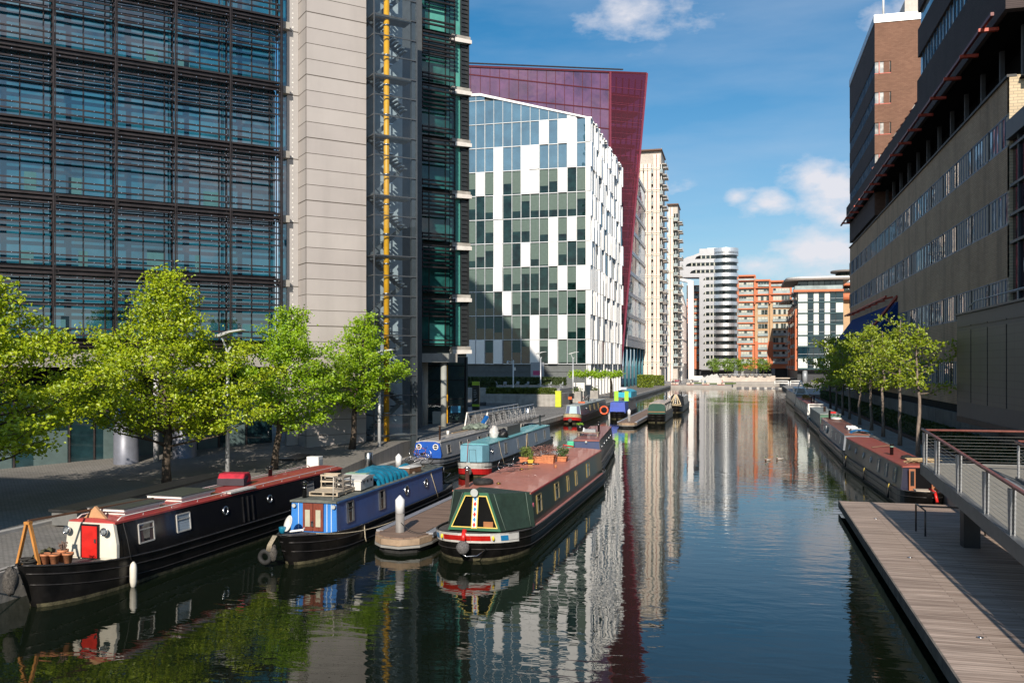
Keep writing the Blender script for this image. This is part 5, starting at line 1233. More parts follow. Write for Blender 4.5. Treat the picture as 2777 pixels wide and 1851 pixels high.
o = m.build('clutter', M('clutter_mixed', (.12, .10, .08), .8, 0, .8, 4)); o.location = b2.r.location; tag(o, 'loose heap of rags and odds and ends along the blue boat roof', 'clutter', kind='stuff')
# ---- boat 3: green widebeam with canopy ----
b3 = Boat('broad dark green boat with long red roof and green canvas bow cover beside the jetty', (-9.75, 31.2, 0), 0, 23.6, 3.7, zg=.78, zb=1.1, bl=3.3, blunt=.42, name='widebeam_boat')
gr = paint('bottle_green', (.012, .032, .022), .3, .15); redrf = paint('faded_red_roof', (.50, .185, .13), .6, .08)
b3.cabin(3.72, 22.4, 2.12, gr, redrf, wb=1.68, wt=1.6, trim=paint('bright_red_trim', (.50, .02, .03), .35, .05), camber=.09, rake=.05)
pinkm = paint('pink_gunwale', (.42, .17, .15), .6, .2)
m = MB().box(1.69, 1.86, 3.6, 22.0, .76, .80); m.build('side_deck', pinkm, b3.r)
gold = M('gold_frame', (.40, .30, .12), .35, .6)
cn = M('white_curtain', (.55, .52, .42), .8)
for y, w_ in ((5.2, .85), (8.9, .85), (11.6, .42), (13.8, .42), (17.4, .85)): b3.window(y, w_, .72, 1.5, frame=gold, curtain=cn)
m = MB(); q = [b3.P(3.9, 1.62, .0), b3.P(3.9, 1.62, .09)]; m.lathe([(.09, 0), (.09, .08)], (b3.P(3.9, 1.62)[0], 3.9, 1.62), 14, 'x'); m.build('tunnel_light', [M('pink_lens', (.6, .12, .18), .3)], b3.r)
# canopy: framed front panel at y=.95, sloping back to the cabin
canv = M('green_canvas', (.019, .042, .031), .75, 0, .2, 2, .5); gpt = paint('panel_green', (.012, .11, .05), .35, .1); yell = M('yellow_line', (.72, .52, .10), .4)
fy = 1.35; top = [(-.42, 2.38), (.42, 2.38)]; z0 = 1.0
ridge = 2.42
vs = [(-1.0, fy, z0), (1.0, fy, z0), (.45, fy+.25, 2.35), (-.45, fy+.25, 2.35), (-1.78, 3.6, .82), (1.78, 3.6, .82), (1.62, 3.6, 2.14), (-1.62, 3.6, 2.14), (0, 3.6, 2.25), (0, fy+1.1, 2.42)]
def grid(a, b_, c, d, n, sagd=0, nrm=(0, 0, 1), seed=0):
    rn = random.Random(seed); a, b_, c, d = map(Vector, (a, b_, c, d)); nrm = Vector(nrm); vs = []
    for i in range(n+1):
        for j in range(n+1):
            u, v = i/n, j/n; p = a.lerp(b_, u).lerp(d.lerp(c, u), v)
            p = p-nrm*sagd*math.sin(math.pi*u)*math.sin(math.pi*v)+nrm*.02*math.sin(u*9+v*14+seed)*(math.sin(math.pi*u)*math.sin(math.pi*v))
            vs.append(p)
    return vs, [(i*(n+1)+j, (i+1)*(n+1)+j, (i+1)*(n+1)+j+1, i*(n+1)+j+1) for i in range(n) for j in range(n)]
m = MB()
for k, (sg) in enumerate((1, -1)):
    vs, fs = grid((sg*1.02, fy, z0-.04), (sg*1.8, 3.75, .80), (sg*1.64, 3.75, 2.15), (sg*.45, fy+.22, 2.33), 12, .10, (sg*.8, -.5, .3), k); m.add(vs, fs, True)
    vs, fs = grid((sg*.45, fy+.22, 2.33), (sg*1.64, 3.75, 2.15), (0, 3.75, 2.27), (0, fy+.7, 2.52), 10, .06, (0, 0, 1), k+4); m.add(vs, fs, True)
vs, fs = grid((-.45, fy+.22, 2.33), (.45, fy+.22, 2.33), (0, fy+.7, 2.52), (0, fy+.7, 2.52), 4); m.add(vs, fs, True)
m.build('canopy', canv, b3.r)
m = MB()
for sg in (1, -1):
    for f_ in (.13, .86):
        a = Vector((sg*1.02, fy, z0)).lerp(Vector((sg*1.8, 3.75, .84)), f_); c = Vector((sg*.45, fy+.22, 2.33)).lerp(Vector((sg*1.64, 3.75, 2.15)), f_)
        md = a.lerp(c, .5)-Vector((sg*.8, -.5, .3))*.06*math.sin(math.pi*f_); m.tube([a+Vector((sg*.015, -.01, 0)), md+Vector((sg*.02, -.015, 0)), c+Vector((sg*.015, -.01, .0))], .014, 4)
m.build('canopy_seam', M('pale_seam', (.12, .17, .14), .8), b3.r)
def fr_(pts0, pts1, y0, y1, mt, name):   # trapezoid ring
    m = MB(); 
    def pt(p, y): k = (p[1]-z0)/1.35; return (p[0], y+.25*k, p[1])
    v = [pt(p, y0) for p in pts0]+[pt(p, y0) for p in pts1]+[pt(p, y1) for p in pts0]+[pt(p, y1) for p in pts1]
    m.add(v, [(i, (i+1) % 4, 4+(i+1) % 4, 4+i) for i in range(4)]+[(8+i, 12+i, 12+(i+1) % 4, 8+(i+1) % 4) for i in range(4)]+[(i, 8+i, 8+(i+1) % 4, (i+1) % 4) for i in range(4)]+[(4+i, 4+(i+1) % 4, 12+(i+1) % 4, 12+i) for i in range(4)])
    return m.build(name, mt, b3.r)
fr_([(-1.04, .98), (1.04, .98), (.47, 2.37), (-.47, 2.37)], [(-.90, 1.10), (.90, 1.10), (.42, 2.25), (-.42, 2.25)], fy-.05, fy+.02, gpt, 'cratch_frame')
fr_([(-.92, 1.085), (.92, 1.085), (.43, 2.265), (-.43, 2.265)], [(-.87, 1.12), (.87, 1.12), (.40, 2.23), (-.40, 2.23)], fy-.065, fy-.051, yell, 'yellow_line')
def slab(x0, x1, za, zb, y0, y1):
    k = lambda z: .25*(z-z0)/1.35
    return [(x0, y0+k(za), za), (x1, y0+k(za), za), (x1, y0+k(zb), zb), (x0, y0+k(zb), zb), (x0, y1+k(za), za), (x1, y1+k(za), za), (x1, y1+k(zb), zb), (x0, y1+k(zb), zb)]
BF = [(0, 1, 2, 3), (7, 6, 5, 4), (0, 4, 5, 1), (1, 5, 6, 2), (2, 6, 7, 3), (3, 7, 4, 0)]
MB().add(slab(-.12, .12, 1.06, 2.28, fy-.085, fy-.066), BF).build('centre_post', yell, b3.r); MB().add(slab(-.08, .08, 1.1, 2.28, fy-.1, fy-.086), BF).build('post_panel', white, b3.r)
m = MB()
for q in range(6):
    zc = 1.2+q*.19; k = .25*(zc-z0)/1.35; m.mat(q % 2); m.add([(0, fy-.105+k-.02, zc-.1), (.06, fy-.105+k, zc), (0, fy-.105+k+.02, zc+.1), (-.06, fy-.105+k, zc)], [(0, 1, 2, 3)])
m.build('diamond', [red, M('sign_blue', (.02, .25, .55), .4)], b3.r)
m = MB().add([(-.9, fy+.05, 1.08), (.9, fy+.05, 1.08), (.42, fy+.28, 2.27), (-.42, fy+.28, 2.27)], [(0, 1, 2, 3)]); m.build('cratch_window', glass('cratch_glass', (.006, .006, .006), ior=1.35), b3.r)
m = MB(); m.mat(1).lathe([(.05, .14), (.12, .07), (.15, 0)], (0, fy-.02, 2.40), 18, 'y'); m.mat(0).lathe([(.15, -.02), (.13, .0)], (0, fy-.03, 2.40), 18, 'y'); m.build('headlamp', [M('lens', (.6, .62, .6), .08, .2), chrome], b3.r)
MB().box(.35, .72, fy-.0, fy+.04, 1.12, 1.32).build('basket', M('wicker', (.35, .14, .05), .8), b3.r)
# painted bow panel
b3.band(1.7, -.02, .36, white, .03, name='bow_panel')
b3.band(.34, .07, .27, red, .04, .0, 'bow_red'); b3.band(1.05, .07, .27, M('sign_blue', (.02, .25, .55), .4), .04, .5, 'bow_blue')
def hp(b, y, d, off): zt = b.zg(y); return (b.w(y)+off, y+max(0, 1-y/b.bl)*.55*d/max(.3, zt)-off, zt-d)
for y in (.42,):
    for sg in (1, -1):
        p = hp(b3, y, .17, .05); o = MB().blob((sg*p[0], p[1], p[2]), .05, .05, .09, 10, 6); o.build('yellow_spot', M('bright_yellow', (.8, .55, .02), .4), b3.r)
MB().blob((0, -.12, .62), .24, .2, .25, 16, 10, .05).build('rope_fender', M('grey_fender', (.16, .15, .15), .95, 0, .4, 25, 1.), b3.r)
MB().tube([(0, -.1, .85), (0, -.06, 1.0), (0, .1, 1.22)], .09, 8).build('red_strap', red, b3.r)
MB().tube([(-.1, -.2, .45), (.15, -.2, .32), (.5, -.0, .32), (.75, .35, .52)], .018, 6).build('chain', steel, b3.r)
b3.chimney(-1.2, 4.3, .72, .085, steel); b3.vent(-.1, 5.2); b3.vent(-.4, 10.5)
ty = thing('tyre', 'black tyre lying flat on the red roof just behind the green canopy', 'tyre', b3.W(-.75, 5.1, 2.2)); MB().torus((0, 0, .12), .32, .12, 'z', 24, 9).build('tyre', rubber, ty)
bicycle('black bicycle lying flat on the left side of the red boat roof', b3.W(-1.25, 9.8, 2.42), (0, R(82), R(-62)), ('bike_black', (.02, .02, .022)), 'bicycles lying on boat roofs')
bicycle('black bicycle lying flat beside another, nearer the flower boxes', b3.W(-.45, 10.9, 2.44), (R(4), R(80), R(-80)), ('bike_black', (.02, .02, .022)), 'bicycles lying on boat roofs')
# planters on boat 3
def foliage(m, c, rx, ry, rz, n, s_, rn, flat=.0):
    for q in range(n):
        a = rn.random()*6.283; u = rn.random()**.5; p = Vector((c[0]+rx*u*math.cos(a), c[1]+ry*u*math.sin(a), c[2]+rz*(rn.random()*2-1)*math.sqrt(max(0, 1-u*u*.8))))
        d1 = Vector((rn.gauss(0, 1), rn.gauss(0, 1), rn.gauss(0, .6))).normalized(); d2 = d1.cross(Vector((rn.gauss(0, 1), rn.gauss(0, 1), rn.gauss(0, 1)))).normalized()
        k = s_*rn.uniform(.6, 1.2); m.add([p-d1*k*.5, p+d2*k*.32, p+d1*k*.5, p-d2*k*.32], [(0, 1, 2, 3)])
rn = random.Random(31)
def planter(label, x, y, a, b_, h, kind, cat='planter'):
    p = thing('planter', label, cat, b3.W(x, y, 2.21), R(rn.uniform(-8, 8)), 'planters on the red boat roof')
    m = MB().add([(-a*.85, -b_*.85, 0), (a*.85, -b_*.85, 0), (a*.85, b_*.85, 0), (-a*.85, b_*.85, 0), (-a, -b_, h), (a, -b_, h), (a, b_, h), (-a, b_, h)], [(3, 2, 1, 0), (4, 5, 6, 7), (0, 1, 5, 4), (1, 2, 6, 5), (2, 3, 7, 6), (3, 0, 4, 7)]); m.box(-a-.02, a+.02, -b_-.02, b_+.02, h-.05, h+.01)
    m.build('trough', terracotta if kind != 'y' else M('yellow_pot', (.7, .45, .05), .5), p)
    f_ = MB(); mt = {'dry': M('dried_flower', (.24, .13, .11), .9, 0, .5, 8), 'grn': M('herb_green', (.12, .17, .03), .8, 0, .5, 8), 'dk': M('dark_leaf', (.05, .11, .02), .7, 0, .4, 8), 'y': M('herb_green', (.12, .17, .03), .8)}[kind]
    foliage(f_, (0, 0, h+.28), a*1.25, b_*1.3, .3, 260 if kind != 'y' else 40, .1, rn)
    for q in range(24): f_.bar((rn.uniform(-a, a)*.7, rn.uniform(-b_, b_)*.7, h), (rn.uniform(-a, a)*1.2, rn.uniform(-b_, b_)*1.2, h+rn.uniform(.2, .55)), .012)
    f_.build('plant', mt, p)
planter('terracotta trough of yellow green herbs at the left of the roof garden', -.95, 13.6, .22, .3, .3, 'grn'); planter('small yellow pot in front of the dried flowers', -.5, 12.9, .13, .13, .24, 'y')
planter('terracotta trough of brown dried flowers in the middle of the roof garden', -.35, 13.9, .35, .28, .32, 'dry'); planter('large terracotta trough of dried flowers nearer the roof middle', .25, 13.8, .3, .32, .42, 'dry'); planter('terracotta pot with dark leafy plant at the right of the roof garden', .7, 14.9, .28, .3, .25, 'dk')
MB().tube([(0, 0, 0), (.05, .1, 1.5)], .015, 5).build('cane', M('cane', (.5, .36, .18), .8), bpy.data.objects['planter'])
o = MB().prismx([(-.9, 0), (.9, 0), (1.0, .14), (-.95, .12)], -.7, .55).build('white_hatch', M('pale_hatch', (.58, .58, .58), .4)); o.location = b3.W(-.65, 18.2, 2.18); tag(o, 'pale slanted hatch cover on the left of the red roof beyond the plants', 'hatch')
m = MB().lathe([(.07, 0), (.05, .16)], n=10); o = m.build('orange_cup', terracotta); o.location = b3.W(.95, 12.0, 2.2); tag(o, 'tiny orange pot alone near the right edge of the red roof', 'flower pot')
# ---- boat 4: pale blue with white and red bow band ----
b4 = Boat('pale turquoise narrowboat with a white and red banded bow, moored behind the long red roof', (-16.9, 55.0, 0), 0, 22.5, 2.1, zg=.82, zb=1.0, bl=1.6, blunt=.32)
cy = paint('turquoise_blue', (.16, .36, .46), .5, .2); pb = paint('slate_blue', (.24, .32, .42), .5, .2)
b4.cabin(1.6, 21.2, 2.02, pb, paint('turquoise_roof', (.15, .42, .46), .6, .25), wb=.96, wt=.84, camber=.04, rake=.1)
m = MB().prism([(-.95, 1.55), (-.75, .75), (.72, .75), (.95, 1.55), (.95, 1.7), (-.95, 1.7)], .85, 2.0); m.build('bow_cabin', cy, b4.r)
m = MB().tube([(-.15, .73, .95), (-.15, .73, 1.75), (.28, .73, 1.75), (.32, .73, .95)], .012, 5); m.build('door_line', M('dark_line', (.03, .03, .03), .8), b4.r)
MB().tube([(-.28, .65, .95), (-.2, .62, 2.2), (-.05, .62, 2.25)], .018, 5).build('mop', M('mop_red', (.5, .08, .06), .5), b4.r)
b4.band(1.9, .0, .42, paint('band_white', (.72, .70, .66), .4, .1), .02, name='white_band'); b4.band(1.85, .42, .8, paint('band_red', (.55, .02, .02), .4, .1), .026, name='red_band')
MB().blob((.05, -.1, .42), .22, .16, .25, 14, 9, .06).build('rope_fender', M('matted_rope', (.10, .09, .08), .95, 0, .5, 20, 1.), b4.r)
b4.window(2.5, .3, .42, kind='port')
for y, w_ in ((6.0, .6), (9.6, .32), (12.5, .6), (15.6, .6), (18.9, .6)): b4.window(y, w_, .72, 1.42, bars=0, pane=M('beige_blind', (.28, .26, .22), .6))
b4.chimney(.3, 19.8, .9, .08, M('grey_flue', (.12, .12, .13), .5, .4), False)
MB().box(-.8, .45, 8.2, 12.2, 2.06, 2.75).build('roof_box', M('roof_box_grey', (.13, .13, .125), .7), b4.r)
for (lab, x, y, s_, mt) in (('white rubble sack on the turquoise boat roof', -.1, 6.6, (.34, .36, .48), M('sack_white', (.62, .60, .58), .6, 0, .15, 6, .5)), ('black refuse sack beside the white one on the turquoise boat roof', .45, 7.0, (.4, .42, .38), M('sack_black', (.015, .015, .017), .3, 0, .4, 6, .6))):
    o = MB().blob((0, 0, s_[2]*.7), *s_, 14, 9, .24).blob((.05, .08, s_[2]*1.35), s_[0]*.45, s_[1]*.5, s_[2]*.4, 9, 6, .3).build('sack', mt); o.location = b4.W(x, y, 2.03); tag(o, lab, 'sack')
rope_obj([b4.W(.86, 4.3, 2.05), b4.W(1.0, 4.4, 1.2), b4.W(1.2, 4.6, .4)], 'pale rope down the side of the turquoise boat', .02)
# ---- boat 5: grey with blue front and two portholes ----
b5 = Boat('light grey narrowboat with a royal blue front and two round portholes, against the quay', (-20.45, 54.6, 0), 0, 19.5, 2.1, hull=hullk, zg=.9, zb=1.15, bl=3.0)
gy = paint('light_grey', (.36, .37, .39), .45, .3)
b5.cabin(2.8, 18.6, 2.04, gy, paint('roof_grey', (.40, .38, .36), .7, .35), wb=.97, wt=.84, handrail=gy, camber=.1, rake=.1)
b5.band(19.4, -.02, .42, gy, .018, y0=.0, name='grey_gunwale')
royal = paint('royal_blue', (.012, .085, .42), .35, .05)
m = MB().prismy([(-.95, .98), (.95, .98), (.98, 1.25), (.84, 1.95), (.5, 2.06), (-.5, 2.06), (-.84, 1.95), (-.98, 1.25)], 2.66, 2.79); m.build('bulkhead', royal, b5.r)
for x in (-.6, .58):
    m = MB(); m.mat(0).torus((x, 2.63, 1.72), .17, .035, 'y', 20, 6); m.mat(1).lathe([(.16, 0), (.16, .02)], (x, 2.62, 1.72), 18, 'y'); m.mat(0).box(x-.17, x+.17, 2.6, 2.62, 1.70, 1.74); m.build('porthole', [white, wglass], b5.r)
for y, w_ in ((4.5, .75), (7.3, .6), (9.2, .55), (12.0, .8), (14.5, .6)): b5.window(y, w_, .55, 1.45, frame=M('dull_frame', (.3, .29, .27), .5), curtain=M('beige_curtain', (.34, .27, .21), .8))
b5.chimney(.55, 3.6, .95, .07, M('rusty_flue', (.10, .055, .04), .7), False)
rn = random.Random(77)
m = MB(); 
for q in range(18): m.blob((rn.uniform(-.5, .5), rn.uniform(12, 15.5), 2.3), rn.uniform(.2, .45), rn.uniform(.2, .5), rn.uniform(.1, .28), 9, 6, .25, rn)
o = m.build('covered_heap', M('heap_pale_green', (.22, .27, .22), .8, 0, .6, 2, .4)); o.location = b5.r.location; tag(o, 'pale green sheeting bundled over goods on the grey boat roof', 'bundle')
o = MB().bar((0, 0, .1), (.3, .5, .75), .28, .2).build('blue_bag', M('bag_blue', (.01, .12, .4), .5)); o.location = b5.W(.1, 15.4, 2.3); tag(o, 'bright blue bag stuck upright in the bundle on the grey boat', 'bag')
o = MB().bar((0, 0, 0), (.4, 2.6, .05), .12, .04).build('plank', M('new_plank', (.5, .36, .22), .7)); o.location = b5.W(-.2, 8.6, 2.2); tag(o, 'bare timber plank lying along the grey boat roof', 'plank')
m = MB().lathe([(.1, 0), (.11, .3)], n=12); o = m.build('paint_pot', white); o.location = b5.W(-.2, 7.6, 2.15); tag(o, 'white paint tub with blue label on the grey boat roof', 'tub')
bicycle('red bicycle leaning at the bow of the grey boat', b5.W(-.2, 1.3, 1.0), (R(20), 0, R(80)), ('bike_red', (.35, .12, .10)), 'bicycles on boat decks')
# ---- boat 6: navy transom, red roof ----
b6 = Boat('navy blue narrowboat with dusty red roof, stern on behind the broad green boat', (-9.85, 56.6, 0), R(4.6), 19.0, 2.3, zg=.8, zb=1.0, bl=1.8, blunt=.4)
nv = paint('navy', (.014, .035, .12), .45, .2)
b6.cabin(3.4, 17.5, 2.14, paint('worn_grey', (.16, .15, .15), .6, .3), paint('dusty_red', (.30, .11, .10), .7, .2), wb=1.0, wt=.86, front=nv, camber=.04, rake=.1)
b6.chimney(.45, 8.8, .85, .08, black, False, steel); b6.lamp(.0, 2.05, r_=.07)
for y in (5.5, 8, 10.5, 13, 15.4): b6.window(y, .3, .3, kind='port')
rc = thing('roof_rack', 'low wooden rack with boxes on the navy boat roof', 'rack', b6.W(-.1, 6.6, 2.18), R(4)); m = MB(); m.box(-.75, .75, -.35, .35, .25, .3)
for x in (-.7, .62): m.box(x, x+.08, -.3, .3, 0, .25)
m.build('rack', wood, rc); MB().box(-.3, .5, -.25, .25, .3, .5).build('tray', galv, rc)
pt = thing('plant_tub', 'black tub of bright green grass on the navy boat roof', 'plant pot', b6.W(-.75, 7.0, 2.5)); MB().lathe([(.2, 0), (.27, .45)], n=14).build('tub', black, pt); m = MB(); foliage(m, (0, 0, .5), .26, .26, .1, 160, .12, rn); m.build('grass', M('bright_grass', (.16, .32, .02), .7), pt)
o = MB().box(0, .45, 0, .3, 0, .75).build('jerrycan_pair', M('mint_plastic', (.08, .5, .28), .4), bevel=.05); o.location = b6.W(-1.25, 3.0, 1.35); tag(o, 'mint green water carrier at the stern of the navy boat', 'container')
o = MB().tube([(0, 0, 0), (.05, 0, .55), (.75, 0, .45)], .05, 7).build('red_hose', red); o.location = b6.W(-1.55, 3.0, 1.3); tag(o, 'bright red handle loop beside the mint green carrier', 'hose')
pt = thing('plant_pot', 'white pot of lime green leaves at the stern of the navy boat', 'plant pot', b6.W(.75, 2.3, .85)); MB().lathe([(.12, 0), (.16, .25)], n=12).build('pot', white, pt); m = MB(); foliage(m, (0, 0, .32), .2, .2, .12, 120, .1, rn); m.build('leaves', M('bright_grass', (.16, .32, .02), .7), pt)
# ---- boat 7: cream/red bow, pale blue front ----
b7 = Boat('dark blue narrowboat with pale blue panels and cream and red banded bow', (-20.3, 108.6, 0), 0, 25.5, 2.2, zg=.95, zb=1.25, bl=1.4, blunt=.3)
lb = paint('pale_blue', (.36, .50, .56), .45, .1)
b7.cabin(1.9, 24, 2.2, paint('dark_slate', (.055, .055, .07), .45, .2), paint('pale_grey_roof', (.34, .38, .38), .6, .2), wb=1.0, wt=.82, trim=lb, front=lb, camber=.04, rake=.25)
m = MB()
for x0, x1, xa, xb in ((-.92, -.5, -.78, -.42), (.5, .92, .42, .78)): m.add([(x0, 1.86, 1.15), (x1, 1.86, 1.15), (xb, 2.08, 2.1), (xa, 2.08, 2.1)], [(0, 1, 2, 3)])
m.build('navy_panel', nv, b7.r)
b7.band(1.6, -.05, .4, paint('band_cream', (.68, .58, .36), .4, .1), .02, name='cream_band'); b7.band(1.6, .4, .78, paint('band_red', (.55, .02, .02), .4, .1), .026, name='red_band')
MB().blob((0, -.1, .45), .26, .2, .26, 12, 8, .06).build('rope_fender', M('matted_rope', (.10, .09, .08), .95, 0, .5, 20, 1.), b7.r)
for y in (9.5, 13, 16.5): b7.window(y, .7, .75, 1.6, frame=gold, curtain=cn)
b7.window(6.5, .4, .4, kind='port'); b7.chimney(0, 13.5, .6, .09, black, False)
o = MB().box(-.45, .45, -.25, .25, 0, .18).build('orange_box', M('orange_plastic', (.6, .12, .03), .5), bevel=.04); o.location = b7.W(0, 8.2, 2.25); tag(o, 'small orange bundle on the roof of the dark blue boat', 'bundle')
o = MB().blob((0, 0, .12), .5, .9, .15, 12, 6, .1).build('deflated_raft', galv); o.location = b7.W(.1, 16.5, 2.25); tag(o, 'dull grey bundle on the far roof of the dark blue boat', 'bundle')
# ---- boat 8: blue tarpaulin cover, lime jackets and cyan awning ----
b8 = Boat('narrowboat hidden under a bright blue cover with cyan sheeting farther back', (-16.1, 119.6, 0), 0, 15.5, 2.2, zg=.85, zb=1.0, bl=1.8, blunt=.35)
bc = M('cover_blue', (.008, .055, .42), .5, 0, .15, 2, .3)
b8.cabin(4.4, 14.5, 2.2, paint('worn_grey', (.16, .15, .15), .6, .3), paint('brown_grey_roof', (.25, .23, .2), .7, .3), wb=1.0, wt=.9, camber=.04)
m = MB().prism([(-1.05, .7), (1.05, .7), (1.08, 4.6), (-1.08, 4.6)], .8, .81); vs = [(-1.08, .9, .82), (1.08, .9, .82), (1.1, 4.7, .82), (-1.1, 4.7, .82), (-.95, 1.1, 2.2), (.95, 1.1, 2.2), (.98, 4.6, 2.28), (-.98, 4.6, 2.28)]
MB().add(vs, [(4, 5, 6, 7), (0, 1, 5, 4), (1, 2, 6, 5), (2, 3, 7, 6), (3, 0, 4, 7)]).build('cover', bc, b8.r)
lime = M('lime_fabric', (.35, .75, .03), .6)
for i, x in enumerate((-.95, .45)):
    o = MB().prismx([(0, 0), (.2, 0), (.15, 1.35), (.05, 1.35)], 0, .55).build('lime_jacket', lime); o.location = b8.W(x, 4.9, 2.25); tag(o, ['lime green hanging jacket on the left of the dark opening', 'lime green hanging jacket on the right of the dark opening'][i], 'jacket', 'lime green jackets above the blue cover')
o = MB().add(*drape(-1.1, 1.1, 0, 7, lambda u, v: 1.3+.35*math.sin(math.pi*u), 14, 20, 6), True).build('cyan_sheet', M('cyan_tarp', (.02, .38, .55), .5, 0, .2, 3)); o.location = b8.W(0, 7, 2.1); tag(o, 'cyan sheeting stretched over the far half of the blue covered boat', 'tarpaulin')
m = MB()
for sg in (-1, 1): m.box(sg*1.1-.02, sg*1.1+.02, 0, 7, .55, 1.35)
m.box(-1.1, 1.1, -.02, .02, .6, 1.3); o = m.build('cyan_valance', M('cyan_tarp', (.02, .38, .55), .5)); o.location = b8.W(0, 7, 2.1); tag(o, 'cyan side screen hanging under the sheeting of the blue covered boat', 'tarpaulin')
m = MB().prismx([(0, 0), (3.2, 0), (1.8, .35), (.2, .25)], -.9, .2); o = m.build('upturned_dinghy', M('dinghy_white', (.7, .7, .72), .4)); o.location = b8.W(0, 9, 3.7); tag(o, 'white upturned dinghy on top of the cyan sheeting', 'dinghy')
lbz = thing('lifebuoy', 'orange lifebuoy with white bands at the corner of the blue covered boat', 'lifebuoy', (-17.6, 118.5, 1.25)); m = MB(); m.torus((0, 0, 0), .5, .12, 'y', 24, 8); m.mat(1)
for q in range(4):
    a = R(45+90*q); m.torus((.5*math.cos(a), 0, .5*math.sin(a)), .12, .02, 'z', 8, 4)
m.build('ring', [M('buoy_orange', (.75, .10, .02), .5), white], lbz)
# ---- boat 9: green stern, 10: black canopy with painted triangle ----
b9 = Boat('black narrowboat with a dark green rounded stern cabin beside the far jetty', (-10.35, 113.2, 0), 0, 15.0, 2.3, zg=1.0, zb=1.1, bl=1.5, blunt=.3)
b9.cabin(1.9, 13.6, 2.35, paint('worn_grey2', (.2, .19, .17), .6, .2), paint('beige_roof', (.50, .42, .36), .6, .1), wb=1.05, wt=.95, camber=.05)
dg = paint('stern_green', (.010, .065, .045), .4, .1)
m = MB().prismy([(-1.05, 1.0), (1.05, 1.0), (1.1, 1.6), (1.0, 2.1), (.6, 2.35), (-.6, 2.35), (-1.0, 2.1), (-1.1, 1.6)], 1.4, 2.1); m.build('stern_cabin', dg, b9.r)
MB().box(-1.05, 1.05, 1.34, 1.39, 1.3, 1.36).build('brass_rail', M('copper_rail', (.5, .22, .1), .4), b9.r)
for y in (4, 6.5, 9, 11.5): b9.window(y, .6, .7, 1.7, frame=M('pale_frame', (.5, .48, .45), .4))
b9.chimney(.2, 11, .6, .1, M('pale_blue_can', (.3, .45, .5), .5), False)
b10 = Boat('black canopied narrowboat with a cream painted triangle on its bow, farthest by the left jetty', (-9.75, 138.2, 0), 0, 20, 2.3, zg=.9, zb=1.3, bl=3.2, blunt=.45)
b10.cabin(5.2, 18.5, 2.2, paint('silver_grey', (.33, .33, .33), .5, .2), paint('silver_roof', (.42, .42, .41), .5, .2), wb=1.05, wt=.92, camber=.05)
vs = [(-.8, 1.3, 1.25), (.8, 1.3, 1.25), (1.1, 5.3, .85), (-1.1, 5.3, .85), (-.35, 2.4, 2.75), (.35, 2.4, 2.75), (.95, 5.3, 2.3), (-.95, 5.3, 2.3)]
MB().add(vs, [(4, 5, 6, 7), (0, 1, 5, 4), (1, 2, 6, 5), (3, 0, 4, 7)]).build('canopy', M('black_canvas', (.012, .012, .014), .8), b10.r)
m = MB(); cr_ = M('cream_paint', (.68, .55, .36), .5)
for a, c in (((-.8, 1.22, 1.25), (-.1, 2.3, 2.7)), ((.8, 1.22, 1.25), (.1, 2.3, 2.7)), ((-.8, 1.22, 1.25), (.8, 1.22, 1.25)), ((-.35, 1.22, 1.3), (-.1, 2.3, 2.6)), ((.35, 1.22, 1.3), (.1, 2.3, 2.6))): m.bar(a, c, .11)
m.build('painted_frame', cr_, b10.r)
m = MB()
for q in range(5): m.blob((0, 1.2+q*.25, 1.45+q*.28), .1, .1, .12, 8, 5)
m.build('painted_motif', white, b10.r)
b10.band(1.4, .05, .2, cr_, .02, name='cream_scroll')
b10.chimney(.3, 11, .6, .09, black, False)
# ---- right bank chain ----
grp_r = 'narrowboats moored in the basin'
r1 = Boat('near right narrowboat with red roof, open dark doors and sticks on top', (8.85, 47.15, 0), R(2.2), 21.2, 2.15, zg=.85, zb=1.05, bl=2.1, side=-1)
r1.cabin(1.75, 20.4, 2.1, paint('grimy_black', (.045, .04, .042), .4, .5), paint('brick_red_roof', (.34, .075, .055), .6, .12), wb=1.0, wt=.86, trim=paint('red_edge', (.4, .03, .02), .4, .05), front=paint('midnight', (.010, .010, .035), .25, .05), camber=.05, rake=.1)
for y in (3.4, 5.7, 8.0): r1.window(y, .6, .72, 1.5, frame=M('dull_frame', (.3, .29, .27), .5), curtain=cn)
for y in (10.4, 13.0, 15.9, 18.6): r1.window(y, .3, .3, kind='port')
m = MB(); m.box(-.3, .42, 1.70, 1.75, .9, 2.02); m.build('doorway', M('gallery_shade', (.006, .006, .007), .95, spec=.1), r1.r)
for x0 in (-.62, .44):
    m = MB(); m.mat(0).box(x0, x0+.3, 1.57, 1.62, .88, 2.0); m.mat(1).box(x0+.06, x0+.24, 1.555, 1.569, 1.15, 1.9); m.build('door', [M('orange_door', (.34, .12, .05), .45), wglass], r1.r)
MB().blob((.72, .9, 1.35), .13, .13, .14, 12, 8).build('brass_lamp', chrome, r1.r)
MB().tube([(.2, .9, 1.1), (.25, .1, 1.05), (.3, -.12, .6)], .07, 7).build('red_strap', red, r1.r)
MB().box(-.5, .4, .6, 1.3, 1.0, 1.06).build('bow_cloth', M('pale_cloth', (.5, .42, .34), .8), r1.r)
r1.chimney(-.35, 7.3, .6, .1, black, False, M('pale_green_band', (.3, .5, .4), .5))
r1.band(22, -.02, .0, hullk, .02, name='edge') if False else None
m = MB(); rn = random.Random(9)
for q in range(60): a = rn.gauss(0, .5); c = Vector((rn.uniform(-.35, .45), rn.uniform(-.35, .5), .03+rn.random()*.18)); d_ = Vector((math.cos(a), math.sin(a)*.9, rn.uniform(-.08, .12)))*rn.uniform(.25, .6); m.bar(c-d_, c+d_, .022)
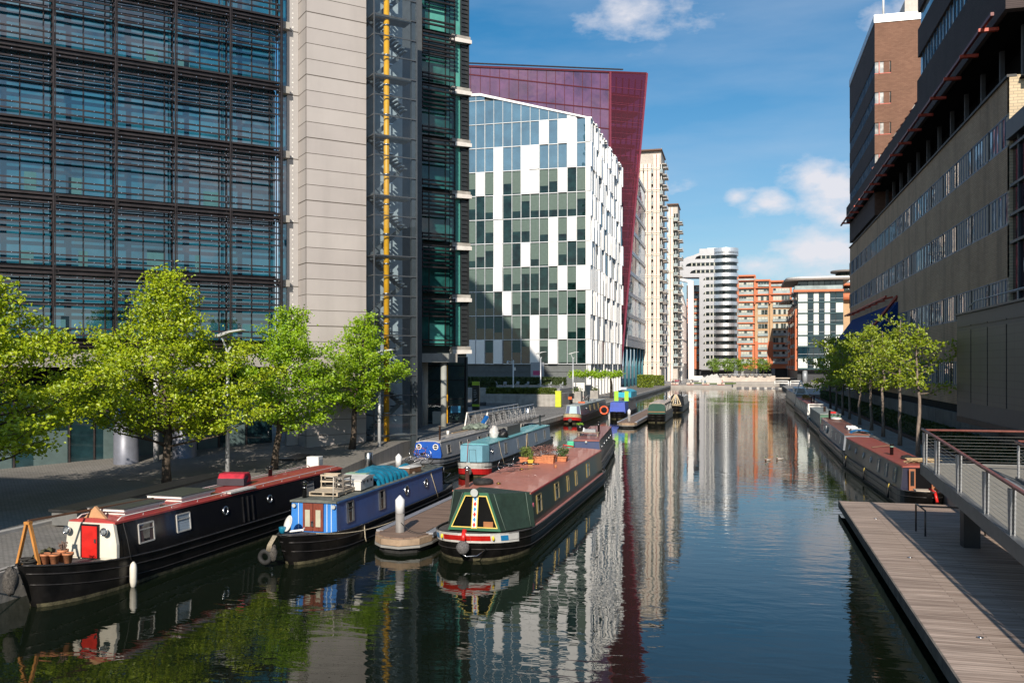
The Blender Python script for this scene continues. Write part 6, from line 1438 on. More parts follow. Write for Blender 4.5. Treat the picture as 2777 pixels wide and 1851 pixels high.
o = m.build('stick_bundle', M('dry_sticks', (.48, .36, .20), .85)); o.location = r1.W(.25, 2.9, 2.17); tag(o, 'bundle of pale dry sticks on the near end of the right hand red roof', 'sticks')
m = MB(); 
for q in range(5): m.torus((rn.uniform(-.3, .3), rn.uniform(-.4, .4), .05), rn.uniform(.15, .3), .035, 'z', 14, 5)
m.blob((.1, .7, .06), .3, .25, .08, 10, 5, .2, rn); o = m.build('cable_heap', rubber); o.location = r1.W(.0, 5.1, 2.17); tag(o, 'black coiled hoses on the right hand red roof behind the sticks', 'hose')
o = MB().bar((-.7, 0, .05), (.5, 1.0, .12), .06).build('boat_pole', M('pole_brown', (.2, .12, .08), .7)); o.location = r1.W(0, 11.4, 2.16); tag(o, 'short brown pole across the right hand red roof', 'pole')
for i, (x, y) in enumerate(((-1.16, 4.0), (-1.16, 11.5), (-1.16, 18.8))):
    fr = thing('side_fender', ['yellow topped side fender nearest the pontoon on the near right boat', 'yellow topped side fender midway along the near right boat', 'side fender near the far end of the near right boat'][i], 'fender', r1.W(x, y, 0), 0, 'thin side fenders on the near right boat')
    MB().lathe([(.05, .2), (.06, .3), (.05, .75)], n=8).build('fender', rubber, fr); MB().tube([(0, 0, .75), (0.06, 0, .95)], .03, 5).build('lanyard', M('yellow_rope', (.6, .45, .1), .8), fr)
r2 = Boat('blue edged narrowboat with a white lifebuoy on its side, second along the right bank', (8.25, 68.9, 0), R(-.3), 24, 2.1, zg=.85, zb=1.0, bl=2.0, side=-1, blunt=.35)
r2.cabin(1.5, 23, 2.1, paint('slate_grey2', (.15, .17, .20), .5, .3), paint('brown_red_roof', (.22, .085, .06), .7, .2), wb=.98, wt=.85, trim=paint('sky_edge', (.16, .25, .42), .5, .1), camber=.05)
r2.band(23, .02, .12, pinkm, .02, y0=2., name='pink_line')
m = MB(); m.torus(r2.P(15.5, 1.5, .08), .28, .06, 'x', 20, 6); m.build('lifebuoy', white, r2.r)
for y in (4, 7.5, 11, 19): r2.window(y, .4, .5, 1.5)
for i, (x, y) in enumerate(((.2, 4.5), (.1, 6.0), (.15, 7.5))):
    o = MB().prismx([(-.8, 0), (.8, 0), (.8, .05), (-.8, .25)], -.35, .35).build('roof_panel', M('pale_panel', (.5, .52, .54), .3, .3)); o.location = r2.W(x, y, 2.18); tag(o, ['first pale tilted panel on the second right bank boat, nearest us', 'middle pale tilted panel on the second right bank boat', 'farthest pale tilted panel on the second right bank boat'][i], 'solar panel', 'tilted panels on the second right bank boat')
o = MB().add(*drape(-.7, .8, 0, 1.6, lambda u, v: .25*math.sin(math.pi*u)**.5, 10, 10, 2), True).build('blue_sheet', M('blue_sheet', (.01, .17, .40), .6)); o.location = r2.W(.3, 1.8, 2.12); tag(o, 'bright blue sheet over the near end of the second right bank boat', 'tarpaulin')
r2.chimney(-.3, 20.5, .8, .1, black, False)
o = MB().blob((0, 0, .1), .5, .9, .16, 14, 8).build('white_canoe_cover', white); o.location = r2.W(.2, 19.5, 2.15); tag(o, 'white rounded cover on the far roof of the second right bank boat', 'cover')
r3 = Boat('dull grey and green narrowboat, third along the right bank', (8.75, 94.3, 0), R(-.3), 19, 2.2, zg=.8, zb=.95, bl=1.8, side=-1, blunt=.35)
r3.cabin(1.9, 17.6, 2.25, paint('lichen_grey', (.19, .20, .18), .6, .3), paint('grey_green_roof', (.30, .33, .31), .6, .2), wb=.95, wt=.98, front=paint('mid_green', (.03, .13, .07), .5, .2), camber=.03)
r3.chimney(-.2, 6.5, .5, .12, M('rusty_flue', (.10, .055, .04), .7), False); o = MB().box(-.3, .3, -.5, .5, 0, .16).build('red_box', red); o.location = r3.W(.3, 3.2, 2.3); tag(o, 'small red box on the roof of the grey and green boat', 'box')
r4 = Boat('narrowboat with white bow frame and plum red roof, fourth along the right bank', (9.0, 114.6, 0), R(-.3), 34, 2.3, hull=paint('maroon_hull', (.10, .04, .04), .6, .3), zg=.95, zb=1.2, bl=3., side=-1)
r4.cabin(3.6, 32, 2.3, paint('pale_grey_side', (.24, .23, .23), .5, .3), paint('plum_red_roof', (.30, .10, .09), .7, .2), wb=1.05, wt=.9, front=white, camber=.05)
r4.band(2.2, .0, .5, paint('band_white2', (.65, .62, .58), .5, .1), .02, name='white_bow')
m = MB(); m.bar((-.95, 3.3, 1.0), (-.85, 3.4, 2.35), .16); m.bar((-.9, 3.4, 2.35), (.9, 3.4, 2.35), .12); m.build('white_frame', white, r4.r)
for q in range(7): r4.window(6+q*3.6, .4, .55, 1.65)
for i, (x, y) in enumerate(((-.3, 6.5), (.2, 9.5))): r4.chimney(x, y, .9, .1, black, False)
pp = thing('roof_flowers', 'row of red and yellow flower tubs on the roof of the fourth right bank boat', 'planter', r4.W(0, 22, 2.35)); m = MB(); foliage(m, (0, 0, .3), .5, 4, .3, 300, .22, rn); m.build('plant', M('olive_red_leaf', (.25, .18, .03), .8, 0, .6, 2), pp); MB().box(-.4, .4, -4, 4, 0, .22).build('trough', terracotta, pp)
r5 = Boat('pale grey narrowboat with a white dinghy on top, fifth along the right bank', (9.6, 151, 0), R(-.3), 40, 2.3, zg=.95, zb=1.2, bl=3., side=-1)
r5.cabin(4, 38, 2.4, paint('pale_grey_side2', (.28, .29, .28), .5, .3), paint('grey_roof2', (.36, .36, .35), .6, .2), wb=1.05, wt=.9, camber=.05)
o = MB().prismx([(-3, .8), (-2.2, 0), (3, 0), (3.6, .9)], -.9, .9).build('white_dinghy', white); o.location = r5.W(.1, 13, 2.5); tag(o, 'small white dinghy carried on the fifth right bank boat', 'dinghy')
m = MB().bar((-.8, 0, 0), (0, .5, 2.2), .15); m.bar((0, .5, 2.2), (1.0, 0, 0), .15); o = m.build('white_gantry', white); o.location = r5.W(0, 6, 2.45); tag(o, 'white folded gantry above the fifth right bank boat', 'frame')
# ================= jetties and piles =================
plank = brick('deck_planks', (.235, .165, .125), (.28, .20, .155), (.10, .07, .055), 40, .145, 'y', .75, .012, .3)
def planks(name, c1, c2, mo, w_, along, rough=.7):
    """boards running across; along = object axis the boards are laid out on"""
    if name in MATS: return MATS[name]
    m = bpy.data.materials.new(name); m.use_nodes = True; t = m.node_tree; b = t.nodes['Principled BSDF']; b.inputs['Roughness'].default_value = rough
    tcn = t.nodes.new('ShaderNodeTexCoord'); s = t.nodes.new('ShaderNodeSeparateXYZ'); t.links.new(tcn.outputs['Object'], s.inputs[0]); c = t.nodes.new('ShaderNodeCombineXYZ')
    t.links.new(s.outputs['X' if along == 'y' else 'Y'], c.inputs[0]); t.links.new(s.outputs['Y' if along == 'y' else 'X'], c.inputs[1])
    br = t.nodes.new('ShaderNodeTexBrick'); t.links.new(c.outputs[0], br.inputs['Vector']); br.offset = .37; br.inputs['Scale'].default_value = 1; br.inputs['Brick Width'].default_value = 3.6; br.inputs['Row Height'].default_value = w_; br.inputs['Mortar Size'].default_value = .008
    br.inputs['Color1'].default_value = (*c1, 1); br.inputs['Color2'].default_value = (*c2, 1); br.inputs['Mortar'].default_value = (*mo, 1)
    mp = t.nodes.new('ShaderNodeMapping'); mp.inputs['Scale'].default_value = (.5, 7, 1); t.links.new(c.outputs[0], mp.inputs[0])
    n = t.nodes.new('ShaderNodeTexNoise'); n.inputs['Scale'].default_value = 1.; n.inputs['Detail'].default_value = 8; t.links.new(mp.outputs[0], n.inputs['Vector'])
    r = t.nodes.new('ShaderNodeValToRGB'); r.color_ramp.elements[0].position = .3; r.color_ramp.elements[1].position = .7; r.color_ramp.elements[0].color = (.5, .48, .46, 1); r.color_ramp.elements[1].color = (1.15, 1.15, 1.15, 1); t.links.new(n.outputs['Fac'], r.inputs[0])
    mx = t.nodes.new('ShaderNodeMixRGB'); mx.blend_type = 'MULTIPLY'; mx.inputs[0].default_value = 1; t.links.new(br.outputs['Color'], mx.inputs[1]); t.links.new(r.outputs[0], mx.inputs[2]); t.links.new(mx.outputs[0], b.inputs['Base Color'])
    bp = t.nodes.new('ShaderNodeBump'); bp.inputs['Strength'].default_value = .5; bp.inputs['Distance'].default_value = .01; bp.invert = True; t.links.new(br.outputs['Fac'], bp.inputs['Height']); t.links.new(bp.outputs[0], b.inputs['Normal'])
    MATS[name] = m; return m
jt_m = planks('jetty_boards', (.27, .18, .13), (.31, .21, .155), (.16, .11, .08), .14, 'y')
tip_m = M('pale_timber_fascia', (.38, .27, .18), .7, 0, .2, 3)
def jetty(label, x0, x1, y0, y1, grp='floating finger jetties'):
    j = thing('floating_jetty', label, 'jetty', (0, 0, 0), 0, grp); w_ = x1-x0; cxj = (x0+x1)/2
    poly = [(x0+.3, y0+.35), (x0+.75, y0-.15), (x1-.85, y0-.35), (x1-.2, y0+.15), (x1, y0+1.0), (x1, y1), (x0, y1), (x0, y0+1.1)]
    def sc(k): return [(cxj+(x-cxj)*k, y0+1+(y-y0-1)*(k if y < y0+1 else 1)) for x, y in poly]
    MB().prism(sc(.86), .5, .60).build('deck_boards', jt_m, j); MB().prism(poly, .33, .56).build('edge', tip_m, j)
    m = MB(); m.box(x0-.02, x0+.28, y0+1.2, y1, .45, .63); m.box(x1-.28, x1+.02, y0+1.1, y1, .45, .63); m.build('side_rail', M('jetty_alu', (.34, .35, .38), .5, .3, .15, 3), j)
    MB().prism(sc(1.02), .22, .31).build('fender_strip', M('strip_pale', (.30, .29, .27), .6), j); MB().prism(sc(.85), -.3, .3).build('float', rubber, j)
    return j
jetty('brown boarded floating jetty with pointed end between blue boat and broad green boat', -14.15, -11.75, 32.4, 74.5)
jetty('brown boarded floating jetty farther up the basin beside the blue covered boat', -14.0, -11.7, 103.5, 158)
def pile(label, x, y):
    p = thing('mooring_pile', label, 'pile', (x, y, 0), 0, 'white capped mooring piles')
    MB().lathe([(.175, -.6), (.175, 1.35)], n=18).build('post', M('grey_pile', (.27, .25, .235), .6, .1, .15, 2, 0, dirt=.3), p); MB().lathe([(.185, 1.351), (.185, 1.88), (.02, 2.06)], n=18).build('cap', M('cap_white', (.74, .74, .75), .45), p)
pile('white capped mooring pile on the near end of the jetty, nearest of all', -13.1, 33.45); pile('white capped pile beyond the blue boat, beside the steel bollard', -19.35, 49.2); pile('white capped pile left of the navy boat roof', -12.65, 73.7); pile('white capped pile on the tip of the farther jetty', -12.8, 106.2); pile('white capped pile at the far end of the farther jetty', -12.1, 158.5)
rope_obj(sag((-13.3, 33.5, 1.05), b2.W(.8, .9, 1.1), .18), 'slack pale mooring rope from the nearest pile to the blue boat bow', .016)
rope_obj(sag((-13.0, 33.3, 1.0), (-11.5, 32.9, .95), .3), 'dark rope from the nearest pile to the green boat', .016, mt=M('tarred_rope', (.03, .028, .025), .9))
rope_obj([b2.W(.93, 12.9, 2.0), b2.W(1.03, 13.3, 1.2), b2.W(1.12, 13.6, .55)], 'tan rope looped down the stern quarter of the blue boat', .02)
rope_obj([b2.W(1.06, 4.6, .8), b2.W(1.1, 4.6, .3), b2.W(1.14, 4.62, .12)], 'short frayed rope hanging from the blue boat gunwale', .025)
# ================= right hand timber pontoon and raised walkway =================
dk = thing('timber_pontoon', 'wide grey timber boarded pontoon in the lower right corner', 'pontoon')
pm_ = planks('pontoon_boards', (.42, .315, .25), (.60, .47, .385), (.15, .115, .09), .145, 'y', .62)
MB().prism([(4.45, 12), (30, 12), (30, 46.95), (4.72, 47.1)], .33, .50).build('deck_boards', pm_, dk)
MB().prism([(4.39, 11.9), (4.445, 11.9), (4.715, 47.15), (4.66, 47.15)], .18, .52).build('fascia', M('grey_fascia', (.17, .15, .13), .8, 0, .3, 3), dk)
MB().box(5.2, 30, 12, 45.2, -.3, .32).build('float', rubber, dk)
m = []
for y in (18.4, 24.3, 33.8, 42.0): m.append(MB().lathe([(.07, 0), (.09, .015), (.02, .035)], (5.7, y, .502), 14))
parts(m, 'deck_stud', steel, dk)
wk = thing('raised_walkway', 'raised grey walkway with brown handrails and wire balustrades at the right', 'walkway')
def zw(y): return 3.25-(39.2-y)*.0553 if y < 39.2 else 3.25
deckm = M('walkway_deck', (.27, .255, .22), .8, 0, .1, 3, .2)
y_ = [8, 36.2, 39.2]
def sloped(x0, x1, ya, yb, dz0, dz1): 
    m = MB(); vs = [(x, y, zw(y)+d) for y in (ya, yb) for d in (dz0, dz1) for x in (x0, x1)]
    m.add(vs, [(0, 1, 3, 2), (4, 6, 7, 5), (0, 4, 5, 1), (2, 3, 7, 6), (0, 2, 6, 4), (1, 5, 7, 3)]); return m
sloped(7.25, 9.6, 8, 36.0, -.12, 0).build('ramp_deck', deckm, wk); sloped(7.25, 26, 36.0, 39.2, -.12, 0).build('landing_deck', deckm, wk)
sloped(7.0, 7.24, 8, 39.3, -.42, .03).build('edge_beam', M('edge_beam_grey', (.20, .205, .205), .5, .3, .1, 2), wk)
m = MB().box(7.0, 26, 39.2, 39.32, 2.85, 3.28); m.build('edge_beam', M('edge_beam_grey', (.2, .2, .2)), wk)
sloped(9.6, 9.75, 8, 36.0, -.4, .1).build('edge_beam', M('edge_beam_grey', (.2, .2, .2)), wk); sloped(9.2, 9.35, 8, 36, .004, .05).build('kerb', galv, wk)
postm = M('post_grey', (.36, .365, .375), .4, .4, .1, 3)
ph = []
for y in (39.0, 36.7, 33.2, 29.75, 27.05, 24, 21, 18, 15, 12):
    z = zw(y); m = MB(); m.prismx([(y-.03, z-.02), (y+.26, z-.02), (y+.30, z+1.25), (y-.12, z+1.25)] if False else [(y-.10, z-.02), (y+.10, z-.02), (y+.16, z+1.27), (y-.16, z+1.27)], 7.06, 7.10)
    m.prismx([(y-.10, z-.02), (y+.10, z-.02), (y+.16, z+1.27), (y-.16, z+1.27)], 7.16, 7.20); m.mat(1)
    for q in range(3): m.lathe([(.014, 0), (.012, .02)], (7.20, y, z+.08+q*.07), 6, 'x')
    ph.append(m)
for x in (12.6-.0, 16.2, 20): m = MB().prismy([(x-.05, 3.2), (x+.05, 3.2), (x+.05, 4.5), (x-.05, 4.5)], 39.05, 39.2); ph.append(m)
x_ = 10.3
for (x, y) in ((9.65, 35.8), (9.65, 34.2), (9.65, 31.5), (9.65, 28.5)): z = zw(y); ph.append(MB().box(x-.03, x+.03, y-.05, y+.05, z, z+1.27))
parts(ph, 'post', [postm, steel], wk)
hr = M('brown_handrail', (.24, .085, .065), .5, 0, .2, 6)
m = MB(); m.tube([(7.13, y, zw(y)+1.36) for y in (39.5, 36.7, 29.75, 20, 10)], .06, 8); m.build('handrail', hr, wk)
MB().tube([(7.1, 39.15, 4.6), (26, 39.15, 4.6)], .045, 8).build('handrail', hr, wk); MB().tube([(9.65, y, zw(y)+1.36) for y in (36.1, 30, 20, 10)], .055, 8).build('handrail', hr, wk)
MB().tube([(9.7, 36.05, 4.45), (26, 36.05, 4.45)], .045, 8).build('handrail', hr, wk)
wr = []
for q in range(9):
    h = .12+q*.125
    wr.append(MB().tube([(7.13, y, zw(y)+h) for y in (39.1, 10)], .007, 4)); wr.append(MB().tube([(7.1, 39.12, 3.25+h), (26, 39.12, 3.25+h)], .008, 4)); wr.append(MB().tube([(9.65, y, zw(y)+h) for y in (36, 10)], .007, 4))
parts(wr, 'wire', M('wire_steel', (.45, .43, .38), .4, .7), wk)
for (x, y) in ((8.2, 36.4), (8.2, 22)): MB().box(x-.28, x+.28, y-.3, y+.3, .45, zw(y)-.13).build('support_column', M('dark_steel_column', (.035, .036, .04), .5, .4), wk)
rl = thing('steel_handrail', 'small dark steel loop handrail standing on the timber pontoon', 'handrail', (0, 0, .5)); st_ = M('dark_stainless', (.12, .115, .11), .3, .9)
m = MB(); m.tube([(7.0, 38.2, 0), (7.0, 38.2, 1.0), (6.85, 38.9, 1.12), (6.85, 39.3, 1.1), (6.85, 39.3, 0)], .035, 8); m.tube([(6.9, 38.7, 1.1), (9.3, 38.9, 1.06), (9.3, 38.9, 0)], .035, 8); m.build('rail', st_, rl)
yp = thing('yellow_post', 'short yellow posts behind the bow of the near right boat', 'post', (10.15, 47.4, .3)); m = MB(); m.box(-.1, .12, -.1, .1, 0, 1.05); m.box(.22, .34, -.1, .1, 0, .9); m.build('post', M('yellow_paint', (.65, .42, .03), .5), yp)
j = thing('mooring_strip', 'narrow boarded mooring strip between the near right boat and the quay', 'jetty'); MB().box(10.2, 11.0, 47.2, 60, .3, .55).build('deck_boards', jt_m, j)

# ================= trees =================
bark = M('bark', (.10, .075, .055), .9, 0, .4, 6, .8, stretch=(4, 4, .7)); bark2 = M('grey_bark', (.24, .19, .155), .9, 0, .35, 5, .6, stretch=(4, 4, .7))
def leafmat(name, c, tr=.5):
    if name in MATS: return MATS[name]
    m = bpy.data.materials.new(name); m.use_nodes = True; t = m.node_tree; t.nodes.clear(); o = t.nodes.new('ShaderNodeOutputMaterial')
    d = t.nodes.new('ShaderNodeBsdfDiffuse'); tl = t.nodes.new('ShaderNodeBsdfTranslucent'); gl = t.nodes.new('ShaderNodeBsdfGlossy'); gl.inputs['Roughness'].default_value = .45
    tcn = t.nodes.new('ShaderNodeTexCoord'); n = t.nodes.new('ShaderNodeTexNoise'); n.inputs['Scale'].default_value = 3.5; n.inputs['Detail'].default_value = 3; t.links.new(tcn.outputs['Object'], n.inputs['Vector'])
    r = t.nodes.new('ShaderNodeValToRGB'); r.color_ramp.elements[0].position = .35; r.color_ramp.elements[1].position = .65; r.color_ramp.elements[0].color = (c[0]*.6, c[1]*.72, c[2]*.7, 1); r.color_ramp.elements[1].color = (c[0]*1.35, c[1]*1.18, c[2]*1.1, 1)
    t.links.new(n.outputs['Fac'], r.inputs[0]); t.links.new(r.outputs[0], d.inputs[0]); t.links.new(r.outputs[0], tl.inputs[0])
    m1 = t.nodes.new('ShaderNodeMixShader'); m1.inputs[0].default_value = tr*.7; t.links.new(d.outputs[0], m1.inputs[1]); t.links.new(tl.outputs[0], m1.inputs[2])
    m2 = t.nodes.new('ShaderNodeMixShader'); m2.inputs[0].default_value = .06; t.links.new(m1.outputs[0], m2.inputs[1]); t.links.new(gl.outputs[0], m2.inputs[2]); t.links.new(m2.outputs[0], o.inputs[0]); MATS[name] = m; return m
lime_l = leafmat('lime_leaf', (.31, .50, .012)); ylime = leafmat('yellow_lime_leaf', (.39, .51, .010)); olive_l = leafmat('fresh_olive_leaf', (.30, .40, .02)); far_l = leafmat('far_lime_leaf', (.20, .34, .03))
def leaves(m, c, sx, sy, sz, n, size, rn, droop=0.):
    for q in range(n):
        p = Vector((c[0]+rn.gauss(0, sx), c[1]+rn.gauss(0, sy), c[2]+rn.gauss(0, sz)))
        nrm = Vector((rn.gauss(0, .6), rn.gauss(0, .6), rn.uniform(.1, 1.))).normalized(); d1 = nrm.orthogonal().normalized(); d1.rotate(Matrix.Rotation(rn.random()*6.283, 3, nrm)); d2 = nrm.cross(d1)
        k = size*rn.uniform(.6, 1.25); fold = nrm*k*.18
        m.add([p-d1*k*.5, p+d2*k*.42-d1*k*.12+fold, p+d2*k*.22+d1*k*.32+fold, p+d1*k*.55, p-d2*k*.22+d1*k*.32+fold, p-d2*k*.42-d1*k*.12+fold], [(0, 1, 2, 3), (0, 3, 4, 5)])
def tree(label, base, h, prof, nl, size, seed, mt, bk=bark, tr=.19, limbs=34, z0=2.6, lean=(0, 0), grp='trees', flat=.16, spread=.42, el0=.45, cat='tree', name='plane_tree', per=2.2):
    """prof(z) -> crown radius at height z"""
    rn = random.Random(seed); t = thing(name, label, cat, base, 0, grp)
    tk = MB(); pts = []; n = 9
    for i in range(n+1):
        z = h*.97*i/n; pts.append((lean[0]*z/h+rn.uniform(-1, 1)*.04*min(i, 3), lean[1]*z/h+rn.uniform(-1, 1)*.04*min(i, 3), z))
    rs = [tr*(1.25 if i == 0 else 1)*(1-.93*(i/n)**1.1)+.012 for i in range(n+1)]; tk.tube(pts, rs, 9)
    lm = MB(); lf = MB(); cl = []
    def ax(z): k = z/(h*.97)*n; i = min(n-1, int(k)); return Vector(pts[i]).lerp(Vector(pts[i+1]), k-i)
    for i in range(limbs):
        f = (i+.5)/limbs; z = z0+(h*.93-z0)*f**1.05; a = i*2.39996+rn.uniform(-.4, .4); r_ = max(.25, prof(z)*rn.choice([.6, .85, 1., 1.05, 1.15])); o = ax(max(z0*.8, z-r_*.38*el0)); rise = r_*(el0+.25*f)*rn.uniform(.6, 1.2)
        tip = Vector((ax(z).x+r_*math.cos(a), ax(z).y+r_*math.sin(a), min(h*1.0, o.z+rise))); mid = o.lerp(tip, .5)+Vector((0, 0, -.06*r_+rn.uniform(-.1, .1)))
        ra = tr*.34*(1-f*.75); lm.tube([o, mid, tip], [ra, ra*.6, .01], 5)
        k = max(2, int(r_*per))
        for q in range(k):
            u = .28+.72*(q+rn.random())/k; p = o.lerp(tip, u); side = Vector((-math.sin(a), math.cos(a), 0))*rn.uniform(-1, 1)*r_*.42*(1.1-u*.45); e = p+side+Vector((0, 0, rn.uniform(-.12, .3)))
            lm.tube([p, e], [ra*.3, .006], 4, False); cl.append((e, 1)); cl.append((p.lerp(e, .5), .7))
        cl.append((tip, .8))
    cl.append((Vector(pts[-1]), .8)); tot = sum(w_ for _, w_ in cl)
    for c, w_ in cl: leaves(lf, c, spread, spread, flat+.06, max(3, int(nl*w_/tot*rn.uniform(.6, 1.4))), size, rn)
    tk.build('trunk', bk, t); lm.build('limbs', bk, t); lf.build('crown', mt, t)
    return t
def pyr(zb, zm, zt_, R_, k=1.25, top=.0):
    def f(z):
        if z < zb: return .2
        if z < zm: return R_*(.55+.45*(z-zb)/(zm-zb))
        return R_*max(0, 1-(z-zm)/(zt_-zm))**k+top
    return f
GL = 'lime green plane trees along the left quay'
tree('big lime green tree cut off by the left edge of the frame', (-31.3, 31.8, .9), 10.3, pyr(2.0, 4.2, 10.3, 5.2, 1.15), 18000, .175, 41, ylime, limbs=48, spread=.28, flat=.10, grp=GL, per=3)
tree('tallest lime green tree, dark trunk beside the left bench and slim lamp', (-28.82, 40.73, .9), 11.6, lambda z: 5.0 if z < 5.6 and z > 2.6 else (3.2 if z <= 2.6 else (5.0-(z-5.6)*1.75 if z < 7.2 else max(.3, 2.3*max(0, 1-(z-7.2)/4.6)**.85))), 24000, .165, 42, ylime, limbs=64, spread=.27, flat=.10, grp=GL, tr=.21, per=3)
tree('lime green tree between the tallest tree and the pale core wall', (-26.1, 46.9, 1.15), 9.6, pyr(2.2, 4.2, 9.8, 3.9, 1.1), 14500, .16, 43, lime_l, limbs=44, spread=.25, flat=.10, lean=(.9, .5), grp=GL, per=3)
tree('smaller lime green tree in front of the yellow stair column', (-24.5, 54.1, 1.75), 8.9, pyr(2.2, 3.8, 9.2, 3.4, 1.1), 11500, .15, 44, lime_l, limbs=40, spread=.24, flat=.09, grp=GL, lean=(.8, .4), per=3)
GR = 'slim young trees along the right bank path'
rt = [(11.91, 67.44, 'slim young tree nearest us on the right bank, beside the walkway rail'), (12.08, 75.98, 'slim young tree second from the walkway rail on the right bank'), (12.12, 84.92, 'slim young tree third from the walkway rail on the right bank'), (12.24, 93.12, 'slim young tree fourth from the walkway rail on the right bank'), (12.17, 101.43, 'slim young tree fifth from the walkway rail on the right bank'), (12.29, 111.77, 'slim young tree fourth from the far end of the right bank row'), (12.44, 120.41, 'slim young tree third from the far end of the right bank row'), (12.38, 128.18, 'slim young tree second from the far end of the right bank row'), (12.51, 137.53, 'dark trunked tree at the far end of the right bank row')]
for i, (x, y, lab) in enumerate(rt):
    hh = [9.3, 10.2, 9.6, 10.8, 9.4, 10.4, 9.8, 10.2, 10.8][i]
    tree(lab, (x, y, .9), hh, (lambda hh, i: lambda z: [2.9, 3.1, 2.7, 3.2, 3.0, 3.2, 3.2, 3.5, 4.2][i]*(.55+.45*math.sin(z*2.1+i))*max(.25, 1-max(0, z-hh*.72)/(hh*.34)))(hh, i), [1300, 1400, 1400, 1500, 1500, 1600, 1700, 2000, 2500][i], .21+.008*i, 60+i, olive_l, bark2 if i < 8 else bark, tr=.14, limbs=[17, 18, 18, 20, 20, 20, 22, 22, 26][i], z0=[4.4, 4.6, 4.2, 4.4, 3.6, 3.8, 3.6, 3.2, 2.6][i], grp=GR, flat=.10, spread=.36, el0=.28, name='young_tree', per=1.7)
GF = 'small round trees in front of the far apartments'
for i, (px, py) in enumerate(((1937, 1012), (1973, 1012), (2004, 1012), (2036, 1012), (2070, 1012))):
    t_ = 372; x, y = X(px, t_), Y(px, t_)
    tree(['leftmost of the five small trees before the silver tower', 'second from the left of the five small trees before the silver tower', 'middle one of the five small trees before the far apartments', 'sparse brownish tree, fourth of five before the far apartments', 'rightmost of the five small trees before the far apartments'][i], (x, y, 1.6), 8.2, lambda z: 3.1*max(.2, 1-abs(z-5.2)/4.6), [900, 900, 900, 420, 700][i], .5, 90+i, far_l if i != 3 else olive_l, tr=.16, limbs=16, z0=3.4, grp=GF, flat=.3, spread=.5, el0=.2, name='small_tree')
# pleached canopy tree by the colonnade, plus dark climber at the tower foot
t = thing('flat_topped_tree', 'flat topped lime green tree trained over the path by the white colonnade', 'tree', (-26.2, 168, .9)); rn = random.Random(5); m = MB()
m.tube([(2.2, 3, 0), (2.2, 3, 2.6), (2.0, 3, 4.3)], [.3, .25, .12], 8); m.bar((-5, 0, 4.2), (4, 4, 4.3), .1); m.build('trunk', bark, t); m = MB()
for q in range(60): leaves(m, (-5+q*.16, rn.uniform(-2, 3), 4.6+.25*math.sin(q*.35)), .4, .8, .28, 34, .32, rn)
m.build('crown', lime_l, t)
def hedge(label, x0, x1, y0, y1, z0, z1, n, size, mt, seed=1, kind='hedge'):
    h = thing('hedge', label, 'hedge', ((x0+x1)/2, (y0+y1)/2, z0), 0, 'clipped hedges'); rn = random.Random(seed); a, b_, H = (x1-x0)/2, (y1-y0)/2, z1-z0
    m = MB(); m.box(-a+.08, a-.08, -b_+.08, b_-.08, 0, H-.08); m.build('stems', M('hedge_dark', (.03, .045, .01), .9, 0, .5, 3), h); m = MB()
    for q in range(n):
        k = rn.random()
        if k < .5: c = (rn.uniform(-a, a), rn.uniform(-b_, b_), H)
        elif k < .78: c = (rn.uniform(-a, a), -b_, rn.uniform(0, H))
        else: c = (rn.choice((-a, a)), rn.uniform(-b_, b_), rn.uniform(0, H))
        leaves(m, c, .05, .05, .05, 1, size, rn)
    m.build('foliage', mt, h)
hg = leafmat('hedge_leaf', (.10, .15, .012)); hgd = leafmat('dark_hedge_leaf', (.045, .08, .010)); hgl = leafmat('bright_hedge_leaf', (.22, .30, .02))
hedge('long dark green hedge at the foot of the retaining wall on the right bank', 14.5, 15.9, 48, 180, 1.0, 2.25, 16000, .26, hgd, 2)
hedge('bright yellow green hedge on top of the long pale planter wall', -38.5, -27.2-.6, 135.2, 136.6, 2.75, 3.6, 4200, .26, hg, 3)
hedge('dark hedge on the shaded planter behind the totem sign', -60, -38.8, 140, 141.5, 3.6, 4.4, 2600, .3, hgd, 4)
hedge('long low hedge across the foot of the panelled office', -60, -31, 160, 161.5, 3.6, 4.9, 3500, .32, hgd, 6)
hedge('bright square hedge block nearest the water by the glass office', -28.5, -24.6, 256, 262, .9, 4.3, 1500, .45, hgl, 7)
hedge('longer bright hedge behind the square hedge block', -31.5, -23.5, 282, 285, .9, 3.9, 1600, .45, hgl, 8)
# ================= planters and furniture of the left quay =================
pw_ = thing('planter_wall', 'long pale stone planter wall carrying the bright hedge', 'planter', (0, 0, .9)); m = MB(); m.box(-38.5, -27.4, 135, 135.4, 0, 1.85); m.box(-27.8, -27.4, 135.4, 146, 0, 1.85); m.box(-38.5, -27.8, 135.4, 137, 0, 1.8); m.build('wall', conc, pw_); MB().box(-38.4, -33.5, 134.4, 134.99, 0, .45).build('bench_step', M('bench_stone', (.20, .19, .18), .8), pw_)
pw_ = thing('planter_wall', 'shaded curved grey planter wall left of the totem sign', 'planter', (0, 0, .9)); MB().prism([(-62, 139.5), (-45, 138.6), (-38.6, 137.2), (-38.6, 141), (-62, 142)], 0, 2.7).build('wall', conc, pw_)
m = MB()
for q in range(4): m.prism([(-62, 128-0+q*2.2), (-43+q*.9, 124.5+q*2.6), (-40.5+q*.6, 128+q*2.4), (-40.5+q*.6, 136.9), (-62, 138.5)], 0, .12+.12*q)
o = m.build('amphitheatre_steps', M('dark_step_stone', (.12, .115, .11))); o.location = (0, 0, .9); tag(o, 'low curved dark stone steps below the shaded planter', 'steps')
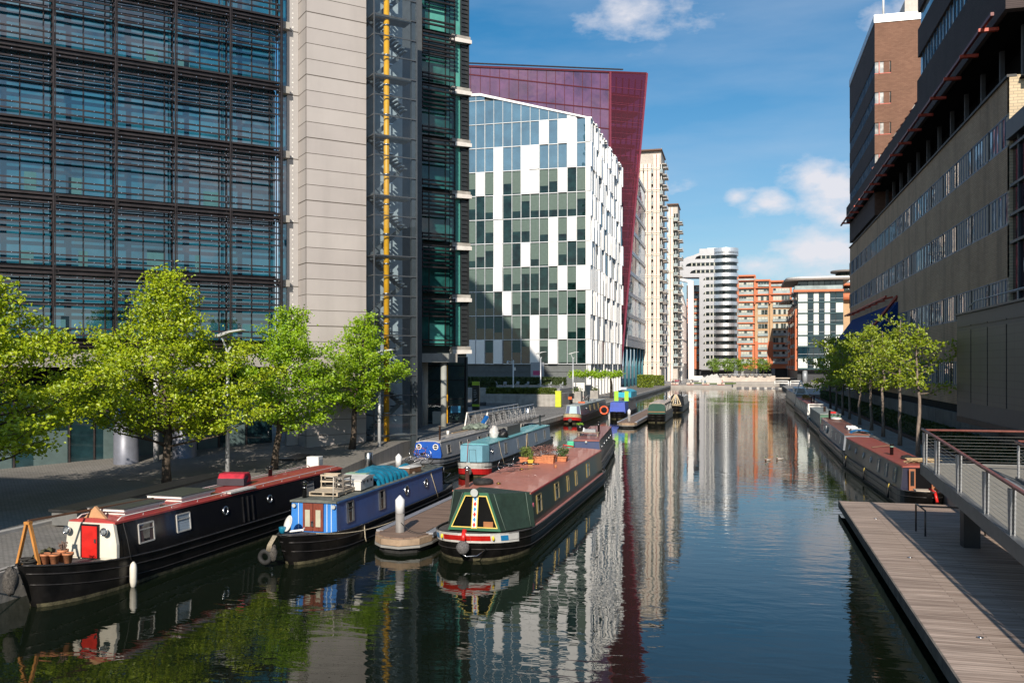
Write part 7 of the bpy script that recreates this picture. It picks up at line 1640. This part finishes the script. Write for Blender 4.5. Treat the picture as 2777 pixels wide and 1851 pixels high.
def bench(label, x, y, L, rz):
    b = thing('stone_bench', label, 'bench', (x, y, .98), rz, 'long stone benches on the left quay'); MB().box(-.55, .55, 0, L, .0, .52).build('plinth', M('grey_granite', (.15, .15, .145), .7, 0, .15, 3), b); MB().box(-.62, .60, -.1, L+.05, .525, .62).build('seat', M('black_granite', (.022, .022, .022), .5, 0, .3, 5), b); MB().box(.555, 1.1, .3, L-.2, .0, .16).build('step', M('grey_granite', (.15, .15, .145)), b)
bench('long dark stone bench behind the nearest black boat', -25.5, 29.6, 11.5, R(4)); bench('long dark stone bench under the middle lime green tree', -26.3, 49.0, 8.0, R(4))
lampm = M('lamp_pole', (.60, .61, .62), .4, .4, .08, 3)
def winglamp(label, x, y, h=8.4, rz=0):
    l = thing('street_lamp', label, 'street lamp', (x, y, .9), rz, 'street lamps with a wing shaped head'); MB().lathe([(.12, 0), (.11, 3), (.09, h-1.1)], n=10).build('pole', lampm, l)
    m = MB(); m.bar((0, 0, h-1.2), (-.38, 0, h-.3), .07); m.bar((0, 0, h-1.2), (.2, 0, h-.9), .1); m.build('bracket', lampm, l)
    MB().prismy([(-.75, h-.38), (-.7, h-.26), (.2, h-.02), (.9, h+.06), (1.0, h), (.9, h-.02), (.25, h-.12), (-.3, h-.32)], -.22, .22).build('head', lampm, l); return l
winglamp('pale wing headed lamp rising through the trees beside the tallest lime tree', -27.17, 43.76, 8.2); winglamp('wing headed lamp between the small tree and the stair shaft', -23.1, 55.3, 7.3); winglamp('wing headed lamp at the end of the pale planter wall', -33.2, 150.2, 8.6); winglamp('wing headed lamp nearest the corner of the panelled office', -28.41, 154.63, 8.6) 
def cctv(label, x, y, h, sg=1):
    l = thing('camera_pole', label, 'camera pole', (x, y, .9), 0, 'white security camera poles'); MB().lathe([(.13, 0), (.11, 2.5), (.10, h)], n=10).build('pole', white, l)
    m = MB().tube([(0, 0, h-.6), (sg*.4, 0, h-.3), (sg*.9, 0, h-.1)], .05, 6); m.build('arm', white, l); m = MB().lathe([(.05, .55), (.14, .4), (.16, .15), (.1, 0)], (sg*.9, 0, h-.65), 12); m.build('dome_camera', white, l); MB().box(.1, .35, -.1, .1, h-1.6, h-1.1).build('control_box', white, l)
cctv('white camera pole at the edge of the raised wing', -27.9, 74.0, 5.5); cctv('white camera pole by the ramp railings, camera facing left', -34.3, 135.5, 7.1, -1)
bo = thing('steel_bollard', 'fat polished steel bollard behind the blue tarpaulin', 'bollard', (-20.9 -.9, 50.5, .92), 0, 'polished steel bollards'); MB().lathe([(.24, 0), (.24, 1.0), (.2, 1.03)], n=20).build('post', steel, bo)
bo = thing('steel_bollard', 'polished steel bollard at the quay corner beyond the turquoise boat', 'bollard', (-23.0, 97.5, .92), 0, 'polished steel bollards'); MB().lathe([(.3, 0), (.3, 1.5), (.26, 1.53)], n=20).build('post', steel, bo)
cb = thing('service_cabinet', 'white service cabinet on the quay behind the red roof', 'cabinet', (-22.4, 44.6, .92)); MB().box(-.35, .35, -.25, .3, 0, 1.35).build('cabinet', white, cb, bevel=.02); MB().box(.351, .36, -.2, .25, .15, 1.2).build('door', M('cabinet_grey', (.4, .42, .44), .5), cb)
cb = thing('service_cabinet', 'pale grey service cabinet beside the round concrete column', 'cabinet', (-26.1, 75.8, 1.85)); MB().box(-.4, .4, -.3, .3, .15, 1.25).build('cabinet', M('cabinet_pale', (.46, .47, .43), .5), cb, bevel=.02); MB().box(-.4, .4, -.2, .2, 0, .15).build('plinth', black, cb)
# ramp with aluminium railings
rp = thing('ramp_railing', 'aluminium gangway with close set upright railings behind the turquoise boat', 'railing', (0, 0, .9)); al = M('aluminium', (.50, .50, .50), .35, .8, .1, 4)
def rail(x0, y0, z0_, x1, y1, z1_, n, h):
    m = MB(); a = Vector((x0, y0, z0_)); b_ = Vector((x1, y1, z1_))
    m.tube([a+Vector((0, 0, h)), b_+Vector((0, 0, h))], .07, 6)
    for q in range(4): m.tube([a+Vector((0, 0, h*(.2+.2*q))), b_+Vector((0, 0, h*(.2+.2*q)))], .015, 4)
    up_ = []
    for i in range(n+1):
        p = a.lerp(b_, i/n); u = MB(); u.bar(p, p+Vector((0, 0, h)), .05, .16); u.bar(p+Vector((.3, 0, -.1)), p+Vector((0, 0, h*.9)), .04); up_.append(u)
    m.build('top_rail', al, rp); return up_
u = rail(-20.3, 71.6, 1.1, -20.3, 88.5, 1.1, 9, 1.25)+rail(-22.05, 71.8, 1.1, -22.05, 89, 1.1, 9, 1.25); parts(u, 'upright', al, rp)
for x in (-20.4, -22.15): MB().bar((x-.1, 71.3, .9), (x+.1, 71.5, 2.4), .1).build('end_post', white, rp)
MB().box(-22.2, -20.2, 71.5, 93.6, .85, 1.08).build('ramp', M('ramp_stone', (.3, .28, .26), .8), rp)
ts = thing('totem_sign', 'slim black wayfinding totem with lime green bands', 'sign', (-34.7, 116.5, .9)); m = MB(); m.mat(0).box(-.5, .5, -.12, .12, 0, .75); m.box(-.5, .5, -.12, .12, 1.05, 3.6); m.mat(1).box(-.5, .5, -.12, .12, .75, 1.05); m.box(-.5, .5, -.12, .12, 3.6, 4.1); m.build('body', [M('sign_black', (.015, .016, .016), .3), M('sign_lime', (.36, .50, .02), .5)], ts)
m = MB()
for q in range(5): m.box(-.28, .05+.05*(q % 3), -.128, -.121, 2.9-q*.22, 2.96-q*.22)
m.add([(-.3, -.128, 1.45), (-.05, -.128, 1.5), (.3, -.128, 1.75), (.05, -.128, 1.72)], [(0, 1, 2, 3)]); m.build('lettering', M('sign_grey_text', (.3, .32, .32), .5), ts)
gb = thing('grit_bin', 'tall lime yellow bin against the end of the planter wall', 'bin', (-26.7, 133.2, .92)); MB().box(-.45, .45, -.35, .35, 0, 2.3).build('body', M('lime_yellow', (.55, .60, .03), .5), gb, bevel=.05); MB().box(-.47, .47, -.37, .37, 2.3, 2.42).build('lid', M('lime_yellow', (.55, .60, .03)), gb)
mp_ = thing('motorcycle', 'black delivery moped with a box and orange panel by the lamp post', 'moped', (-26.6, 143, .92)); m = MB()
for y in (-.75, .75): m.torus((0, y, .35), .3, .09, 'x', 18, 7)
m.build('wheel', rubber, mp_); m = MB(); m.blob((0, 0, .65), .28, .8, .3, 12, 8); m.box(-.35, .35, .3, 1.1, .9, 1.7); m.tube([(-.4, -.6, 1.15), (0, -.65, 1.1), (.4, -.6, 1.15)], .04, 6); m.build('body', black, mp_); MB().box(-.3, .3, -.9, -.82, .8, 1.25).build('front_panel', M('orange_plastic', (.6, .12, .03)), mp_)
for i in range(3): bicycle(['white bicycle at the rack, nearest the white lamp', 'middle bicycle at the rack by the panelled office', 'bicycle at the rack, nearest the white notice board'][i], (-28.6+i*.9, 158+i*1.6, .92), (0, 0, R(70+8*i)), [('bike_silver', (.4, .4, .42)), ('bike_red', (.35, .12, .10)), ('bike_silver', (.4, .4, .42))][i], 'bicycles parked at the rack')
nb_ = thing('notice_board', 'small white notice board beside the corner of the panelled office', 'board', (-29.0, 163, .9)); m = MB(); m.box(-1.0, 1.2, -.05, .05, 1.6, 3.1); m.box(-.8, -.7, 0, .05, 0, 1.6); m.box(.9, 1.0, 0, .05, 0, 1.6); m.build('panel', white, nb_); m = MB()
for q in range(3): m.box(-.7, .6+.1*q, -.058, -.051, 2.7-q*.35, 2.8-q*.35)
m.build('lettering', M('sign_grey_text', (.3, .32, .32), .5), nb_)
pb_ = thing('poster_board', 'pale poster board with a pink band on the grey plinth wall', 'poster', (-40.2, 178.9, 2.2)); MB().box(-1.4, 1.4, -.2, 0, 0, 5.6).build('board', M('poster_grey', (.34, .35, .37), .5), pb_); MB().box(-.9, .9, -.22, -.201, 3.0, 3.9).build('pink_band', M('poster_pink', (.45, .05, .16), .5), pb_); m = MB()
for q in range(5): m.box(-.9, .7-.1*(q % 3), -.22, -.201, 2.5-q*.4, 2.62-q*.4)
m.build('lettering', white, pb_)
for i, x in enumerate((-26.8, -24.8)):
    pt = thing('stone_planter', ['pale stone box planter at the left of the colonnade', 'pale stone box planter nearest the water by the colonnade'][i], 'planter', (x, 150+i*6, .9), 0, 'pale stone box planters'); MB().box(-.7, .7, -.7, .7, 0, 1.9).build('box', conc, pt); m = MB(); leaves(m, (0, 0, 2.1), .4, .4, .2, 90, .25, random.Random(i)); m.build('plant', hg, pt)
# tables and chairs terrace seen as thin frames above the hedge
tc_ = thing('cafe_chair', 'pale folded cafe chair on the terrace above the bright hedge, rightmost', 'chair', (-29.6, 150, 3.4-.0), 0, 'cafe chairs on the terrace'); m = MB(); 
for a, c in (((-.3, 0, 0), (.3, 0, .9)), ((.3, 0, 0), (-.3, 0, .6)), ((-.3, .5, 0), (.3, .5, .9)), ((.3, .5, 0), (-.3, .5, .6))): m.bar(a, c, .05)
m.box(-.3, .2, 0, .5, .55, .6); m.box(.2, .32, 0, .5, .6, 1.0); m.build('frame', galv, tc_)
for i in range(8): dup(tc_, (-31.6-i*1.9, 150+(i % 2), 3.4), R(25*i), 'pale cafe chair in the row along the shaded terrace of the panelled office', 'cafe chairs on the terrace')
B(-62, -29, 146, 178.5, .9, 3.3).build('terrace', slabs); tag(bpy.data.objects['terrace'], kind='structure')
# ================= far plaza =================
def jg(name, label, cat, ob_loc, fn, mt, grp=None): m = MB(); fn(m); o = m.build(name, mt); o.location = ob_loc; return tag(o, label, cat, grp)
def at(px, y): # x on the line of sight at depth y (real ground position)
    t = Vector((-math.sin(YAW)+(px-1388.5)/2440*math.cos(YAW), math.cos(YAW)+(px-1388.5)/2440*math.sin(YAW))); return t.x/t.y*y
seatm = M('pale_seat', (.62, .52, .44), .7)
for i, px in enumerate((1830, 1872, 1914, 1955)):
    s_ = thing('block_bench', ['pale block seat at the far quay edge, leftmost', 'pale block seat at the far quay edge, second from the left', 'pale block seat at the far quay edge, third from the left', 'pale block seat at the far quay edge, rightmost'][i], 'seat', (at(px, 294), 294, .9), 0, 'pale block seats at the far quay edge'); MB().box(-1.2, .1, -.4, .4, .25, .7).build('seat', seatm, s_); MB().box(.3, 1.2, -.4, .4, .25, .7).build('seat', seatm, s_); MB().box(-1.0, 1.0, -.25, .25, 0, .25).build('base', M('red_base', (.3, .05, .03), .6), s_)
def person(label, loc, shirt, legs, pose='stand', rz=0., sc=1., hair=(.05, .03, .02), grp=None, skin=(.45, .27, .19)):
    j = {'stand': dict(p=(0, 0, .95), ch=(0, -.01, 1.38), nk=(0, -.01, 1.5), hd=(0, -.02, 1.62), kl=(.1, -.04, .5), al=(.11, .03, .07), kr=(-.1, .05, .5), ar=(-.12, .12, .08), el=(.25, .02, 1.13), wl=(.26, -.12, .9), er=(-.25, .04, 1.12), wr=(-.27, -.05, .88)),
         'walk': dict(p=(0, 0, .94), ch=(0, -.05, 1.37), nk=(0, -.06, 1.49), hd=(0, -.09, 1.61), kl=(.09, -.25, .53), al=(.1, -.3, .09), kr=(-.09, .1, .5), ar=(-.1, .42, .16), el=(.24, .15, 1.14), wl=(.24, .2, .9), er=(-.24, -.15, 1.12), wr=(-.22, -.35, .98)),
         'sit': dict(p=(0, 0, .5), ch=(0, -.08, .92), nk=(0, -.12, 1.04), hd=(0, -.16, 1.16), kl=(.13, -.45, .52), al=(.13, -.45, .08), kr=(-.13, -.45, .52), ar=(-.14, -.5, .08), el=(.25, -.15, .68), wl=(.14, -.4, .58), er=(-.25, -.15, .68), wr=(-.14, -.4, .58))}[pose]
    order = ['p', 'ch', 'nk', 'hd', 'kl', 'al', 'kr', 'ar', 'el', 'wl', 'er', 'wr']; vs = [j[k] for k in order]
    sl = (vs[1][0]+.19, vs[1][1], vs[1][2]+.05); sr = (-.19, vs[1][1], vs[1][2]+.05); hl = (.1, j['p'][1], j['p'][2]-.05); hr_ = (-.1, j['p'][1], j['p'][2]-.05)
    fl = (j['al'][0], j['al'][1]-.17, .04); fr = (j['ar'][0], j['ar'][1]-.17, .05); hnl = tuple(Vector(j['wl'])+Vector((0, -.03, -.1))); hnr = tuple(Vector(j['wr'])+Vector((0, -.03, -.1)))
    tp = (j['hd'][0], j['hd'][1], j['hd'][2]+.11)
    vs += [sl, sr, hl, hr_, fl, fr, hnl, hnr, tp]
    es = [(0, 1), (1, 2), (2, 3), (3, 20), (1, 12), (12, 8), (8, 9), (9, 18), (1, 13), (13, 10), (10, 11), (11, 19), (0, 14), (14, 4), (4, 5), (5, 16), (0, 15), (15, 6), (6, 7), (7, 17)]
    me = bpy.data.meshes.new('person'); me.from_pydata([tuple(c*sc for c in v) for v in vs], es, []); o = bpy.data.objects.new('person', me); COL.objects.link(o)
    sk = o.modifiers.new('skin', 'SKIN'); rad = [.15, .155, .055, .10, .07, .045, .07, .045, .045, .032, .045, .032, .07, .07, .09, .09, .035, .035, .03, .03, .08]
    for i, v in enumerate(me.skin_vertices[0].data): v.radius = (rad[i]*sc, rad[i]*sc*(.72 if i in (0, 1) else 1)); v.use_root = (i == 0)
    sd_ = o.modifiers.new('sub', 'SUBSURF'); sd_.levels = 1; sd_.render_levels = 1
    dg = bpy.context.evaluated_depsgraph_get(); ev = bpy.data.meshes.new_from_object(o.evaluated_get(dg)); o.modifiers.clear(); o.data = ev
    ev.materials.clear(); ev.materials.append(M('shirt_%02d%02d%02d' % tuple(int(c*99) for c in shirt), shirt, .8)); ev.materials.append(M('legs_%02d%02d%02d' % tuple(int(c*99) for c in legs), legs, .8)); ev.materials.append(M('skin', skin, .6))
    pz = j['p'][2]*sc; nz_ = (j['nk'][2]+.02)*sc
    for f in ev.polygons:
        c = f.center; f.use_smooth = True
        f.material_index = 2 if c.z > nz_ or (abs(c.x) > .2*sc and c.z < pz+.05*sc and c.z > pz-.2*sc and pose != 'sit') else (1 if c.z < pz+.03 else 0)
    o.location = loc; o.rotation_euler = (0, 0, rz); tag(o, label, 'person', grp)
    hc = j['hd']; h = MB().blob((hc[0]*sc, (hc[1]+.03)*sc, (hc[2]+.06)*sc), .105*sc, .115*sc, .11*sc, 10, 7); h.build('hair', M('hair_%02d' % int(hair[0]*99), hair, .8), o); 
    f_ = MB(); 
    for sx in (-.035, .035): f_.blob(((hc[0]+sx)*sc, (hc[1]-.10)*sc, (hc[2]+.0)*sc), .013*sc, .01*sc, .01*sc, 5, 4)
    f_.blob((hc[0]*sc, (hc[1]-.115)*sc, (hc[2]-.03)*sc), .015*sc, .02*sc, .02*sc, 5, 4); f_.build('face', M('face_detail', (.2, .1, .08), .7), o); return o
PG = None
pp_ = [(1826, 298, 'stand', (.5, .5, .5), (.05, .05, .1), 'standing person in grey, leftmost of the group behind the left seat'), (1831, 299, 'stand', (.35, .05, .05), (.1, .1, .12), 'standing person in red top behind the left seat'), (1834, 297, 'stand', (.35, .04, .08), (.2, .2, .25), 'standing person in maroon jumper in the group on the far quay'), (1839, 298, 'walk', (.3, .03, .08), (.3, .3, .35), 'person in maroon walking right of the group'), (1845, 296, 'walk', (.03, .03, .04), (.03, .03, .04), 'person all in dark clothes at the right end of the group'),
       (1861, 299, 'walk', (.25, .25, .25), (.1, .1, .1), 'person in grey walking between the two left seats'), (1877, 300, 'stand', (.04, .03, .03), (.1, .1, .12), 'dark haired person standing behind the second seat')]
for px, y, pose, s_, l_, lab in pp_: person(lab, (at(px, y), y, .9), s_, l_, pose, R((px*37) % 360), 1.02)
for px, y, s_, l_, lab in [(1825, 293.8, (.05, .03, .03), (.3, .25, .2), 'person in black seated on the leftmost quay seat'), (1874, 293.8, (.75, .73, .7), (.05, .05, .06), 'person in a white shirt seated on the second quay seat'), (1912, 293.8, (.05, .15, .22), (.04, .08, .12), 'person in teal seated on the third quay seat'), (1903, 296, (.4, .4, .42), (.08, .1, .14), 'person in grey sitting low behind the third quay seat'), (1959, 293.8, (.6, .35, .3), (.05, .03, .03), 'person in pink seated on the rightmost quay seat')]: person(lab, (at(px, y), y, 1.15), s_, l_, 'sit', 0, 1.05)
jg('white_hoarding', 'plain white box kiosk left of the zigzag sculpture', 'kiosk', (at(1893, 330), 330, .9), lambda m: m.box(-1.6, 1.6, 0, 1.5, .8, 2.5), white)
zz = [(-5, 0), (-4.2, 1.6), (-3.0, 2.3), (-2.7, 2.0), (-1.6, 2.9), (-1.3, 2.5), (-.1, 3.3), (.2, 2.9), (1.6, 3.4), (2.0, 2.6), (3.4, .4), (3.6, 0)]
jg('zigzag_sculpture', 'pale grey folded sculpture with a saw toothed top on the far plaza', 'sculpture', (at(1932, 322), 322, .9), lambda m: m.prismy(zz, 0, 1.2), M('pale_sculpture', (.50, .50, .49), .6))
grass = M('lawn', (.16, .23, .03), .9, 0, .3, 1)
jg('grass_wedge', 'small angular lawn tilted up on the far plaza', 'lawn', (at(1925, 308), 308, .9), lambda m: m.add([(-3, 0, .05), (7.5, -2, .05), (8.5, 3.5, .5), (-.5, 3, .3), (8.5, 3.5, 0)], [(0, 1, 2, 3), (1, 4, 2)]), grass)
jg('grass_wedge', 'narrower lawn strip left of the sculpture', 'lawn', (at(1895, 316), 316, .9), lambda m: m.add([(-4, 0, .05), (4, 0, .05), (3.5, 3, .35), (-3, 3, .35)], [(0, 1, 2, 3)]), grass)
jg('terrace_wall', 'low pale terrace wall with white planters in front of the far apartments', 'wall', (at(2000, 345), 358, .9), lambda m: [m.box(-9, 21, 0, .6, 0, 1.6), m.box(-9, 14, .6, 1.2, 0, 2.3), m.box(14, 32, 0, .8, 0, 1.2)], M('pale_terrace', (.52, .45, .39), .8, 0, .15, .5))
m = MB(); rn = random.Random(4)
for q in range(12):
    u = thing('cafe_table', 'small white cafe table on the terrace under the far trees', 'table', (at(1955+q*12, 357), 357+(q % 2), 2.9), 0, 'white cafe tables before the far apartments'); MB().box(-.7, .7, -.5, .5, .7, .85).build('top', white, u); MB().box(-.08, .08, -.08, .08, 0, .7).build('leg', galv, u)
for q in range(9):
    px = 1925+q*17; person('cafe guest sitting in the shade of the far terrace', (at(px, 364), 364, 1.9), rn.choice([(.05, .05, .06), (.3, .3, .35), (.4, .05, .05), (.1, .15, .3)]), (.05, .05, .06), 'stand' if q % 3 else 'sit', R(q*70), 1.1, grp='guests in the shade of the far terrace')
def bars_(m):
    for z in (.5, .95, 1.4): m.tube([(-5, 0, z), (5, 0, z)], .06, 6)
    for x in range(-5, 6, 2): m.box(x-.05, x+.05, -.05, .05, 0, 1.45)
jg('quay_railing', 'grey railing on the far plaza beside the tall fin', 'railing', (at(1858, 325), 325, .9), bars_, galv)
def loop_(m):
    for x0, x1 in ((-4.0, .0), (.6, 3.6)):
        for z in (.8, 1.5): m.tube([(x0, 0, z), (x1, 0, z)], .16, 8)
        for x in (x0, x1): m.tube([(x, 0, 0), (x, 0, 1.5)], .16, 8)
jg('white_barrier', 'pair of white tubular barriers at the right end of the far basin', 'barrier', (at(2138, 288), 288, .9), loop_, white)
fb = thing('floating_boom', 'white and dark floating boom across the far inner basin', 'boom', (-2.9, 291, 0)); m = MB(); m.tube([(0, 0, .12), (15.0, -1.5, .12)], .12, 6); m.build('tube', white, fb)
for i in range(6): MB().box(1.5+i*2.3, 3.0+i*2.3, -.5-i*.2, .1-i*.2, .05, .45).build('float', M('boom_grey', (.12, .12, .13), .6), fb)
# ducks
def duck(label, x, y, rz, gc):
    d = thing('duck', label, 'duck', (x, y, 0), rz, 'ducks on the water'); m = MB(); m.mat(0).blob((0, 0, .07), .11, .22, .1, 14, 9); m.lathe([(.05, .1), (.04, .2), (.03, .24)], (0, -.15, 0), 8); m.blob((0, .24, .12), .05, .09, .03, 8, 5)
    m.mat(1).blob((0, -.17, .27), .05, .065, .05, 10, 7); m.mat(2).prismx([(-.30, .25), (-.21, .25), (-.21, .285)], -.02, .02); m.mat(3).blob((0, -.14, .08), .09, .1, .08, 10, 6); m.build('body', [M('duck_grey', (.38, .34, .30), .8), M('duck_head', gc, .4), M('duck_bill', (.5, .4, .05), .5), M('duck_breast', (.12, .05, .03), .8)], d)
duck('mallard with a brown breast, left one of the pair on the water', 3.0-.0+at(2082, 70)*1.0-3.0, 70.5, R(-60), (.005, .06, .03)); duck('paler mallard, right one of the pair on the water', at(2114, 71), 71.5, R(-80), (.005, .05, .02))
